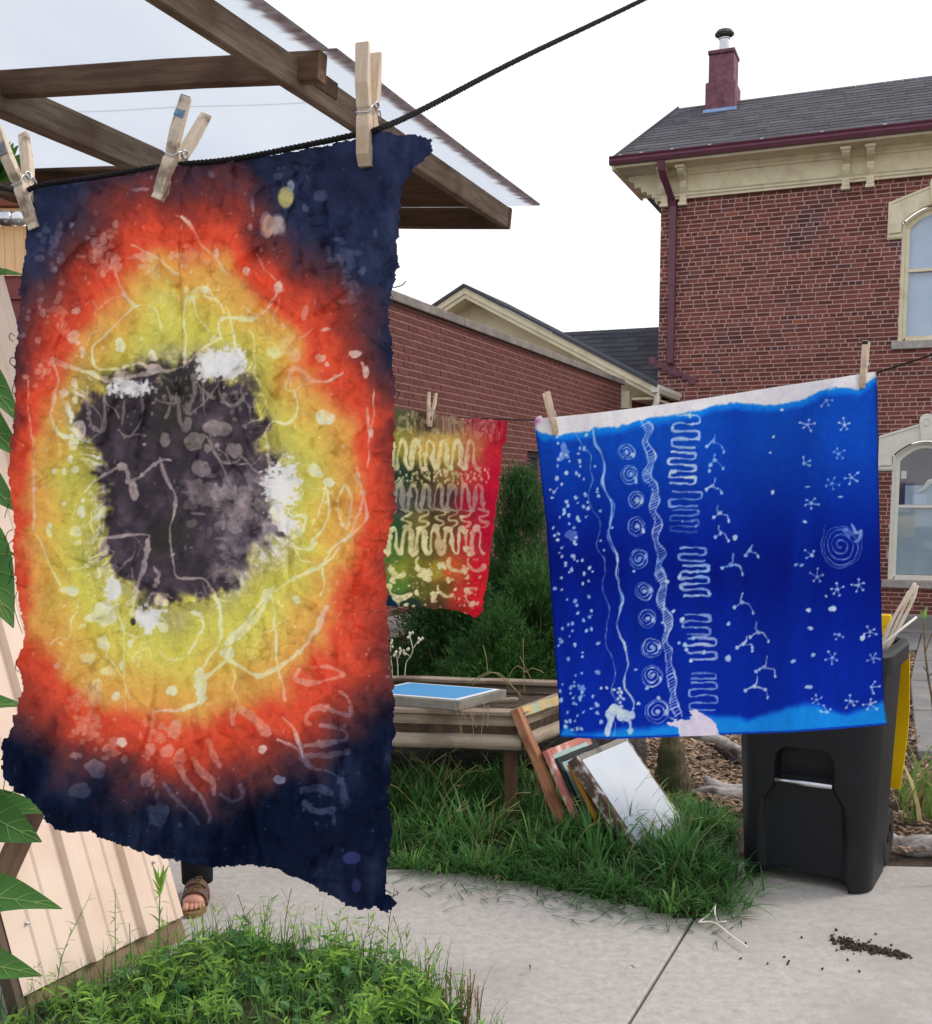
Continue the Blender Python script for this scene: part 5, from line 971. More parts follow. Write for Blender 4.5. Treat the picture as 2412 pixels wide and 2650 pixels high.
# iris clump and sapling right of the bin
ir = thing('iris_clump', gnd(2385, 2120), 'clump of arching strap leaves in the bed right of the bin', 'plant')
for k in range(44):
    b = gnd(2330 + 95 * random.random(), 2090 + random.uniform(-40, 45)) ; L = random.uniform(.28, .55); az = random.choice((rng.normal(3.0, .5), rng.normal(.2, .6), rng.normal(-1.4, .6))); v, f = blade_mesh(np.array([b]), np.array([L]), np.array([.028]), np.array([az]), np.array([random.uniform(.05, .35)]), np.array([random.uniform(.5, 1.9)]), 8)
    npobj('leaf', [(v, f)], 'iris' if k % 3 else 'grass_dry', ir)
sa = thing('sapling', at(2440, 2000, 4.35) * V(1, 1, 0), 'thin bare sapling stem with budding tip at the right edge', 'sapling')
m = MB(); m.tube(catmull([V(at(2440, 2000, 4.35)[0], 4.35, 0), at(2418, 1880, 4.35), at(2402, 1750, 4.35), at(2394, 1680, 4.35), at(2391, 1600, 4.35)], 5), list(np.linspace(.006, .003, 21)), 7); m.build('stem', 'stem_brown', sa, smooth=True)
for P in [[(2394, 1690), (2404, 1660), (2412, 1640)], [(2400, 1740), (2390, 1725)], [(2402, 1752), (2412, 1742)], [(2391, 1625), (2394, 1655)]]: m = MB(); m.tube([at(x, y, 4.34) for x, y in P], .0025, 5); m.build('twig', 'stem_brown', sa)
for tx, ty in ((2396, 1574), (2384, 1584)): p = at(2391, 1602, 4.35); q = at(tx, ty, 4.35); broadleaf(p, q - p, (0, -1, .2), np.linalg.norm(q - p) * 1.2, .014, 'leaf', 'weed', sa, .05, .2, 6)
# ------------------------------------------------------------------ dyed cloths: wax-resist marks and dyes laid into the fabric as colour per thread
def fbm(shape, cell, octv=3, seed=0, ax=1.0, ay=1.0):
    r_ = np.random.default_rng(seed); H, W = shape; out = np.zeros(shape); amp, tot = 1.0, 0.0
    for o in range(octv):
        cx, cy = max(1.2, cell * ax / 2 ** o), max(1.2, cell * ay / 2 ** o); g_ = r_.uniform(-1, 1, (int(H / cy) + 4, int(W / cx) + 4)); y = np.arange(H) / cy; x = np.arange(W) / cx; iy, ix = y.astype(int), x.astype(int); fy, fx = y - iy, x - ix; fy, fx = fy * fy * (3 - 2 * fy), fx * fx * (3 - 2 * fx)
        a = g_[np.ix_(iy, ix)] * (1 - fx) + g_[np.ix_(iy, ix + 1)] * fx; b = g_[np.ix_(iy + 1, ix)] * (1 - fx) + g_[np.ix_(iy + 1, ix + 1)] * fx; out += amp * (a * (1 - fy[:, None]) + b * fy[:, None]); tot += amp; amp *= .55
    return out / tot
def ss(a, b, x): t = np.clip((x - a) / (b - a), 0, 1); return t * t * (3 - 2 * t)
class Paint:
    def __init__(s, x0, y0, x1, y1, st, tr=(0, 0, 1), seed=0):
        s.x0, s.y0, s.st = x0, y0, st; s.xs = np.arange(x0, x1, st); s.ys = np.arange(y0, y1, st); s.X, s.Y = np.meshgrid(s.xs, s.ys); s.shape = s.X.shape; s.wax = np.zeros(s.shape); s.tr = tr; s.wob = fbm(s.shape, 14, 3, seed + 5); s.rng = np.random.default_rng(seed); s.Xw = s.X + 4.2 * fbm(s.shape, 11, 2, seed + 71); s.Yw = s.Y + 4.2 * fbm(s.shape, 11, 2, seed + 72)
    def P(s, p): return np.array([s.tr[0] + p[0] / s.tr[2], s.tr[1] + p[1] / s.tr[2]])
    def win(s, x0, y0, x1, y1): return slice(max(0, int((y0 - s.y0) / s.st)), max(0, int((y1 - s.y0) / s.st) + 2)), slice(max(0, int((x0 - s.x0) / s.st)), max(0, int((x1 - s.x0) / s.st) + 2))
    def put(s, w, cov, a): s.wax[w] = np.maximum(s.wax[w], cov * a)
    def stroke(s, pts, w, a=1.0, dots=0, ends=False, fade=0, smooth=True):
        Q_ = [s.P(p) for p in pts]; Q_ = catmull(Q_, 5) if smooth and len(Q_) > 2 else Q_; w0 = w / s.tr[2]; L = 0; n = len(Q_); ph = s.rng.uniform(0, 6, 4)
        for i in range(n - 1):
            p, q = Q_[i], Q_[i + 1]; l = np.linalg.norm(q - p); L += l
            if dots and (L % dots) < dots * .3: continue
            w = w0 * (1 + .28 * math.sin(L / (w0 * 2.1) + ph[0]) + .22 * math.sin(L / (w0 * 4.7) + ph[1])); aa = a * (.9 + .1 * math.sin(L / (w0 * 5.0) + ph[2]))
            if s.rng.random() < .05 and w0 > 2.5: s.blob((p[0] - s.tr[0]) * s.tr[2], (p[1] - s.tr[1]) * s.tr[2], w0 * s.tr[2] * .85, w0 * s.tr[2] * .8, a)
            k = s.win(min(p[0], q[0]) - w - 5, min(p[1], q[1]) - w - 5, max(p[0], q[0]) + w + 5, max(p[1], q[1]) + w + 5); X, Y = s.Xw[k], s.Yw[k]
            if X.size == 0: continue
            d = q - p; t = np.clip(((X - p[0]) * d[0] + (Y - p[1]) * d[1]) / (d @ d + 1e-9), 0, 1); dist = np.hypot(X - p[0] - t * d[0], Y - p[1] - t * d[1]); s.put(k, np.clip((w * .5 * (1 + .75 * s.wob[k]) - dist) / 2.2 + .5, 0, 1), aa * (1 - fade * i / n))
        if ends:
            for p in (pts[0], pts[-1]): s.blob(p[0], p[1], w0 * s.tr[2] * .8, w0 * s.tr[2] * .8, a)
    def blob(s, x, y, rx, ry=None, a=1.0, soft=2.0, rough=.18):
        ry = ry or rx; c = s.P((x, y)); rx, ry = rx / s.tr[2], ry / s.tr[2]; k = s.win(c[0] - rx * 1.4 - 3, c[1] - ry * 1.4 - 3, c[0] + rx * 1.4 + 3, c[1] + ry * 1.4 + 3); X, Y = s.Xw[k], s.Yw[k]
        if X.size == 0: return
        r = np.hypot((X - c[0]) / rx, (Y - c[1]) / ry); th = np.arctan2(Y - c[1], X - c[0]); ph = s.rng.uniform(0, 6, 3); lim = 1 + rough * (.5 * np.sin(2 * th + ph[0]) + .35 * np.sin(3 * th + ph[1]) + .3 * np.sin(5 * th + ph[2])); s.put(k, np.clip((lim - r) * min(rx, ry) / soft + .5, 0, 1), a)
    def cluster(s, x, y, rx, ry, n, r0, r1, a=1.0):
        for _ in range(n): s.blob(x + s.rng.normal(0, .5) * rx, y + s.rng.normal(0, .5) * ry, s.rng.uniform(r0, r1), s.rng.uniform(r0, r1), a * s.rng.uniform(.4, 1))
def poly_mask(X, Y, P): return in_poly_np(X.ravel(), Y.ravel(), P).reshape(X.shape)
def make_cloth(name, pt, rgb, poly, jag, depth, mat, parent, gain=1.3, snap=False):
    jx = fbm(pt.shape, 5, 2, 31) * jag; jy = fbm(pt.shape, 5, 2, 32) * jag; M = poly_mask(pt.X + jx, pt.Y + jy, poly); cell = M[:-1, :-1] & M[1:, :-1] & M[:-1, 1:] & M[1:, 1:]
    use = np.zeros(pt.shape, bool); use[:-1, :-1] |= cell; use[1:, :-1] |= cell; use[:-1, 1:] |= cell; use[1:, 1:] |= cell; idx = -np.ones(pt.shape, np.int64); idx[use] = np.arange(use.sum())
    X, Y, D = pt.X[use].copy(), pt.Y[use].copy(), depth[use]
    if snap:
        full = np.zeros(pt.shape, int); full[:-1, :-1] += cell; full[1:, :-1] += cell; full[:-1, 1:] += cell; full[1:, 1:] += cell; bi = np.nonzero(full[use] < 4)[0]; Pl = np.array(poly, float)
        for i in bi:
            a = Pl; b = np.roll(Pl, -1, 0); d_ = b - a; t = np.clip(((X[i] - a[:, 0]) * d_[:, 0] + (Y[i] - a[:, 1]) * d_[:, 1]) / (np.sum(d_ * d_, 1) + 1e-9), 0, 1); q = a + d_ * t[:, None]; k = np.argmin((q[:, 0] - X[i]) ** 2 + (q[:, 1] - Y[i]) ** 2); X[i], Y[i] = q[k]
    d = _F[None, :] + ((X - CX) / FPX)[:, None] * np.array([1.0, 0, 0]) + ((CY - Y) / FPX)[:, None] * _U; co = _C + d * (D / d[:, 1])[:, None]
    jj, ii = np.nonzero(cell); F_ = np.stack([idx[jj + 1, ii], idx[jj + 1, ii + 1], idx[jj, ii + 1], idx[jj, ii]], 1); me = mesh_np(name, co, F_, True); a = me.attributes.new('dye', 'FLOAT_COLOR', 'POINT'); lin = np.clip(s2l(np.clip(rgb[use], 0, 255)) * gain, 0, .92); a.data.foreach_set('color', np.column_stack([lin, np.ones(len(lin))]).ravel()); me.materials.append(MATS[mat])
    return link(bpy.data.objects.new(name, me), parent)
def lerp3(a, b, t): return np.asarray(a, float) * (1 - t[..., None]) + np.asarray(b, float) * t[..., None]
# ============ cloth one: near sunburst cloth
p1 = Paint(-5, 325, 1135, 2375, 2.5, seed=3)
OUT1 = [(75, 492), (110, 480), (200, 462), (300, 452), (350, 449), (380, 440), (407, 429), (440, 433), (470, 430), (594, 417), (655, 404), (732, 395), (922, 356), (981, 337), (1046, 347), (1075, 346), (1100, 352), (1118, 363), (1121, 392), (1079, 432), (1046, 477), (1036, 556), (1030, 621), (1032, 690), (1013, 755), (1007, 823), (1018, 892), (1016, 949), (1027, 978), (1021, 1024), (1024, 1075), (1016, 1201), (1030, 1315), (1007, 1373), (998, 1434), (1001, 1514), (1007, 1629), (1021, 1772), (1024, 1886), (1013, 1972), (1007, 2087), (1018, 2144), (1007, 2230), (998, 2304), (1016, 2316), (1034, 2338), (998, 2364), (973, 2350), (927, 2356), (893, 2344), (864, 2324), (818, 2298), (772, 2275), (710, 2250), (647, 2241), (549, 2247), (503, 2241), (441, 2227), (366, 2207), (320, 2192), (252, 2172), (235, 2152), (183, 2158), (143, 2150), (114, 2121), (106, 2101), (74, 2067), (40, 2052), (11, 2018), (3, 1978), (6, 1926), (29, 1886), (40, 1840), (57, 1783), (51, 1743), (37, 1718), (63, 1646), (49, 1572), (37, 1486), (34, 1411), (34, 1361), (23, 1258), (20, 1201), (29, 1115), (37, 1047), (37, 972), (43, 858), (49, 800), (51, 720), (63, 646), (69, 572), (74, 514)]
cx_, cy_ = 473.0, 1262.0; wx, wy = fbm(p1.shape, 44, 3, 41) * 46 + fbm(p1.shape, 14, 2, 42) * 4, fbm(p1.shape, 44, 3, 43) * 46 + fbm(p1.shape, 14, 2, 44) * 4
dx, dy = p1.X + wx * .8 - cx_, p1.Y + wy * .8 - cy_; rr = np.hypot(dx, dy); th = np.degrees(np.arctan2(dy, dx)) % 360
def ang(tab): k = sorted(tab); xs_ = np.array([k[-1] - 360] + k + [k[0] + 360.0]); ys_ = np.array([tab[k[-1]]] + [tab[q] for q in k] + [tab[k[0]]]); return np.interp(th, xs_, ys_) * 1.3145
rd = ang({0: 188, 30: 196, 45: 195, 70: 222, 90: 236, 110: 240, 135: 205, 160: 166, 180: 155, 205: 182, 215: 245, 225: 258, 235: 250, 245: 235, 262: 240, 275: 245, 290: 245, 315: 214, 340: 190})
ry = ang({0: 335, 22: 335, 45: 382, 67: 425, 90: 440, 112: 425, 135: 385, 157: 318, 180: 285, 202: 285, 225: 292, 247: 345, 262: 430, 280: 425, 292: 375, 315: 310, 337: 330})
rq = ang({0: 428, 22: 435, 45: 515, 67: 548, 90: 575, 112: 556, 135: 505, 157: 405, 180: 352, 202: 352, 225: 415, 247: 500, 262: 575, 280: 570, 292: 500, 315: 455, 337: 430})
_c, _s = np.cos(np.radians(th)), np.sin(np.radians(th)); _lr = np.log(rr + 30); stk = np.array([mnoise.noise((a * 5.5, b * 5.5, c * 1.6)) + .6 * mnoise.noise((a * 15, b * 15, c * 2.6 + 9)) for a, b, c in zip(_c.ravel(), _s.ravel(), _lr.ravel())]).reshape(p1.shape)
fine = fbm(p1.shape, 3.2, 3, 50); mid = fbm(p1.shape, 14, 4, 51); big = fbm(p1.shape, 60, 3, 52)
YEL, ORG, RED, BRN, NAV, DRK = (214, 209, 98), (222, 164, 84), (222, 84, 56), (104, 56, 56), (30, 42, 78), (62, 55, 63)
NAVm = lerp3((38, 46, 74), (9, 20, 44), ss(500, 1900, p1.Y)); c_ = lerp3(YEL, (216, 200, 92), ss(.55, 1.0, rr / ry))
c_ = lerp3(c_, (178, 178, 84), np.clip(.2 + 1.4 * fbm(p1.shape, 70, 2, 58), 0, 1) * .22); c_ = lerp3(c_, ORG, ss(.72, 1.05, rr / ry + .08 * stk)); u = (rr - ry) / np.maximum(rq - ry, 20) + .16 * stk; c_ = lerp3(c_, RED, ss(-.02, .46, u)); rtex = np.clip(.5 + 1.1 * mid, 0, 1) * ss(.2, .6, u); c_ = lerp3(c_, (196, 66, 50), rtex * .22)
c_ = lerp3(c_, (150, 58, 50), ss(.5, 1.0, u + .14 * mid + .2 * big)); c_ = lerp3(c_, BRN, ss(.78, 1.28, u + .14 * mid + .2 * big)); v_ = ss(1.0, 1.75, u + .16 * mid + .2 * big); nst = np.clip(.1 + 1.5 * fbm(p1.shape, 22, 4, 59, .8, 2.2), 0, 1); NAVm = lerp3(NAVm, (74, 84, 112), nst * .35); NAVm = lerp3(NAVm, (16, 18, 34), np.clip(fbm(p1.shape, 34, 3, 60), 0, 1) * .6); c_ = c_ * (1 - v_[..., None]) + NAVm * v_[..., None]
dk = ss(20, -20, rr - rd + 26 * mid + 34 * stk + 10 * fbm(p1.shape, 7, 2, 57, .6, 2.2)); edgeW = np.exp(-((rr - rd - 18) / 26.0) ** 2) * np.clip(.35 + 1.6 * fbm(p1.shape, 40, 2, 55), 0, 1); c_ = lerp3(c_, (240, 238, 226), edgeW * .6); gl = np.exp(-((rr - rd) / 60.0) ** 2) * (rr > rd); c_ = lerp3(c_, (140, 132, 70), gl * .55)
stk2 = np.array([mnoise.noise((a * 26, b * 26, c * 3.0)) for a, b, c in zip(_c.ravel(), _s.ravel(), _lr.ravel())]).reshape(p1.shape); sect = np.clip(.15 + 2.2 * fbm(p1.shape, 70, 1, 64), 0, 1); hal = np.exp(-((rr - rd - 6 - 14 * stk) / 24.0) ** 2) * ss(.0, .22, stk2 + .25 * fine) * sect
c_ = lerp3(c_, (244, 243, 240), hal * .85)
dcol = lerp3(DRK, (98, 84, 96), np.clip(.3 + 1.3 * mid, 0, 1) * .6); dcol = lerp3(dcol, (58, 54, 52), ss(0, .6, big)); c_ = c_ * (1 - dk[..., None]) + dcol * dk[..., None]
for x, y, rx, ry_ in [(338, 1012, 42, 26), (555, 948, 42, 34), (598, 950, 30, 40), (726, 1262, 44, 58), (738, 1340, 40, 36), (378, 1600, 36, 30), (285, 1530, 16, 40)]:
    b_ = ss(1.25, .75, np.hypot((p1.X + wx * .6 - x) / rx, (p1.Y + wy * .6 - y) / ry_) + .7 * fine + .55 * mid + .3 * stk2); c_ = lerp3(c_, (246, 245, 244), b_ * .9)
for x, y, rx, ry_, colr in [(424, 797, 42, 66, (204, 206, 130)), (640, 1290, 100, 130, (176, 164, 168)), (610, 1450, 80, 70, (170, 160, 166)), (700, 1400, 55, 85, (190, 182, 184)), (560, 1120, 60, 50, (132, 122, 122))]:
    b_ = ss(1.2, .6, np.hypot((p1.X + wx * .5 - x) / rx, (p1.Y + wy * .5 - y) / ry_)) * np.clip(.5 + 1.7 * mid, 0, 1); c_ = lerp3(c_, colr, b_ * .38)
base1 = c_.copy()
S = p1.stroke; B = p1.blob; p1.tr = (0, 400, 1.7476)
for pts, w in [([(230, 925), (300, 955), (400, 985), (470, 1015), (510, 1022), (600, 1000), (700, 985), (740, 975)], 17), ([(740, 985), (640, 945), (600, 950), (540, 975), (450, 970), (425, 950), (415, 880), (440, 845), (500, 790), (560, 730), (600, 690), (630, 680)], 11), ([(235, 925), (265, 1010), (245, 1100), (230, 1180), (245, 1230), (275, 1265), (320, 1275)], 13), ([(740, 980), (800, 965), (850, 940), (900, 890), (960, 850), (985, 830)], 13), ([(1000, 830), (990, 780), (995, 745), (1030, 735), (1090, 745), (1140, 745), (1200, 700), (1245, 650), (1260, 605)], 14), ([(830, 960), (840, 850), (830, 750), (840, 660), (870, 650), (890, 720), (920, 770), (945, 800)], 10), ([(1040, 740), (1055, 800), (1065, 870)], 10), ([(925, 640), (980, 660), (1010, 715)], 9), ([(520, 540), (550, 610), (580, 660), (620, 690)], 9), ([(820, 280), (870, 330), (900, 390), (940, 440), (985, 480), (1010, 520), (1045, 550)], 9), ([(600, 410), (700, 460), (760, 510), (800, 545)], 9), ([(1315, 1050), (1310, 1000), (1325, 970), (1355, 970), (1390, 1000), (1430, 1025), (1490, 1020), (1550, 990)], 14), ([(1330, 1060), (1345, 1140), (1330, 1195), (1290, 1215), (1230, 1210), (1205, 1250), (1210, 1340), (1220, 1420)], 11), ([(1640, 940), (1655, 1000)], 14), ([(1660, 1150), (1668, 1220), (1680, 1270)], 13), ([(380, 1530), (430, 1475), (490, 1440), (550, 1410), (575, 1430), (580, 1480)], 16), ([(590, 1480), (640, 1450), (690, 1410), (730, 1380), (770, 1385)], 13), ([(725, 1370), (740, 1440), (770, 1500), (795, 1550), (790, 1610), (770, 1690), (770, 1750)], 13), ([(455, 1740), (540, 1725), (670, 1718), (665, 1750)], 11), ([(1470, 1480), (1460, 1560), (1440, 1640)], 9), ([(1555, 1490), (1530, 1570), (1540, 1650), (1570, 1690), (1590, 1560), (1560, 1500)], 9), ([(1610, 1450), (1640, 1540), (1600, 1680), (1570, 1730)], 12), ([(1690, 1060), (1690, 1180), (1670, 1300), (1665, 1420)], 5), ([(1640, 1540), (1660, 1640), (1590, 1720), (1480, 1800)], 12), ([(1330, 1640), (1380, 1640), (1370, 1700), (1310, 1740)], 12), ([(1480, 1520), (1490, 1600), (1460, 1690), (1410, 1760)], 10), ([(150, 1430), (150, 1530), (155, 1640)], 13), ([(125, 1020), (130, 1150), (150, 1300), (160, 1400)], 4), ([(160, 1640), (150, 1690), (190, 1750)], 6)]: S(pts, w, .95)
for pts, w in [([(395, 1050), (400, 1150), (410, 1220), (440, 1250), (465, 1240), (475, 1180), (470, 1100)], 15), ([(945, 1270), (975, 1350), (1000, 1400), (1040, 1490), (1070, 1540)], 9), ([(1100, 1370), (1150, 1420), (1190, 1460)], 9), ([(910, 960), (920, 1050), (920, 1120), (930, 1180)], 8), ([(1050, 1010), (1000, 1030), (960, 1080), (910, 1130), (860, 1170)], 8), ([(990, 1010), (1000, 1100), (1050, 1140), (1100, 1110), (1090, 1060)], 10), ([(750, 1050), (770, 1120), (745, 1190)], 12), ([(560, 1120), (555, 1220)], 14), ([(640, 1080), (645, 1200), (590, 1270)], 9), ([(1160, 450), (1200, 520), (1250, 570)], 6), ([(870, 1000), (880, 1080), (850, 1160)], 26), ([(800, 1100), (810, 1180), (830, 1250)], 14)]: S(pts, w, .62)
for x, y, rx, ry_ in [(235, 925, 12, 14), (965, 835, 16, 18), (1260, 600, 18, 30), (550, 1410, 24, 16), (605, 1520, 22, 40), (345, 705, 22, 16), (330, 825, 28, 32), (355, 855, 12, 10), (375, 890, 14, 25), (545, 860, 24, 30), (690, 910, 22, 22), (335, 1030, 14, 20), (290, 1080, 18, 18), (340, 1110, 14, 22), (360, 1240, 30, 35), (330, 1310, 22, 32), (318, 1380, 13, 17), (245, 1430, 9, 14), (340, 1425, 16, 18), (290, 1430, 10, 14), (375, 1565, 10, 14), (370, 1615, 20, 24), (290, 1580, 10, 12), (225, 1700, 14, 30), (345, 1705, 25, 30), (980, 450, 13, 25), (1115, 525, 16, 18), (1445, 920, 26, 18), (1475, 950, 12, 10), (1610, 900, 28, 18), (1655, 985, 14, 28), (1470, 1190, 42, 35), (1425, 1430, 30, 32), (1485, 1480, 28, 22), (1470, 790, 22, 8), (930, 610, 20, 18), (323, 320, 9, 13), (655, 1310, 8, 8), (1680, 1260, 10, 24), (1620, 1455, 12, 16), (1640, 1530, 18, 14), (320, 1275, 12, 10), (700, 970, 40, 24), (560, 1000, 40, 18)]: B(x, y, rx, ry_, .95)
for x, y, rx, ry_ in [(1205, 320, 30, 55), (1250, 320, 45, 50), (1450, 185, 28, 28), (1380, 240, 14, 20), (1250, 900, 40, 25), (1310, 890, 40, 15), (1380, 715, 15, 35), (980, 1240, 60, 35), (880, 1300, 45, 40), (1060, 1340, 40, 35), (940, 1330, 15, 22), (910, 1420, 40, 40), (745, 1290, 22, 30), (850, 1220, 20, 40), (1255, 95, 20, 16), (180, 470, 20, 16), (245, 520, 14, 18), (250, 390, 18, 30), (955, 90, 14, 18), (265, 350, 22, 14), (1130, 330, 10, 16), (1140, 230, 8, 40), (640, 160, 35, 8)]: B(x, y, rx, ry_, .6)
for x, y, rx, ry_, n, r0, r1 in [(480, 430, 110, 130, 40, 6, 26), (660, 490, 50, 60, 14, 8, 24), (1560, 480, 90, 70, 22, 8, 26), (1590, 620, 50, 60, 16, 8, 24), (250, 720, 110, 120, 34, 6, 20), (190, 980, 60, 80, 14, 6, 18), (860, 470, 60, 60, 12, 8, 28), (1290, 880, 90, 50, 14, 8, 26), (960, 1560, 120, 120, 46, 6, 34), (1120, 1620, 130, 120, 40, 6, 34), (230, 400, 60, 120, 14, 5, 18), (900, 640, 120, 40, 14, 6, 18), (820, 1100, 200, 60, 30, 4, 16), (1080, 1100, 90, 90, 26, 4, 12), (430, 1600, 40, 80, 20, 4, 12), (1500, 1600, 90, 100, 20, 4, 12)]: p1.cluster(x, y, rx, ry_, n, r0, r1, .62)
p1.tr = (0, 1400, 1.7476)
for pts, w in [([(670, 0), (655, 100), (625, 190), (605, 270), (597, 335)], 19), ([(770, 0), (785, 80), (800, 160), (850, 170), (930, 175), (960, 220), (990, 300), (1000, 400), (985, 470), (920, 570)], 12), ([(185, 0), (210, 70), (240, 140), (275, 200)], 7), ([(660, 290), (690, 240), (725, 235), (780, 260)], 10), ([(910, 330), (920, 390), (890, 450), (850, 510)], 10), ([(1230, 210), (1200, 290), (1160, 350), (1100, 400), (1030, 460)], 22), ([(1180, 280), (1110, 370), (1040, 430)], 12), ([(1030, 540), (960, 590), (910, 640), (890, 690), (910, 720), (850, 750), (780, 770), (720, 765), (690, 785)], 17), ([(1040, 540), (1100, 580), (1160, 610), (1220, 590), (1290, 550), (1370, 490), (1430, 400), (1462, 315)], 16), ([(1230, 250), (1240, 350), (1250, 450), (1255, 570), (1275, 640), (1290, 720)], 9), ([(1480, 80), (1460, 130), (1470, 200), (1450, 250)], 8), ([(1320, 20), (1390, 40), (1430, 10)], 10), ([(1540, 30), (1480, 100), (1350, 160), (1240, 230)], 13), ([(700, 120), (722, 150), (705, 200)], 16), ([(1280, 800), (1330, 850), (1355, 920), (1370, 980)], 12), ([(1255, 900), (1310, 920), (1345, 940)], 9), ([(1430, 410), (1470, 300)], 24)]: S(pts, w, .95)
for pts, w in [([(1350, 580), (1340, 620), (1400, 640), (1530, 620), (1545, 590), (1480, 570), (1400, 575)], 18), ([(1540, 680), (1580, 720), (1580, 790), (1450, 750), (1385, 790), (1400, 830), (1540, 850), (1560, 900), (1380, 930), (1380, 970), (1550, 960), (1570, 930)], 20), ([(1370, 980), (1400, 1020), (1480, 1040), (1540, 1080), (1570, 1160)], 20), ([(1370, 1130), (1440, 1120), (1500, 1140)], 22), ([(1380, 1190), (1440, 1220), (1510, 1215)], 22), ([(800, 985), (840, 1080), (900, 1150), (940, 1220), (945, 1270)], 22), ([(870, 980), (910, 1040), (960, 1090), (970, 1140)], 18), ([(740, 1100), (780, 1160), (830, 1200), (870, 1240), (895, 1280)], 15), ([(940, 900), (960, 960), (1000, 1030)], 44), ([(1050, 760), (1055, 830)], 30), ([(1100, 770), (1150, 810), (1200, 860)], 42), ([(1050, 940), (1100, 1010)], 38), ([(1000, 1150), (1050, 1180), (1100, 1150), (1085, 1100)], 20), ([(1150, 1040), (1180, 1120)], 38)]: S(pts, w, .62, dots=16)
S([(565, 350), (560, 500), (565, 640), (570, 770)], 5, .8); S([(510, 190), (530, 290), (555, 400)], 12, .85)
for x, y, rx, ry_ in [(320, 225, 45, 22), (728, 265, 28, 30), (890, 328, 26, 12), (1030, 505, 28, 34), (905, 640, 30, 60), (912, 710, 20, 30), (445, 145, 20, 25), (390, 110, 12, 14), (350, 10, 20, 12), (470, 30, 25, 45), (475, 330, 50, 55), (425, 350, 40, 22), (525, 705, 18, 24), (775, 675, 25, 25), (740, 390, 24, 20), (550, 910, 20, 22), (258, 568, 12, 16), (465, 460, 25, 35), (590, 460, 15, 18), (550, 560, 10, 18), (1265, 1080, 27, 20), (1185, 940, 22, 17), (1205, 250, 22, 40), (1340, 265, 18, 18)]: B(x, y, rx, ry_, .95)
for x, y, rx, ry_ in [(670, 1060, 30, 20), (665, 1085, 30, 30), (430, 690, 35, 60), (345, 970, 28, 15), (430, 1030, 45, 45), (365, 1130, 45, 35), (720, 1240, 46, 50), (790, 850, 30, 40), (680, 940, 25, 25), (755, 950, 30, 30), (1500, 1220, 20, 20), (1510, 1260, 12, 25), (1430, 1275, 10, 8), (400, 530, 30, 25), (490, 590, 40, 20), (815, 975, 30, 36)]: B(x, y, rx, ry_, .55)
for x, y, rx, ry_, n, r0, r1 in [(360, 700, 80, 60, 16, 6, 18), (400, 850, 80, 90, 30, 8, 26), (720, 860, 90, 60, 20, 6, 22), (500, 950, 60, 50, 12, 6, 18), (1090, 90, 120, 80, 46, 4, 26), (1250, 60, 90, 80, 36, 3, 12), (500, 180, 40, 100, 30, 3, 14), (640, 480, 50, 80, 16, 4, 14), (950, 250, 100, 40, 22, 3, 12), (1560, 1150, 20, 50, 9, 8, 20), (700, 1200, 60, 60, 10, 6, 18), (1560, 300, 70, 160, 26, 2, 8), (430, 110, 70, 120, 20, 3, 14)]: p1.cluster(x, y, rx, ry_, n, r0, r1, .5)
p1.tr = (0, 0, 1)
for k in range(46):
    a = p1.rng.uniform(0, 6.28); q = p1.rng.uniform(.5, 1.15); x, y = 473 + math.cos(a) * 330 * q, 1262 + math.sin(a) * 480 * q; b = p1.rng.uniform(0, 6.28); pts = [(x, y)]
    for j in range(int(p1.rng.integers(3, 7))): b += p1.rng.normal(0, .7); x += math.cos(b) * 26; y += math.sin(b) * 26; pts.append((x, y))
    S(pts, p1.rng.uniform(2.4, 4.6), p1.rng.uniform(.45, .85))
# free spatter everywhere, sparse
for _ in range(520): p1.tr = (0, 0, 1); B(p1.rng.uniform(20, 1020), p1.rng.uniform(420, 2250), abs(p1.rng.normal(0, 2.2)) + 1.2, abs(p1.rng.normal(0, 2.6)) + 1.2, p1.rng.uniform(.25, .7))
yz = ss(1.06, .9, rr / ry) * (1 - dk); wcol = lerp3((150, 156, 186), (240, 196, 176), ss(1.35, .8, u)); wcol = wcol * (1 - yz[..., None]) + np.array((247, 243, 196.0)) * yz[..., None]; wcol = wcol * (1 - dk[..., None] * .85) + np.array((206, 194, 188.0)) * dk[..., None] * .85
am = .86 + .14 * yz; am = am * (1 - .42 * ss(1.0, 1.5, u)) * (1 - .08 * dk); am = am * (.95 + .2 * fine) ; hi = p1.wax > .8; am = np.where(hi & (u > .5), am * 1.35, am); W1 = np.clip(p1.wax * np.clip(am, 0, 1), 0, 1); rim = np.clip(fbm(p1.shape, 6, 3, 61) * 1.3, 0, 1) * .25 * (p1.wax > .2); W1 = W1 * (1 - rim) * (1 - .25 * ss(.06, .0, np.abs(fbm(p1.shape, 9, 2, 62)))) * np.clip(1.1 + .5 * fbm(p1.shape, 30, 2, 63), .7, 1); c_ = c_ * (1 - W1[..., None]) + wcol * W1[..., None]
for x, y, rx, ry_, colr in [(739, 509, 20, 25, (206, 196, 122)), (752, 482, 9, 14, (150, 160, 170)), (694, 583, 14, 28, (206, 164, 140)), (716, 580, 22, 24, (190, 170, 165)), (343, 1608, 7, 9, (40, 32, 36)), (910, 2218, 24, 16, (52, 56, 110)), (921, 2292, 12, 17, (46, 46, 92))]:
    b_ = ss(1.2, .85, np.hypot((p1.X + wx * .12 - x) / rx, (p1.Y + wy * .12 - y) / ry_)); c_ = lerp3(c_, colr, b_ * .8)
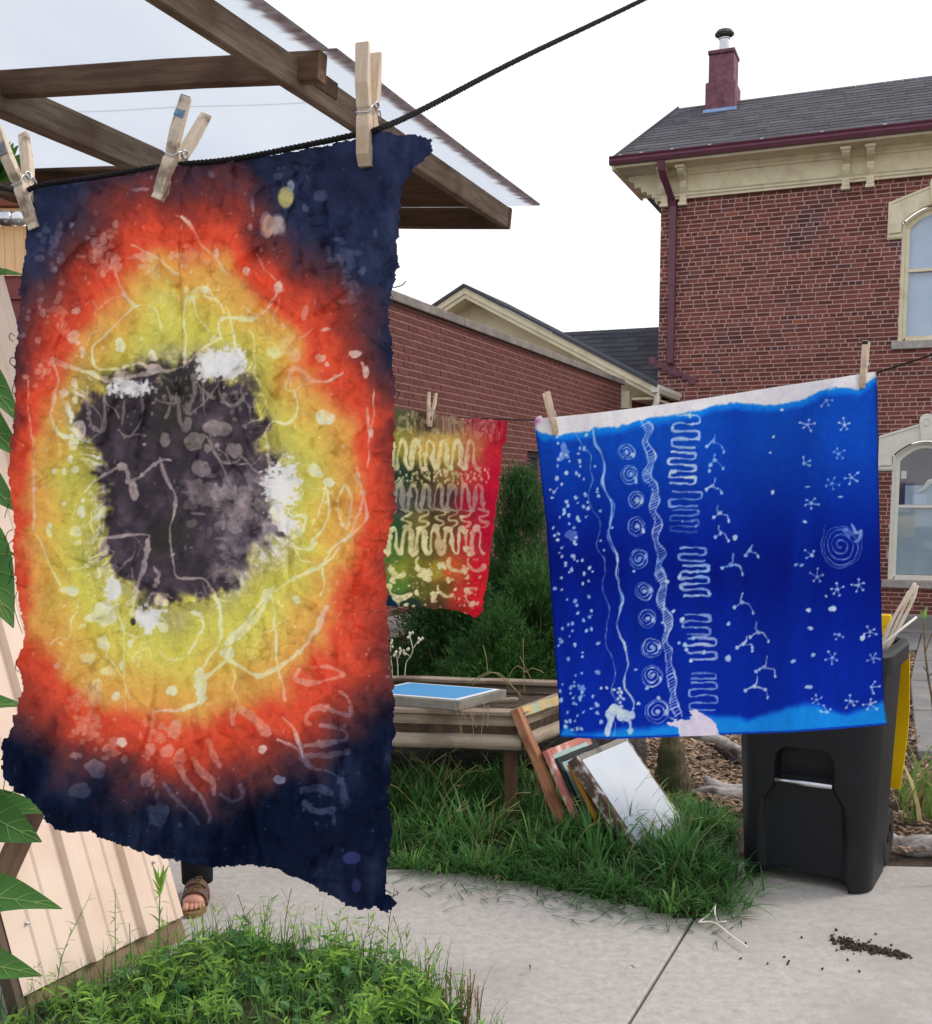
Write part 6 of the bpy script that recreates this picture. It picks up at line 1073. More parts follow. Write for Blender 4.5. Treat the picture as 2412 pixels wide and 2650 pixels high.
# crackle veins, weave, and a fold's crease shade painted as a dark line
vein = np.abs(fbm(p1.shape, 26, 3, 70)); vn = ss(.05, .0, vein) * np.clip(fbm(p1.shape, 50, 2, 71) + .35, 0, 1); c_ *= (1 - .16 * vn)[..., None]
c_ *= (1 + .05 * fine + .05 * mid)[..., None]; weave = .02 * np.sin(p1.X * .9) * np.sin(p1.Y * .9); c_ *= (1 + weave + .025 * np.random.default_rng(4).normal(size=p1.shape))[..., None]
fold = np.exp(-((p1.X - 468 - 4 * np.sin(p1.Y / 60)) / 2.6) ** 2) * ss(560, 640, p1.Y) * ss(960, 860, p1.Y); c_ *= (1 - .14 * fold)[..., None]
# drape: swing between the pins, folds, crumple
k_ = (p1.X - 60) / 940.0; depth1 = .885 - .145 * k_ + .012 * np.sin(k_ * 5.2 + .4) * ss(350, 1500, p1.Y) + .02 * ss(1500, 2350, p1.Y) * np.sin(k_ * 9 + 1.1)
cr1 = fbm(p1.shape, 30, 4, 80); rid = 1 - np.abs(fbm(p1.shape, 36, 3, 81)) * 2; diag = np.abs(fbm(p1.shape, 46, 3, 83, 1.3, 1.3)); pinw = np.ones(p1.shape)
for qx, qy in ((951, 370), (430, 450), (85, 545)): pinw *= 1 - np.exp(-(((p1.X - qx) / 75) ** 2 + ((p1.Y - qy) / 110) ** 2))
wr1 = .0095 * cr1 + .0075 * (1 - np.abs(fbm(p1.shape, 64, 3, 81)) * 2) + .0080 * diag + .0035 * (1 - np.abs(fbm(p1.shape, 20, 2, 87, 1.15, 1.0)) * 2) + .006 * fbm(p1.shape, 90, 2, 84, 1, 3.0) + .0007 * fbm(p1.shape, 5, 2, 85) + .010 * ss(1700, 2300, p1.Y) * (1 - np.abs(fbm(p1.shape, 40, 3, 86, 1.6, 1)) * 2) + .009 * ss(1500, 2200, p1.Y) * np.sin((p1.X * .8 + p1.Y) / 46.0 + 2.5 * fbm(p1.shape, 80, 2, 88))
cre = np.zeros(p1.shape); rc = np.random.default_rng(21)
for i in range(210):
    L_ = rc.uniform(60, 300); a_ = rc.choice([rc.normal(1.57, .45), rc.normal(.6, .4), rc.normal(2.5, .4), rc.normal(0, .3)]); x0_, y0_ = rc.uniform(20, 1040), rc.uniform(380, 2330); wd = rc.uniform(7, 20); am_ = rc.choice([-1, 1]) * rc.uniform(.0018, .0058) * wd / 14; bow = rc.normal(0, .18)
    ca_, sa2 = math.cos(a_), math.sin(a_); k = p1.win(x0_ - L_ * .6 - wd, y0_ - L_ * .6 - wd, x0_ + L_ * .6 + wd, y0_ + L_ * .6 + wd); X, Y = p1.Xw[k] - x0_, p1.Yw[k] - y0_
    if X.size == 0: continue
    t = (X * ca_ + Y * sa2) / (L_ / 2); d_ = np.abs(-X * sa2 + Y * ca_ - bow * L_ * .25 * (t * t)); cre[k] += am_ * np.clip(1 - d_ / wd, 0, 1) * np.clip(1 - t * t, 0, 1)
depth1 += pinw * (wr1 * .8 + cre)
near = thing('hanging_cloth', at(500, 1300, .82) * V(1, 1, 0), 'large near cloth dyed navy, red and yellow around a dark centre', 'cloth')
cl1 = make_cloth('fabric', p1, c_, OUT1, 7, depth1, 'cloth_cotton', near, 1.22)
def dep1(x, y): i = int(np.clip((x - p1.x0) / p1.st, 0, p1.shape[1] - 1)); j = int(np.clip((y - p1.y0) / p1.st, 0, p1.shape[0] - 1)); return depth1[j, i]
thr = [[(38, 870), (28, 862), (24, 875), (34, 884)], [(42, 930), (30, 925), (26, 940), (38, 948)], [(40, 985), (34, 1000), (32, 1015), (40, 1022)], [(24, 1300), (18, 1318), (12, 1340)], [(32, 1370), (20, 1378), (12, 1400)], [(36, 1395), (22, 1410), (16, 1440)], [(36, 1440), (24, 1462), (30, 1480), (26, 1500), (20, 1512)], [(45, 1530), (36, 1560), (44, 1600), (58, 1640)], [(40, 1500), (28, 1490)], [(12, 2020), (10, 2045), (22, 2052), (36, 2046)], [(1018, 745), (1040, 738), (1050, 728)], [(1016, 770), (1008, 752), (1014, 744)], [(1022, 1010), (1034, 1018), (1026, 1032)], [(1016, 2320), (1030, 2312), (1026, 2305)], [(985, 2318), (1000, 2306), (1012, 2312)], [(1022, 1330), (1036, 1322), (1048, 1330)], [(50, 1740), (40, 1730), (44, 1710)]]
for P in thr:
    D = dep1(*[max(40, min(1000, P[0][0])), P[0][1]]); m = MB(); m.tube(catmull([at(x, y, D + .002 * math.sin(i * 2)) for i, (x, y) in enumerate(P)], 5), .00035, 4); m.build('frayed_thread', 'rope', near)
# ============ cloth two: small green and red cloth
p2 = Paint(940, 1040, 1330, 1620, 2.2, (980, 700, 1.68), seed=8); S, B = p2.stroke, p2.blob
CP = [(100, 640, 92, 88, 62), (200, 650, 72, 58, 46), (300, 650, 124, 92, 78), (450, 650, 152, 52, 62), (550, 700, 164, 26, 46), (100, 760, 152, 142, 62), (200, 780, 196, 166, 84), (300, 790, 212, 176, 82), (400, 780, 196, 114, 72), (500, 800, 196, 40, 56), (100, 890, 42, 62, 50), (200, 890, 62, 56, 36), (300, 880, 146, 114, 62), (400, 880, 198, 62, 62), (500, 900, 196, 25, 52), (100, 1000, 72, 76, 74), (200, 1000, 72, 66, 60), (300, 1000, 78, 50, 50), (400, 1000, 168, 30, 56), (480, 1000, 188, 20, 52), (60, 1120, 44, 82, 52), (180, 1100, 114, 104, 52), (260, 1090, 84, 68, 42), (330, 1100, 116, 72, 52), (400, 1110, 182, 40, 56), (470, 1150, 190, 20, 52), (60, 1220, 80, 116, 52), (180, 1200, 88, 86, 42), (280, 1200, 126, 84, 46), (380, 1200, 186, 50, 56), (90, 1300, 134, 144, 52), (180, 1300, 120, 114, 42), (260, 1300, 166, 144, 52), (330, 1300, 206, 92, 52), (440, 1300, 212, 30, 46), (80, 1380, 94, 130, 52), (180, 1390, 98, 98, 46), (280, 1390, 114, 88, 42), (340, 1420, 196, 60, 50), (430, 1420, 216, 34, 46), (60, 1450, 15, 42, 64), (150, 1450, 36, 52, 46), (250, 1450, 84, 62, 42), (340, 1470, 156, 46, 40), (420, 1490, 196, 25, 40), (0, 900, 40, 60, 60), (0, 1300, 90, 120, 56)]
num = np.zeros(p2.shape + (3,)); den = np.zeros(p2.shape); w2x, w2y = fbm(p2.shape, 20, 3, 91) * 14, fbm(p2.shape, 20, 3, 92) * 14
for x, y, *c in CP: q = p2.P((x, y)); w = 1 / (((p2.X + w2x - q[0]) ** 2 + (p2.Y + w2y - q[1]) ** 2) + 90) ** 2; num += w[..., None] * np.array(c, float); den += w
c2_ = num / den[..., None]
def wave(x0, x1, yt, yb, n, w, a=.9, skew=0):
    pts = []; 
    for k in range(n):
        xa = x0 + (x1 - x0) * k / n; xb = x0 + (x1 - x0) * (k + .5) / n; h = (x1 - x0) / n * .12; pts += [(xa - h, yb - 10), (xa, yt + 30), (xa + h * 1.5, yt + 4), (xb - h * 1.5, yt + 4), (xb, yt + 30), (xb, yb - 26), (xb + h * 1.5, yb - 2), (xa + (x1 - x0) / n - h * 1.5, yb - 2)]
    S([(x, y + skew * (x - x0)) for x, y in pts], w, a)
wave(30, 445, 738, 862, 7, 16, .95); wave(20, 478, 930, 1046, 8, 15, .7); wave(-10, 470, 1116, 1232, 8, 17, .95)
for x in (120, 195, 265, 320, 375, 455): S([(x - 22, 1040), (x + 18, 1048), (x + 20, 1062), (x - 14, 1072), (x - 12, 1086), (x + 20, 1094), (x + 16, 1108), (x - 10, 1118)], 9, .8)
for k in range(110): B(p2.rng.uniform(70, 480), p2.rng.uniform(868, 925), 4, 7, p2.rng.uniform(.5, .95))
for k in range(60): B(p2.rng.uniform(80, 550), p2.rng.uniform(620, 735), p2.rng.uniform(4, 16), p2.rng.uniform(6, 22), p2.rng.uniform(.2, .5), rough=.5)
for k in range(40): x = p2.rng.uniform(80, 540); S([(x, 640), (x + 2, 700 + p2.rng.uniform(0, 50))], 3, .4, smooth=False)
def crescent(x, y, r, a0, a1, w): S([(x + r * math.cos(R_(a)), y + r * math.sin(R_(a))) for a in np.linspace(a0, a1, 8)], w, .95)
crescent(350, 1270, 44, 200, 40, 17); crescent(425, 1265, 40, 200, 30, 17); crescent(415, 1415, 36, 280, 60, 17); crescent(300, 1375, 42, 190, 70, 18); crescent(90, 1290, 40, 190, 60, 18); crescent(200, 1270, 36, 220, 100, 14); crescent(95, 1375, 50, 180, 40, 16)
for x, y, r in [(200, 1325, 26), (215, 1310, 16), (270, 1280, 16), (285, 1290, 12), (165, 1400, 14), (240, 1415, 18), (262, 1400, 10), (300, 1345, 12), (385, 1335, 9), (370, 1290, 8), (320, 1345, 7), (70, 1430, 10), (85, 1440, 10), (120, 1455, 9), (150, 1462, 8), (400, 1400, 8), (375, 1490, 6), (235, 1435, 9), (60, 1350, 14), (345, 1430, 5), (330, 1390, 7), (440, 1330, 7)]: B(x, y, r, r, .95, rough=.35)
for k in range(70): B(p2.rng.uniform(50, 440), p2.rng.uniform(1245, 1470), p2.rng.uniform(1.5, 5), p2.rng.uniform(1.5, 5), .8)
redz = ss(330, 450, (p2.X - 980) * 1.68); wc2 = lerp3((240, 226, 170), (238, 170, 150), redz); wc2 = lerp3(wc2, (196, 186, 168), ss(930, 960, (p2.Y - 700) * 1.68) * ss(1060, 1040, (p2.Y - 700) * 1.68)); w2 = np.clip(p2.wax * (.9 + .2 * fbm(p2.shape, 4, 2, 95)), 0, 1); c2_ = c2_ * (1 - w2[..., None]) + wc2 * w2[..., None]; c2_ *= (1 + .12 * fbm(p2.shape, 4, 3, 96) + .04 * np.random.default_rng(5).normal(size=p2.shape))[..., None]
OUT2 = [p2.P(q) for q in [(-60, 590), (90, 597), (250, 625), (400, 640), (562, 648), (556, 750), (542, 756), (530, 880), (510, 1050), (490, 1200), (470, 1380), (457, 1420), (455, 1480), (425, 1512), (340, 1480), (190, 1468), (45, 1460), (-60, 1455)]]
k_ = (p2.X - 945) / 370; depth2 = 2.80 - .1 * k_ + .012 * np.sin(k_ * 8 + .5) + .006 * fbm(p2.shape, 26, 3, 97, 1, 2) + .03 * ss(1500, 1600, p2.Y) * k_
small = thing('hanging_cloth', at(1150, 1300, 2.75) * V(1, 1, 0), 'small green, gold and red cloth with cream squiggles in front of the annex', 'cloth')
make_cloth('fabric', p2, c2_, OUT2, 3, depth2, 'cloth_cotton', small, 1.2)
# ============ cloth three: blue square
p3_ = Paint(1375, 950, 2310, 1930, 2.5, (1370, 850, 1.761), seed=12); S, B = p3_.stroke, p3_.blob
yy = (p3_.Y - 850) * 1.761; xx = (p3_.X - 1370) * 1.761; jit = fbm(p3_.shape, 5, 3, 101) * 9 + fbm(p3_.shape, 26, 2, 102) * 8
tb = 8 + np.interp(xx, [20, 60, 130, 180, 280, 300, 400, 450, 520, 600, 700, 780, 850, 940, 1030, 1150, 1250, 1330, 1420, 1500, 1560, 1590], [435, 470, 480, 470, 460, 448, 440, 425, 408, 402, 384, 368, 342, 332, 342, 336, 312, 274, 258, 268, 222, 205]) + jit
bb = np.interp(xx, [130, 170, 220, 300, 700, 760, 850, 950, 1000, 1080, 1170, 1250, 1330, 1400, 1450, 1500, 1560, 1620], [1850, 1800, 1842, 1835, 1790, 1745, 1755, 1765, 1775, 1750, 1725, 1712, 1716, 1738, 1758, 1742, 1722, 1690]) + fbm(p3_.shape, 16, 3, 103) * 14
bl = lerp3((16, 74, 182), (5, 30, 138), ss(430, 1050, yy)); bl = lerp3(bl, (8, 40, 158), ss(1150, 1650, yy)); bl = lerp3(bl, (4, 16, 106), np.exp(-((yy - 1090 - .02 * xx) / 120) ** 2) * .6 * (.6 + .6 * fbm(p3_.shape, 60, 2, 104))); bl = lerp3(bl, (12, 56, 172), np.clip(fbm(p3_.shape, 70, 2, 105, .5, 3), 0, 1) * .5)
c3_ = lerp3(bl, (20, 132, 240), ss(46, 6, yy - tb) * .95); c3_ = lerp3(c3_, (24, 140, 244), ss(-16, 26, yy - bb) * .95); c3_ = lerp3(c3_, (228, 224, 255), ss(5, -7, yy - tb)); wcl = lerp3((206, 226, 252), (150, 200, 250), ss(0, 1, fbm(p3_.shape, 40, 2, 106) + .2))
wp = poly_mask(p3_.X + jit * .6, p3_.Y + jit * .6, [p3_.P(q) for q in [(630, 1800), (700, 1788), (745, 1770), (730, 1742), (760, 1738), (800, 1758), (838, 1790), (862, 1835), (868, 1870), (690, 1870), (680, 1820), (640, 1815)]]); c3_ = lerp3(c3_, (222, 210, 244), wp * .97)
W1l = [(295, 465), (300, 520), (330, 580), (345, 640), (335, 690), (350, 740), (375, 800), (370, 870), (360, 930), (385, 1000), (400, 1050), (390, 1120), (415, 1190), (425, 1240), (410, 1310), (405, 1370), (430, 1430), (450, 1500), (440, 1570), (435, 1630), (465, 1680), (480, 1720), (470, 1760)]
S(W1l, 6.5, .95); S([(x + 9 * math.sin(i * 1.3), y + 6) for i, (x, y) in enumerate(W1l[:14])], 4, .7)
S([(210, 480), (240, 530), (280, 580), (275, 640), (285, 690), (275, 740), (280, 810), (320, 870), (315, 940), (305, 1000), (340, 1060), (345, 1110), (330, 1180), (350, 1240), (365, 1290), (350, 1370), (345, 1430), (370, 1490), (390, 1540), (385, 1600), (375, 1660), (400, 1720)], 3.4, .6)
LAD = catmull([(520, 420), (545, 460), (530, 520), (555, 580), (552, 620), (538, 670), (572, 720), (576, 770), (560, 830), (590, 880), (576, 940), (582, 990), (605, 1030), (590, 1080), (597, 1120), (612, 1160), (600, 1210), (602, 1260), (627, 1300), (637, 1350), (617, 1420), (637, 1470), (632, 1530), (652, 1590), (652, 1650), (657, 1710), (682, 1770)], 4)
hwL = lambda i: 15 + 5 * math.sin(i * .7)
S([(p[0] - hwL(i), p[1]) for i, p in enumerate(LAD)], 5, .85, smooth=False); S([(p[0] + hwL(i), p[1]) for i, p in enumerate(LAD)], 5.5, .95, smooth=False)
for i in range(1, len(LAD) - 1): p = LAD[i]; S([(p[0] - hwL(i), p[1] + 14), (p[0] + hwL(i), p[1] - 8)], 4.5, .85, smooth=False)
def spiral(x, y, r, w, turns=2.6, ry=1.0, a=.9):
    S([(x + r * (t ** .85) * math.cos(turns * 6.283 * t + x), y + ry * r * (t ** .85) * math.sin(turns * 6.283 * t + x)) for t in np.linspace(.06, 1, 34)], w, a); S([(x + r * .98 * math.cos(t), y + ry * r * .98 * math.sin(t)) for t in np.linspace(0, 6.6, 20)], w * .7, a * .8)
for x, y, r in [(443, 560, 38), (457, 667, 40), (485, 780, 38), (485, 905, 42), (500, 1050, 42), (520, 1197, 40), (537, 1322, 42), (555, 1455, 45), (558, 1582, 50), (582, 1745, 54)]: spiral(x, y, r, 3.8); B(x + 4, y, 10, 9, .8); B(x + r * .75, y + p3_.rng.uniform(-10, 24), 8, 14, .85)
spiral(1420, 990, 80, 4.2, 3.4, 1.15, .62); S([(1350, 900), (1330, 990), (1360, 1070), (1430, 1090), (1500, 1040), (1515, 940)], 3.4, .5); S([(1470, 890), (1490, 930), (1510, 920), (1500, 960), (1480, 970)], 9, .7); S([(1430, 920), (1460, 945)], 8, .6); B(1445, 915, 10, 8, .6)
def serp(xl, xr, y0, y1, n, w, a=.9, dr=0, fade=0):
    pts = []; st = (y1 - y0) / n; s_ = 1
    for k in range(n + 1):
        y = y0 + st * k; o = dr * k; e = min(16, st * .45); pts += ([(xl + o + e, y), (xr + o - e, y), (xr + o, y + st * .5)] if s_ > 0 else [(xr + o - e, y), (xl + o + e, y), (xl + o, y + st * .5)]); s_ = -s_
    S(pts[:-1], w, a, fade=fade)
serp(652, 776, 398, 540, 4, 9.5, .85, -2); serp(636, 756, 566, 705, 5, 10.5, .92); serp(640, 780, 745, 810, 2, 8, .7); serp(645, 772, 828, 925, 4, 8, .62, 0, .5); serp(680, 800, 1002, 1060, 2, 9, .8, 4); serp(686, 812, 1082, 1220, 5, 10.5, .9, 2); serp(700, 822, 1305, 1395, 3, 9, .75, 2, .2); serp(714, 848, 1412, 1505, 3, 10.5, .85, 2); serp(730, 852, 1570, 1595, 1, 8, .6); serp(728, 856, 1616, 1735, 4, 6.5, .7)
for i, (x, y) in enumerate([(845, 525), (850, 610), (840, 720), (870, 850), (875, 940), (1010, 1020), (920, 1080), (975, 1255), (1045, 1390), (980, 1440), (1075, 1550), (1030, 1640)]):
    k = (1.0 + .3 * (i > 5)) * p3_.rng.uniform(.8, 1.15); w = 5 + 2 * (i > 5); j1, j2, j3 = p3_.rng.uniform(-12, 12, 3); S([(x + j1, y - 38 * k), (x + j1 - 4, y - 20), (x - 8, y - 6), (x - 30 * k, y + 14)], w, .85); S([(x - 8, y - 4), (x + 14 * k, y + j2 * .6), (x + 30 * k, y + 10 + j3), (x + 36 * k, y + 28 * k)], w, .85); B(x + 36 * k, y + 28 * k, 6, 8, .9); B(x - 30 * k, y + 14, 8, 8, .9); B(x - 4, y - 6, 9, 9, .7 + .2 * (i % 2))
    if i % 3 == 0: S([(x - 20, y + 6), (x + 4, y - 20)], 4, .7)
for i, (x, y) in enumerate([(1355, 330), (1265, 440), (1440, 440), (1410, 570), (1250, 615), (1470, 680), (1380, 705), (1285, 800), (1285, 1035), (1310, 1130), (1400, 1195), (1500, 1170), (1410, 1395), (1550, 1385), (1380, 1500), (1565, 1505), (1565, 1635), (1465, 1700), (1310, 1690), (1555, 1715), (1355, 1745)]):
    a0 = i * 1.1; al = .85 if i % 3 else .65
    for k in range(5 if i % 4 else 3):
        a = a0 + k * 1.2566 + p3_.rng.uniform(-.25, .25); r = p3_.rng.uniform(20, 36); e = (x + r * math.cos(a), y + r * math.sin(a)); S([(x, y), e], 3.6, al); B(e[0], e[1], 5.5, 5, al)
    B(x, y, 7, 7, al)
for x, y, rx, ry_ in [(1110, 745, 9, 9), (940, 950, 11, 14), (910, 1347, 9, 9), (905, 1505, 12, 14), (1200, 1515, 10, 9), (1385, 1280, 17, 12), (1275, 1638, 15, 8), (1520, 1410, 13, 13), (1270, 1280, 13, 9), (1285, 1365, 11, 9), (1290, 1490, 9, 9), (1215, 1080, 8, 7), (1255, 880, 10, 7), (820, 648, 8, 8), (1115, 490, 7, 7), (1100, 565, 6, 5), (1150, 370, 9, 6), (655, 1290, 8, 8), (698, 1325, 12, 11), (710, 1440, 12, 11), (683, 1432, 7, 7), (735, 1515, 10, 9), (1265, 725, 11, 4), (1415, 768, 11, 4), (1350, 1222, 5, 5), (1070, 1645, 8, 8), (1240, 1082, 8, 7), (625, 1153, 9, 9), (615, 1275, 9, 8), (612, 1337, 7, 7), (480, 1105, 7, 7), (484, 1556, 6, 6), (590, 1688, 8, 8), (500, 1713, 9, 9), (535, 1637, 8, 8), (375, 908, 7, 7), (297, 625, 6, 6), (310, 730, 6, 7), (312, 745, 7, 6), (318, 765, 8, 7), (325, 832, 6, 6), (326, 965, 6, 6), (342, 1015, 6, 6)]: B(x, y, rx, ry_, .93)
B(160, 570, 26, 30, .5, rough=.6); B(190, 945, 26, 28, .38, rough=.3); B(235, 1640, 16, 22, .6, rough=.5); B(310, 1565, 12, 12, .6)
for k in range(135):
    y = p3_.rng.uniform(485, 1830); xl = 45 + (y - 450) * .068; x = p3_.rng.uniform(xl + 12, xl + 210); sz = p3_.rng.uniform(4, 8.5); B(x, y, sz, sz * p3_.rng.uniform(.8, 1.5), p3_.rng.uniform(.75, 1))
    if p3_.rng.random() < .25: S([(x, y), (x + p3_.rng.uniform(-4, 16), y - p3_.rng.uniform(2, 14))], 4, .8, smooth=False)
for x, y, r in [(410, 1640, 8), (420, 1655, 9), (402, 1660, 7), (414, 1676, 9), (400, 1690, 7), (428, 1685, 8), (412, 1705, 7), (418, 1722, 8), (385, 1645, 7), (330, 1640, 6), (355, 1640, 7)]: B(x, y, r, r, .95)
S([(372, 1782), (372, 1750), (392, 1736), (415, 1752), (440, 1772), (468, 1762)], 34, .95); S([(360, 1775), (366, 1800), (357, 1840)], 24, .95); S([(446, 1775), (458, 1805), (458, 1842)], 17, .95); B(356, 1842, 13, 15, .95); B(458, 1840, 12, 12, .95); S([(415, 1750), (425, 1800)], 5, .7); S([(392, 1800), (385, 1855)], 5, .6); S([(640, 1770), (680, 1800), (685, 1840)], 9, .9); S([(690, 1845), (700, 1862)], 8, .9)
w3 = np.clip(p3_.wax * (.93 + .15 * fbm(p3_.shape, 5, 2, 107)), 0, 1); c3_ = c3_ * (1 - w3[..., None]) + wcl * w3[..., None]; c3_ *= (1 + .05 * fbm(p3_.shape, 4, 2, 108) + .018 * np.random.default_rng(6).normal(size=p3_.shape))[..., None]
rs = np.exp(-((p3_.X - 1391) ** 2 + (p3_.Y - 1090) ** 2) / 60.0); c3_ = lerp3(c3_, (190, 60, 120), rs * .7)
hem = ss(26, 10, yy - 200) ; ehem = np.minimum(np.abs(xx - np.interp(yy, [420, 600, 900, 1200, 1500, 1700, 1860], [25, 45, 80, 100, 120, 135, 140])), np.abs(xx - np.interp(yy, [200, 600, 1100, 1700, 1805], [1583, 1590, 1601, 1616, 1631]))); c3_ *= (1 - .28 * ss(9, 4, ehem))[..., None]; botl = np.interp(xx, [140, 400, 860, 1200, 1630], [1862, 1870, 1852, 1840, 1806]); c3_ = lerp3(c3_, (12, 40, 150), ss(-11, -7, yy - botl) * .75 * (1 - wp))
OUT3 = [p3_.P(q) for q in [(22, 418), (34, 402), (52, 395), (62, 408), (100, 405), (300, 385), (520, 358), (800, 318), (1100, 270), (1400, 225), (1560, 199), (1581, 198), (1587, 300), (1590, 600), (1600, 1100), (1615, 1700), (1631, 1806), (1400, 1826), (1200, 1840), (860, 1853), (400, 1871), (260, 1869), (138, 1860), (133, 1700), (118, 1500), (98, 1200), (78, 900), (45, 600), (30, 490)]]
k_ = (p3_.X - 1385) / 890; lowf = ss(950, 1500, p3_.Y); depth3 = 2.12 - .13 * k_ + .022 * np.sin(k_ * 7.5 + .6) * (1 - .3 * lowf) + .018 * np.sin(k_ * 15 + 2 + (p3_.Y - 1100) * .0016) * np.exp(-((k_ - .9) / .25) ** 2) + .010 * np.exp(-((k_ - .04 - (p3_.Y - 1080) * .00012) / .035) ** 2) + .010 * fbm(p3_.shape, 60, 2, 109, .7, 2.6) + .004 * (1 - 2 * np.abs(fbm(p3_.shape, 70, 2, 111, 1.2, 1))) * ss(1700, 1000, p3_.Y) + .0012 * fbm(p3_.shape, 12, 3, 110)
rc = np.random.default_rng(33)
for i in range(46):
    L_ = rc.uniform(120, 480); a_ = rc.choice([rc.normal(1.57, .12), rc.normal(1.57, .12), rc.normal(1.2, .3), rc.normal(2.0, .3)]); x0_, y0_ = rc.uniform(1400, 2280), rc.uniform(1000, 1900); wd = rc.uniform(16, 42); am_ = rc.choice([-1, 1]) * rc.uniform(.001, .0045) * wd / 24; ca_, sa2 = math.cos(a_), math.sin(a_); X, Y = p3_.X - x0_, p3_.Y - y0_; t = (X * ca_ + Y * sa2) / (L_ / 2); d_ = np.abs(-X * sa2 + Y * ca_); depth3 += am_ * np.clip(1 - d_ / wd, 0, 1) ** 1.5 * np.clip(1 - t * t, 0, 1)
blue = thing('hanging_cloth', at(1830, 1450, 2.06) * V(1, 1, 0), 'square royal blue cloth with white wax drawings and pale torn edge bands', 'cloth')
make_cloth('fabric', p3_, c3_, OUT3, 0.0, depth3, 'cloth_thin', blue, 1.2, True)
# ------------------------------------------------------------------ lines
def rope(name, pts, r, mat, label, twist=0, n=7):
    P = catmull([np.asarray(p, float) for p in pts], 10); t_ = None
    if not twist: m = MB(); m.tube(P, r, n); return tag(m.build(name, mat, smooth=True), label, 'clothesline')
    P = np.array(P); seg = np.linalg.norm(np.diff(P, axis=0), axis=1); s = np.concatenate([[0], np.cumsum(seg)]); N = int(s[-1] / .0011); u = np.linspace(0, s[-1], N); C_ = np.stack([np.interp(u, s, P[:, k]) for k in range(3)], 1); t_ = thing(name, P[0], label, 'clothesline')
    for st in range(3):
        T = np.gradient(C_, axis=0); T /= np.linalg.norm(T, axis=1)[:, None]; U1 = np.cross(T, [0, 0, 1.0]); U1 /= np.linalg.norm(U1, axis=1)[:, None]; U2 = np.cross(T, U1); a = u / twist * 6.283 + st * 2.094; m = MB(); m.tube(list(C_ + r * .5 * (np.cos(a)[:, None] * U1 + np.sin(a)[:, None] * U2))[::2], r * .56, 6); m.build('strand', mat, t_, smooth=True)
    return t_
rope('clothesline', [at(-120, 440, 1.0), at(0, 484, .93), at(60, 494, .885), at(110, 478, .875), at(250, 458, .857), at(420, 430, .834), at(600, 412, .808), at(780, 378, .78), at(940, 344, .752), at(990, 330, .745), at(1100, 280, .79), at(1350, 150, .90), at(1665, -1, 1.08), at(2000, -170, 1.35)], .0021, 'rope', 'thick black twisted clothesline carrying the near cloth', .011)
rope('clothesline', [at(700, 1050, 3.2), at(985, 1062, 2.86), at(1120, 1078, 2.78), at(1310, 1085, 2.72), at(1395, 1087, 2.19), at(1500, 1078, 2.17), at(1600, 1066, 2.15), at(1900, 1026, 2.11), at(2235, 972, 2.04), at(2280, 961, 1.985), at(2412, 918, 1.96), at(2700, 820, 1.9)], .0019, 'rope_thin', 'thin dark clothesline carrying the small and blue cloths')
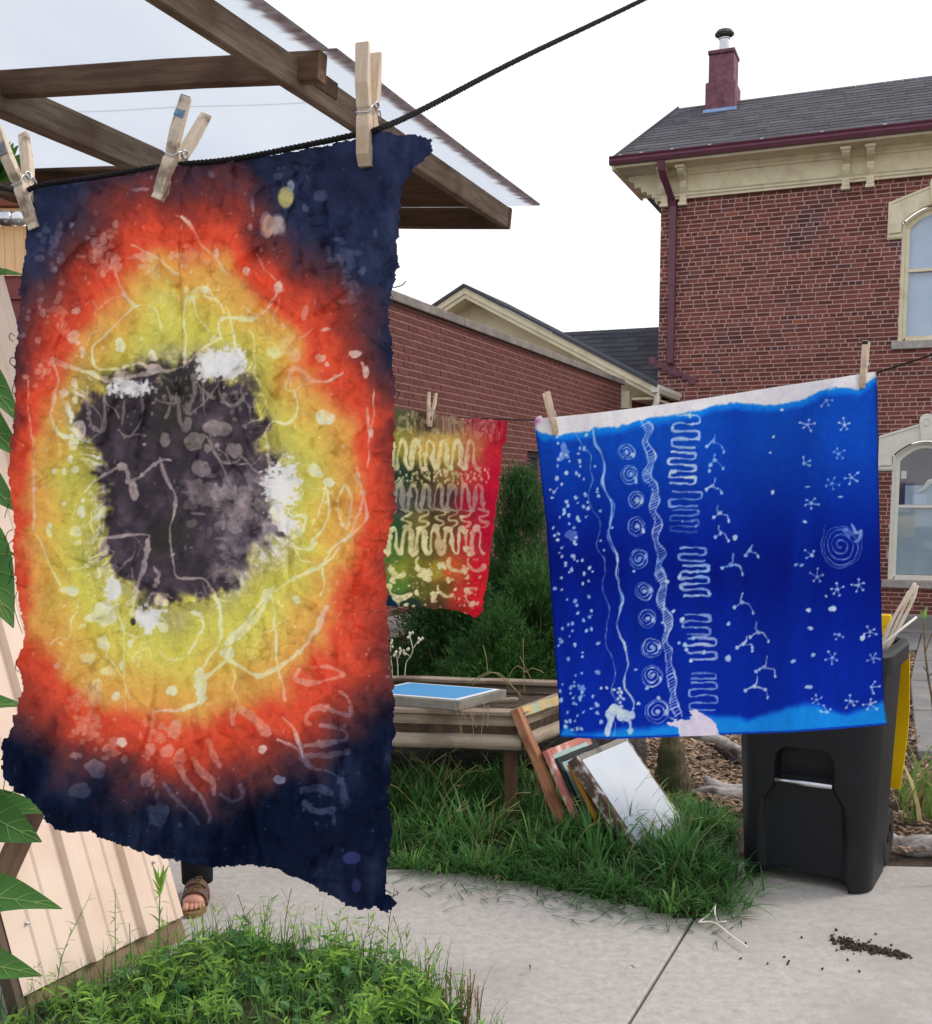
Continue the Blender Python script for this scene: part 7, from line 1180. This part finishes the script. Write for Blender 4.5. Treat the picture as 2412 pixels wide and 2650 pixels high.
# ------------------------------------------------------------------ spring clothespins
def pin_profile(sg):
    """half a clothespin in (d, z): d away from the clamp plane, z along its length; jaw at the bottom, handle at the top"""
    inner = [(.0005, -.036), (.0005, -.022), (.0022, -.019), (.0022, -.013), (.0005, -.010), (.0005, .0), (.0035, .006), (.0075, .040), (.0085, .047)]; outer = [(.0115, .047), (.0112, .02), (.0082, .004), (.0068, .002), (.0068, -.001), (.0082, -.003), (.0072, -.028), (.003, -.036)]
    return [(sg * d, z) for d, z in inner + outer]
def clothespin(px, py, Y, topx, topy, yaw, label, mat, scale=1.0, paint=None, open_=0.0):
    p = at(px, py, Y); t = at(topx, topy, Y); up = unit(t - p); nn = V(-math.sin(yaw), -math.cos(yaw), 0); w = unit(np.cross(up, nn)); w = w if w[0] > 0 else -w; nn = unit(np.cross(w, up)); nn = nn if nn[1] < 0 else -nn
    root = thing('clothespin', p, label, 'clothespin', 'wooden spring clothespins'); hwid = .0052 * scale
    for sg in (1, -1):
        prof = pin_profile(1); m = MB(); a = open_ * 1.0; ca, sa_ = math.cos(a), math.sin(a); prof = [(d * ca + z * sa_ * (1 if True else 0), z * ca - d * sa_) for d, z in prof]; vs = [(-hwid, sg * d * scale, z * scale) for d, z in prof] + [(hwid, sg * d * scale, z * scale) for d, z in prof]; n = len(prof)
        m.add(vs, [tuple(range(n)), tuple(range(n, 2 * n))[::-1]] + [(i, n + i, n + (i + 1) % n, (i + 1) % n) for i in range(n)]); o = m.build('wooden_leg', mat, root, bevel=.0006); o.matrix_basis = Matrix([[w[k], nn[k], up[k], p[k]] for k in range(3)] + [[0, 0, 0, 1]])
        if paint and sg > 0:
            for (z, h, mt) in paint: m = MB(); m.box((0, (.0113 if z > .02 else .0098) * scale * 1.0 + z * math.sin(a) * scale * .95, z * scale), (hwid * 1.9, .0004, h * scale)); q = m.build('paint_mark', mt, o); q.matrix_basis = Matrix.Identity(4); q.matrix_parent_inverse = Matrix.Identity(4)
    m = MB(); coil = [((hwid + .0008 - .0022 * (k / 40) * 0) + .0010 * (k / 40 - .5), .0034 * math.cos(k * .47), .003 + .0034 * math.sin(k * .47)) for k in range(41)]; F3 = lambda q: p + w * q[0] * scale + nn * q[1] * scale + up * q[2] * scale
    m.tube([F3((hwid / scale + .0012 + .0018 * (k / 40), .0030 * math.cos(k * .47), .006 + .0030 * math.sin(k * .47))) for k in range(41)], .0006 * scale, 5)
    for sg in (1, -1): m.tube(catmull([F3((hwid / scale + .0014, sg * .003, .0065)), F3((hwid / scale + .0014, sg * .0068, .004)), F3((hwid / scale + .0010, sg * .0086, .0005)), F3((hwid / scale - .001, sg * .0088, -.0004)), F3((-hwid / scale - .0004, sg * .0088, .0002))], 5), .0006 * scale, 5)
    m.build('spring', 'steel', root, smooth=True); return root
def depN(pt, dm, x, y): return dm[int((y - pt.y0) / pt.st), int((x - pt.x0) / pt.st)]
dep2 = lambda x, y: depN(p2, depth2, x, y)
dep3 = lambda x, y: depN(p3_, depth3, x, y)
MATS['blue_paint'] = pmat('blue_paint', (74, 124, 158), (150, 156, 160), 180, .7)
MATS['grey_paint'] = pmat('grey_paint', (112, 120, 136), (168, 160, 150), 180, .7)
PSC = 1.0
clothespin(951, 300, dep1(951, 370) + .001, 955, 110, R_(22), 'clean pale upright clothespin at the right end of the near line', 'pine', .9)
clothespin(452, 410, dep1(440, 445) + .001, 516, 255, R_(24), 'old clothespin with blue paint smears tilted right on the near line', 'pine_grey', .88, [(.036, .014, 'blue_paint'), (.045, .003, 'grey_paint')], .10)
clothespin(62, 480, dep1(85, 520) + .001, 16, 300, R_(26), 'grey paint stained clothespin tilted left at the near line start', 'pine_grey', .93, [(.033, .02, 'grey_paint'), (.045, .003, 'blue_paint')], .10)
clothespin(1115, 1066, dep2(1115, 1085), 1121, 1000, R_(60), 'reddish small clothespin on the small green and red cloth', 'pine', 1.0)
clothespin(1428, 1078, dep3(1432, 1095), 1412, 1010, R_(-10), 'clothespin leaning left at the left corner of the blue cloth', 'pine', 1.0)
clothespin(2236, 952, dep3(2235, 985), 2242, 880, R_(28), 'clothespin with dark tip at the right corner of the blue cloth', 'pine', 1.0, [(.043, .006, 'frame_black')])
# ------------------------------------------------------------------ person standing behind the near cloth; one trouser leg and sandal show below it
foot = gnd(486, 2354); PX, PY = foot[0], foot[1] + .12
def skin_body(name, joints, edges, root, mat, parent, sub=2):
    me = bpy.data.meshes.new(name); me.from_pydata([tuple(j[0]) for j in joints], edges, []); o = bpy.data.objects.new(name, me); link(o, parent); sk = o.modifiers.new('skin', 'SKIN'); sk.use_smooth_shade = True; sk.branch_smoothing = .6
    for i, j in enumerate(joints): sv_ = me.skin_vertices[0].data[i]; r = j[1]; sv_.radius = (r, r) if np.isscalar(r) else r; sv_.use_root = (i == root)
    s_ = o.modifiers.new('sub', 'SUBSURF'); s_.levels = sub; s_.render_levels = sub; me.materials.append(MATS[mat]); return o
person = thing('person', V(PX - .1, PY, 0), 'person in black trousers and brown strap sandals standing behind the near cloth', 'person')
bx = PX - .11; by = PY + .02
J = [((bx, by, .93), (.15, .11)), ((bx, by, 1.08), (.13, .095)), ((bx, by, 1.28), (.155, .10)), ((bx, by - .005, 1.38), (.10, .07)), ((bx, by - .01, 1.445), (.05, .052)), ((bx, by - .02, 1.50), (.052, .06)), ((bx, by - .03, 1.57), (.074, .09)), ((bx, by - .025, 1.635), (.06, .075)),
     ((bx + .10, by, .86), .085), ((bx + .11, by - .01, .48), .058), ((bx + .115, by, .26), .048), ((bx + .115, by + .01, .09), .034), ((bx - .10, by, .86), .085), ((bx - .13, by - .01, .48), .058), ((bx - .15, by, .26), .048), ((bx - .15, by + .01, .09), .034),
     ((bx + .17, by, 1.36), .05), ((bx + .23, by - .01, 1.08), .04), ((bx + .22, by - .12, .88), .028), ((bx - .17, by, 1.36), .05), ((bx - .23, by - .01, 1.08), .04), ((bx - .22, by - .12, .88), .028)]
E_ = [(0, 1), (1, 2), (2, 3), (3, 4), (4, 5), (5, 6), (6, 7), (0, 8), (8, 9), (9, 10), (10, 11), (0, 12), (12, 13), (13, 14), (14, 15), (3, 16), (16, 17), (17, 18), (3, 19), (19, 20), (20, 21)]
skin_body('body', J, E_, 0, 'skin', person)
# shirt and trousers follow the body
JS = [((bx, by, .84), (.185, .15)), ((bx, by, .95), (.18, .14)), ((bx, by, 1.08), (.15, .115)), ((bx, by, 1.28), (.175, .12)), ((bx, by - .005, 1.385), (.115, .085)), ((bx + .17, by, 1.36), .064), ((bx + .215, by - .005, 1.18), .055), ((bx - .17, by, 1.36), .064), ((bx - .215, by - .005, 1.18), .055)]
skin_body('shirt', JS, [(0, 1), (1, 2), (2, 3), (3, 4), (4, 5), (5, 6), (4, 7), (7, 8)], 0, 'shirt', person)
for sg, fx in ((1, bx + .115), (-1, bx - .15)):
    P = [V(bx + sg * .09, by, .95), V(bx + sg * .1, by, .8), V(bx + sg * .112 if sg > 0 else fx + .02, by - .01, .48), V(fx, by, .28), V(fx, by + .0, .062)]; m = MB(); Pc = catmull(P, 5); m.tube(Pc, list(np.interp(np.linspace(0, 1, len(Pc)), [0, .25, .5, .75, 1], [.115, .1, .075, .066, .06])), 18); m.build('trouser_leg', 'black_cloth', person, smooth=True)
# face, hair, hands
hc = V(bx, by - .03, 1.585)
m = MB(); m.lathe([(0, .12), (.05, .112), (.082, .08), (.092, .03), (.088, -.03), (.07, -.09), (.045, -.13)], hc + V(0, .03, 0), 20); m.build('hair', 'hair', person, smooth=True)
for sg in (-1, 1):
    m = MB(); m.lathe([(0, .006), (.009, .004), (.011, 0)], hc + V(sg * .03, -.092, -.0), 10, axis=(0, -1, 0), ux=(1, 0, 0)); m.build('eye', 'nail', person, smooth=True)
    m = MB(); m.tube([hc + V(sg * .078, .0, .02), hc + V(sg * .085, .01, -.01), hc + V(sg * .076, 0, -.035)], [.008, .013, .007], 8); m.build('ear', 'skin', person, smooth=True)
m = MB(); m.tube([hc + V(0, -.088, .01), hc + V(0, -.108, -.025), hc + V(0, -.09, -.035)], [.006, .012, .008], 8); m.build('nose', 'skin', person, smooth=True)
m = MB(); m.tube([hc + V(-.022, -.084, -.062), hc + V(0, -.092, -.06), hc + V(.022, -.084, -.062)], [.003, .006, .003], 6); m.build('mouth', 'nail', person, smooth=True)
for sg in (1, -1):
    w_ = V(bx + sg * .22, by - .12, .88); m = MB(); m.tube([w_, w_ + V(0, -.03, -.045), w_ + V(0, -.05, -.08)], [.026, .034, .03], 10, flat=.5)
    for k in range(4): f0 = w_ + V((k - 1.5) * .017, -.05, -.08); l = (.065, .075, .07, .055)[k]; m.tube([f0, f0 + V(0, -.012, -l * .5), f0 + V(0, .004, -l)], [.009, .0085, .007], 7)
    m.tube([w_ + V(-sg * .028, -.02, -.03), w_ + V(-sg * .045, -.045, -.055), w_ + V(-sg * .04, -.06, -.085)], [.01, .0095, .008], 7); m.build('hand', 'skin', person, smooth=True)
# feet in two-strap sandals
def footwear(c, yaw, sgn):
    """c: centre of the heel on the ground; the foot points along yaw; big toe on side sgn"""
    fd = V(math.sin(yaw), -math.cos(yaw), 0); sd_ = V(fd[1], -fd[0], 0) * -1; T = lambda l, s, z: c + fd * l + sd_ * s * sgn + V(0, 0, z)
    OL = [(-.02, .0), (-.012, .025), (.02, .033), (.09, .032), (.15, .042), (.2, .047), (.235, .038), (.255, .018), (.255, -.008), (.235, -.032), (.19, -.046), (.13, -.042), (.08, -.034), (.02, -.033), (-.012, -.022)]
    m = MB(); n = len(OL); m.add([T(l, s, 0) for l, s in OL] + [T(l, s, .022) for l, s in OL], [tuple(range(n)), tuple(range(n, 2 * n))[::-1]] + [(i, (i + 1) % n, n + (i + 1) % n, n + i) for i in range(n)]); sole = m.build('sandal', 'cork', person, bevel=.004)
    m = MB(); m.tube([T(.0, 0, .05), T(.04, 0, .055), T(.09, 0, .065), T(.14, .002, .05), T(.18, .003, .042), T(.205, .003, .036)], [.03, .034, .036, .04, .042, .036], 16, flat=.62); m.tube([T(.03, 0, .05), T(.03, 0, .1), T(.035, 0, .15)], [.034, .034, .036], 14)
    for k, (s, l, r) in enumerate([(.027, .05, .0125), (.007, .046, .0095), (-.009, .04, .009), (-.023, .033, .0085), (-.035, .025, .0078)]): m.tube([T(.19, s * .9, .036), T(.19 + l * .55, s, .036), T(.19 + l * .9, s, .031), T(.19 + l, s, .028)], [r * .9, r, r * .95, r * .5], 10)
    f = m.build('foot', 'skin', person, smooth=True)
    for k, (s, l, r) in enumerate([(.027, .05, .0085), (.007, .046, .006), (-.009, .04, .0055), (-.023, .033, .005)]): m = MB(); m.box(T(.19 + l * .82, s, .036 + r * .75), (r * 1.6, r * 1.5, .002), [sd_, fd, Zu]); m.build('toenail', 'nail', f, bevel=.001)
    for l0, h in ((.105, .098), (.165, .086)):
        A, B_ = [], []
        for k in range(13): a = math.pi * k / 12; s = .048 * math.cos(a); z = .02 + (h - .02) * math.sin(a) ** .7; A.append(T(l0 - .019, s, z)); B_.append(T(l0 + .019, s * .98, z - .008 * math.sin(a)))
        m = MB(); m.strip(A, B_); st = m.build('strap', 'leather', sole, smooth=True); so = st.modifiers.new('solid', 'SOLIDIFY'); so.thickness = .003; so.offset = 1
        for e in (-1, 1): m = MB(); q = T(l0, -.012, h + .004); m.box(q + fd * e * .013 + V(0, 0, -.004 * e), (.022, .003, .003), [sd_, fd, Zu]); m.box(q + sd_ * e * .011, (.003, .028, .003), [sd_, fd, Zu]); m.build('buckle', 'brass', st)
footwear(V(bx + .115, by + .02, 0), R_(8), -1); footwear(V(bx - .15, by + .03, 0), R_(-12), 1)
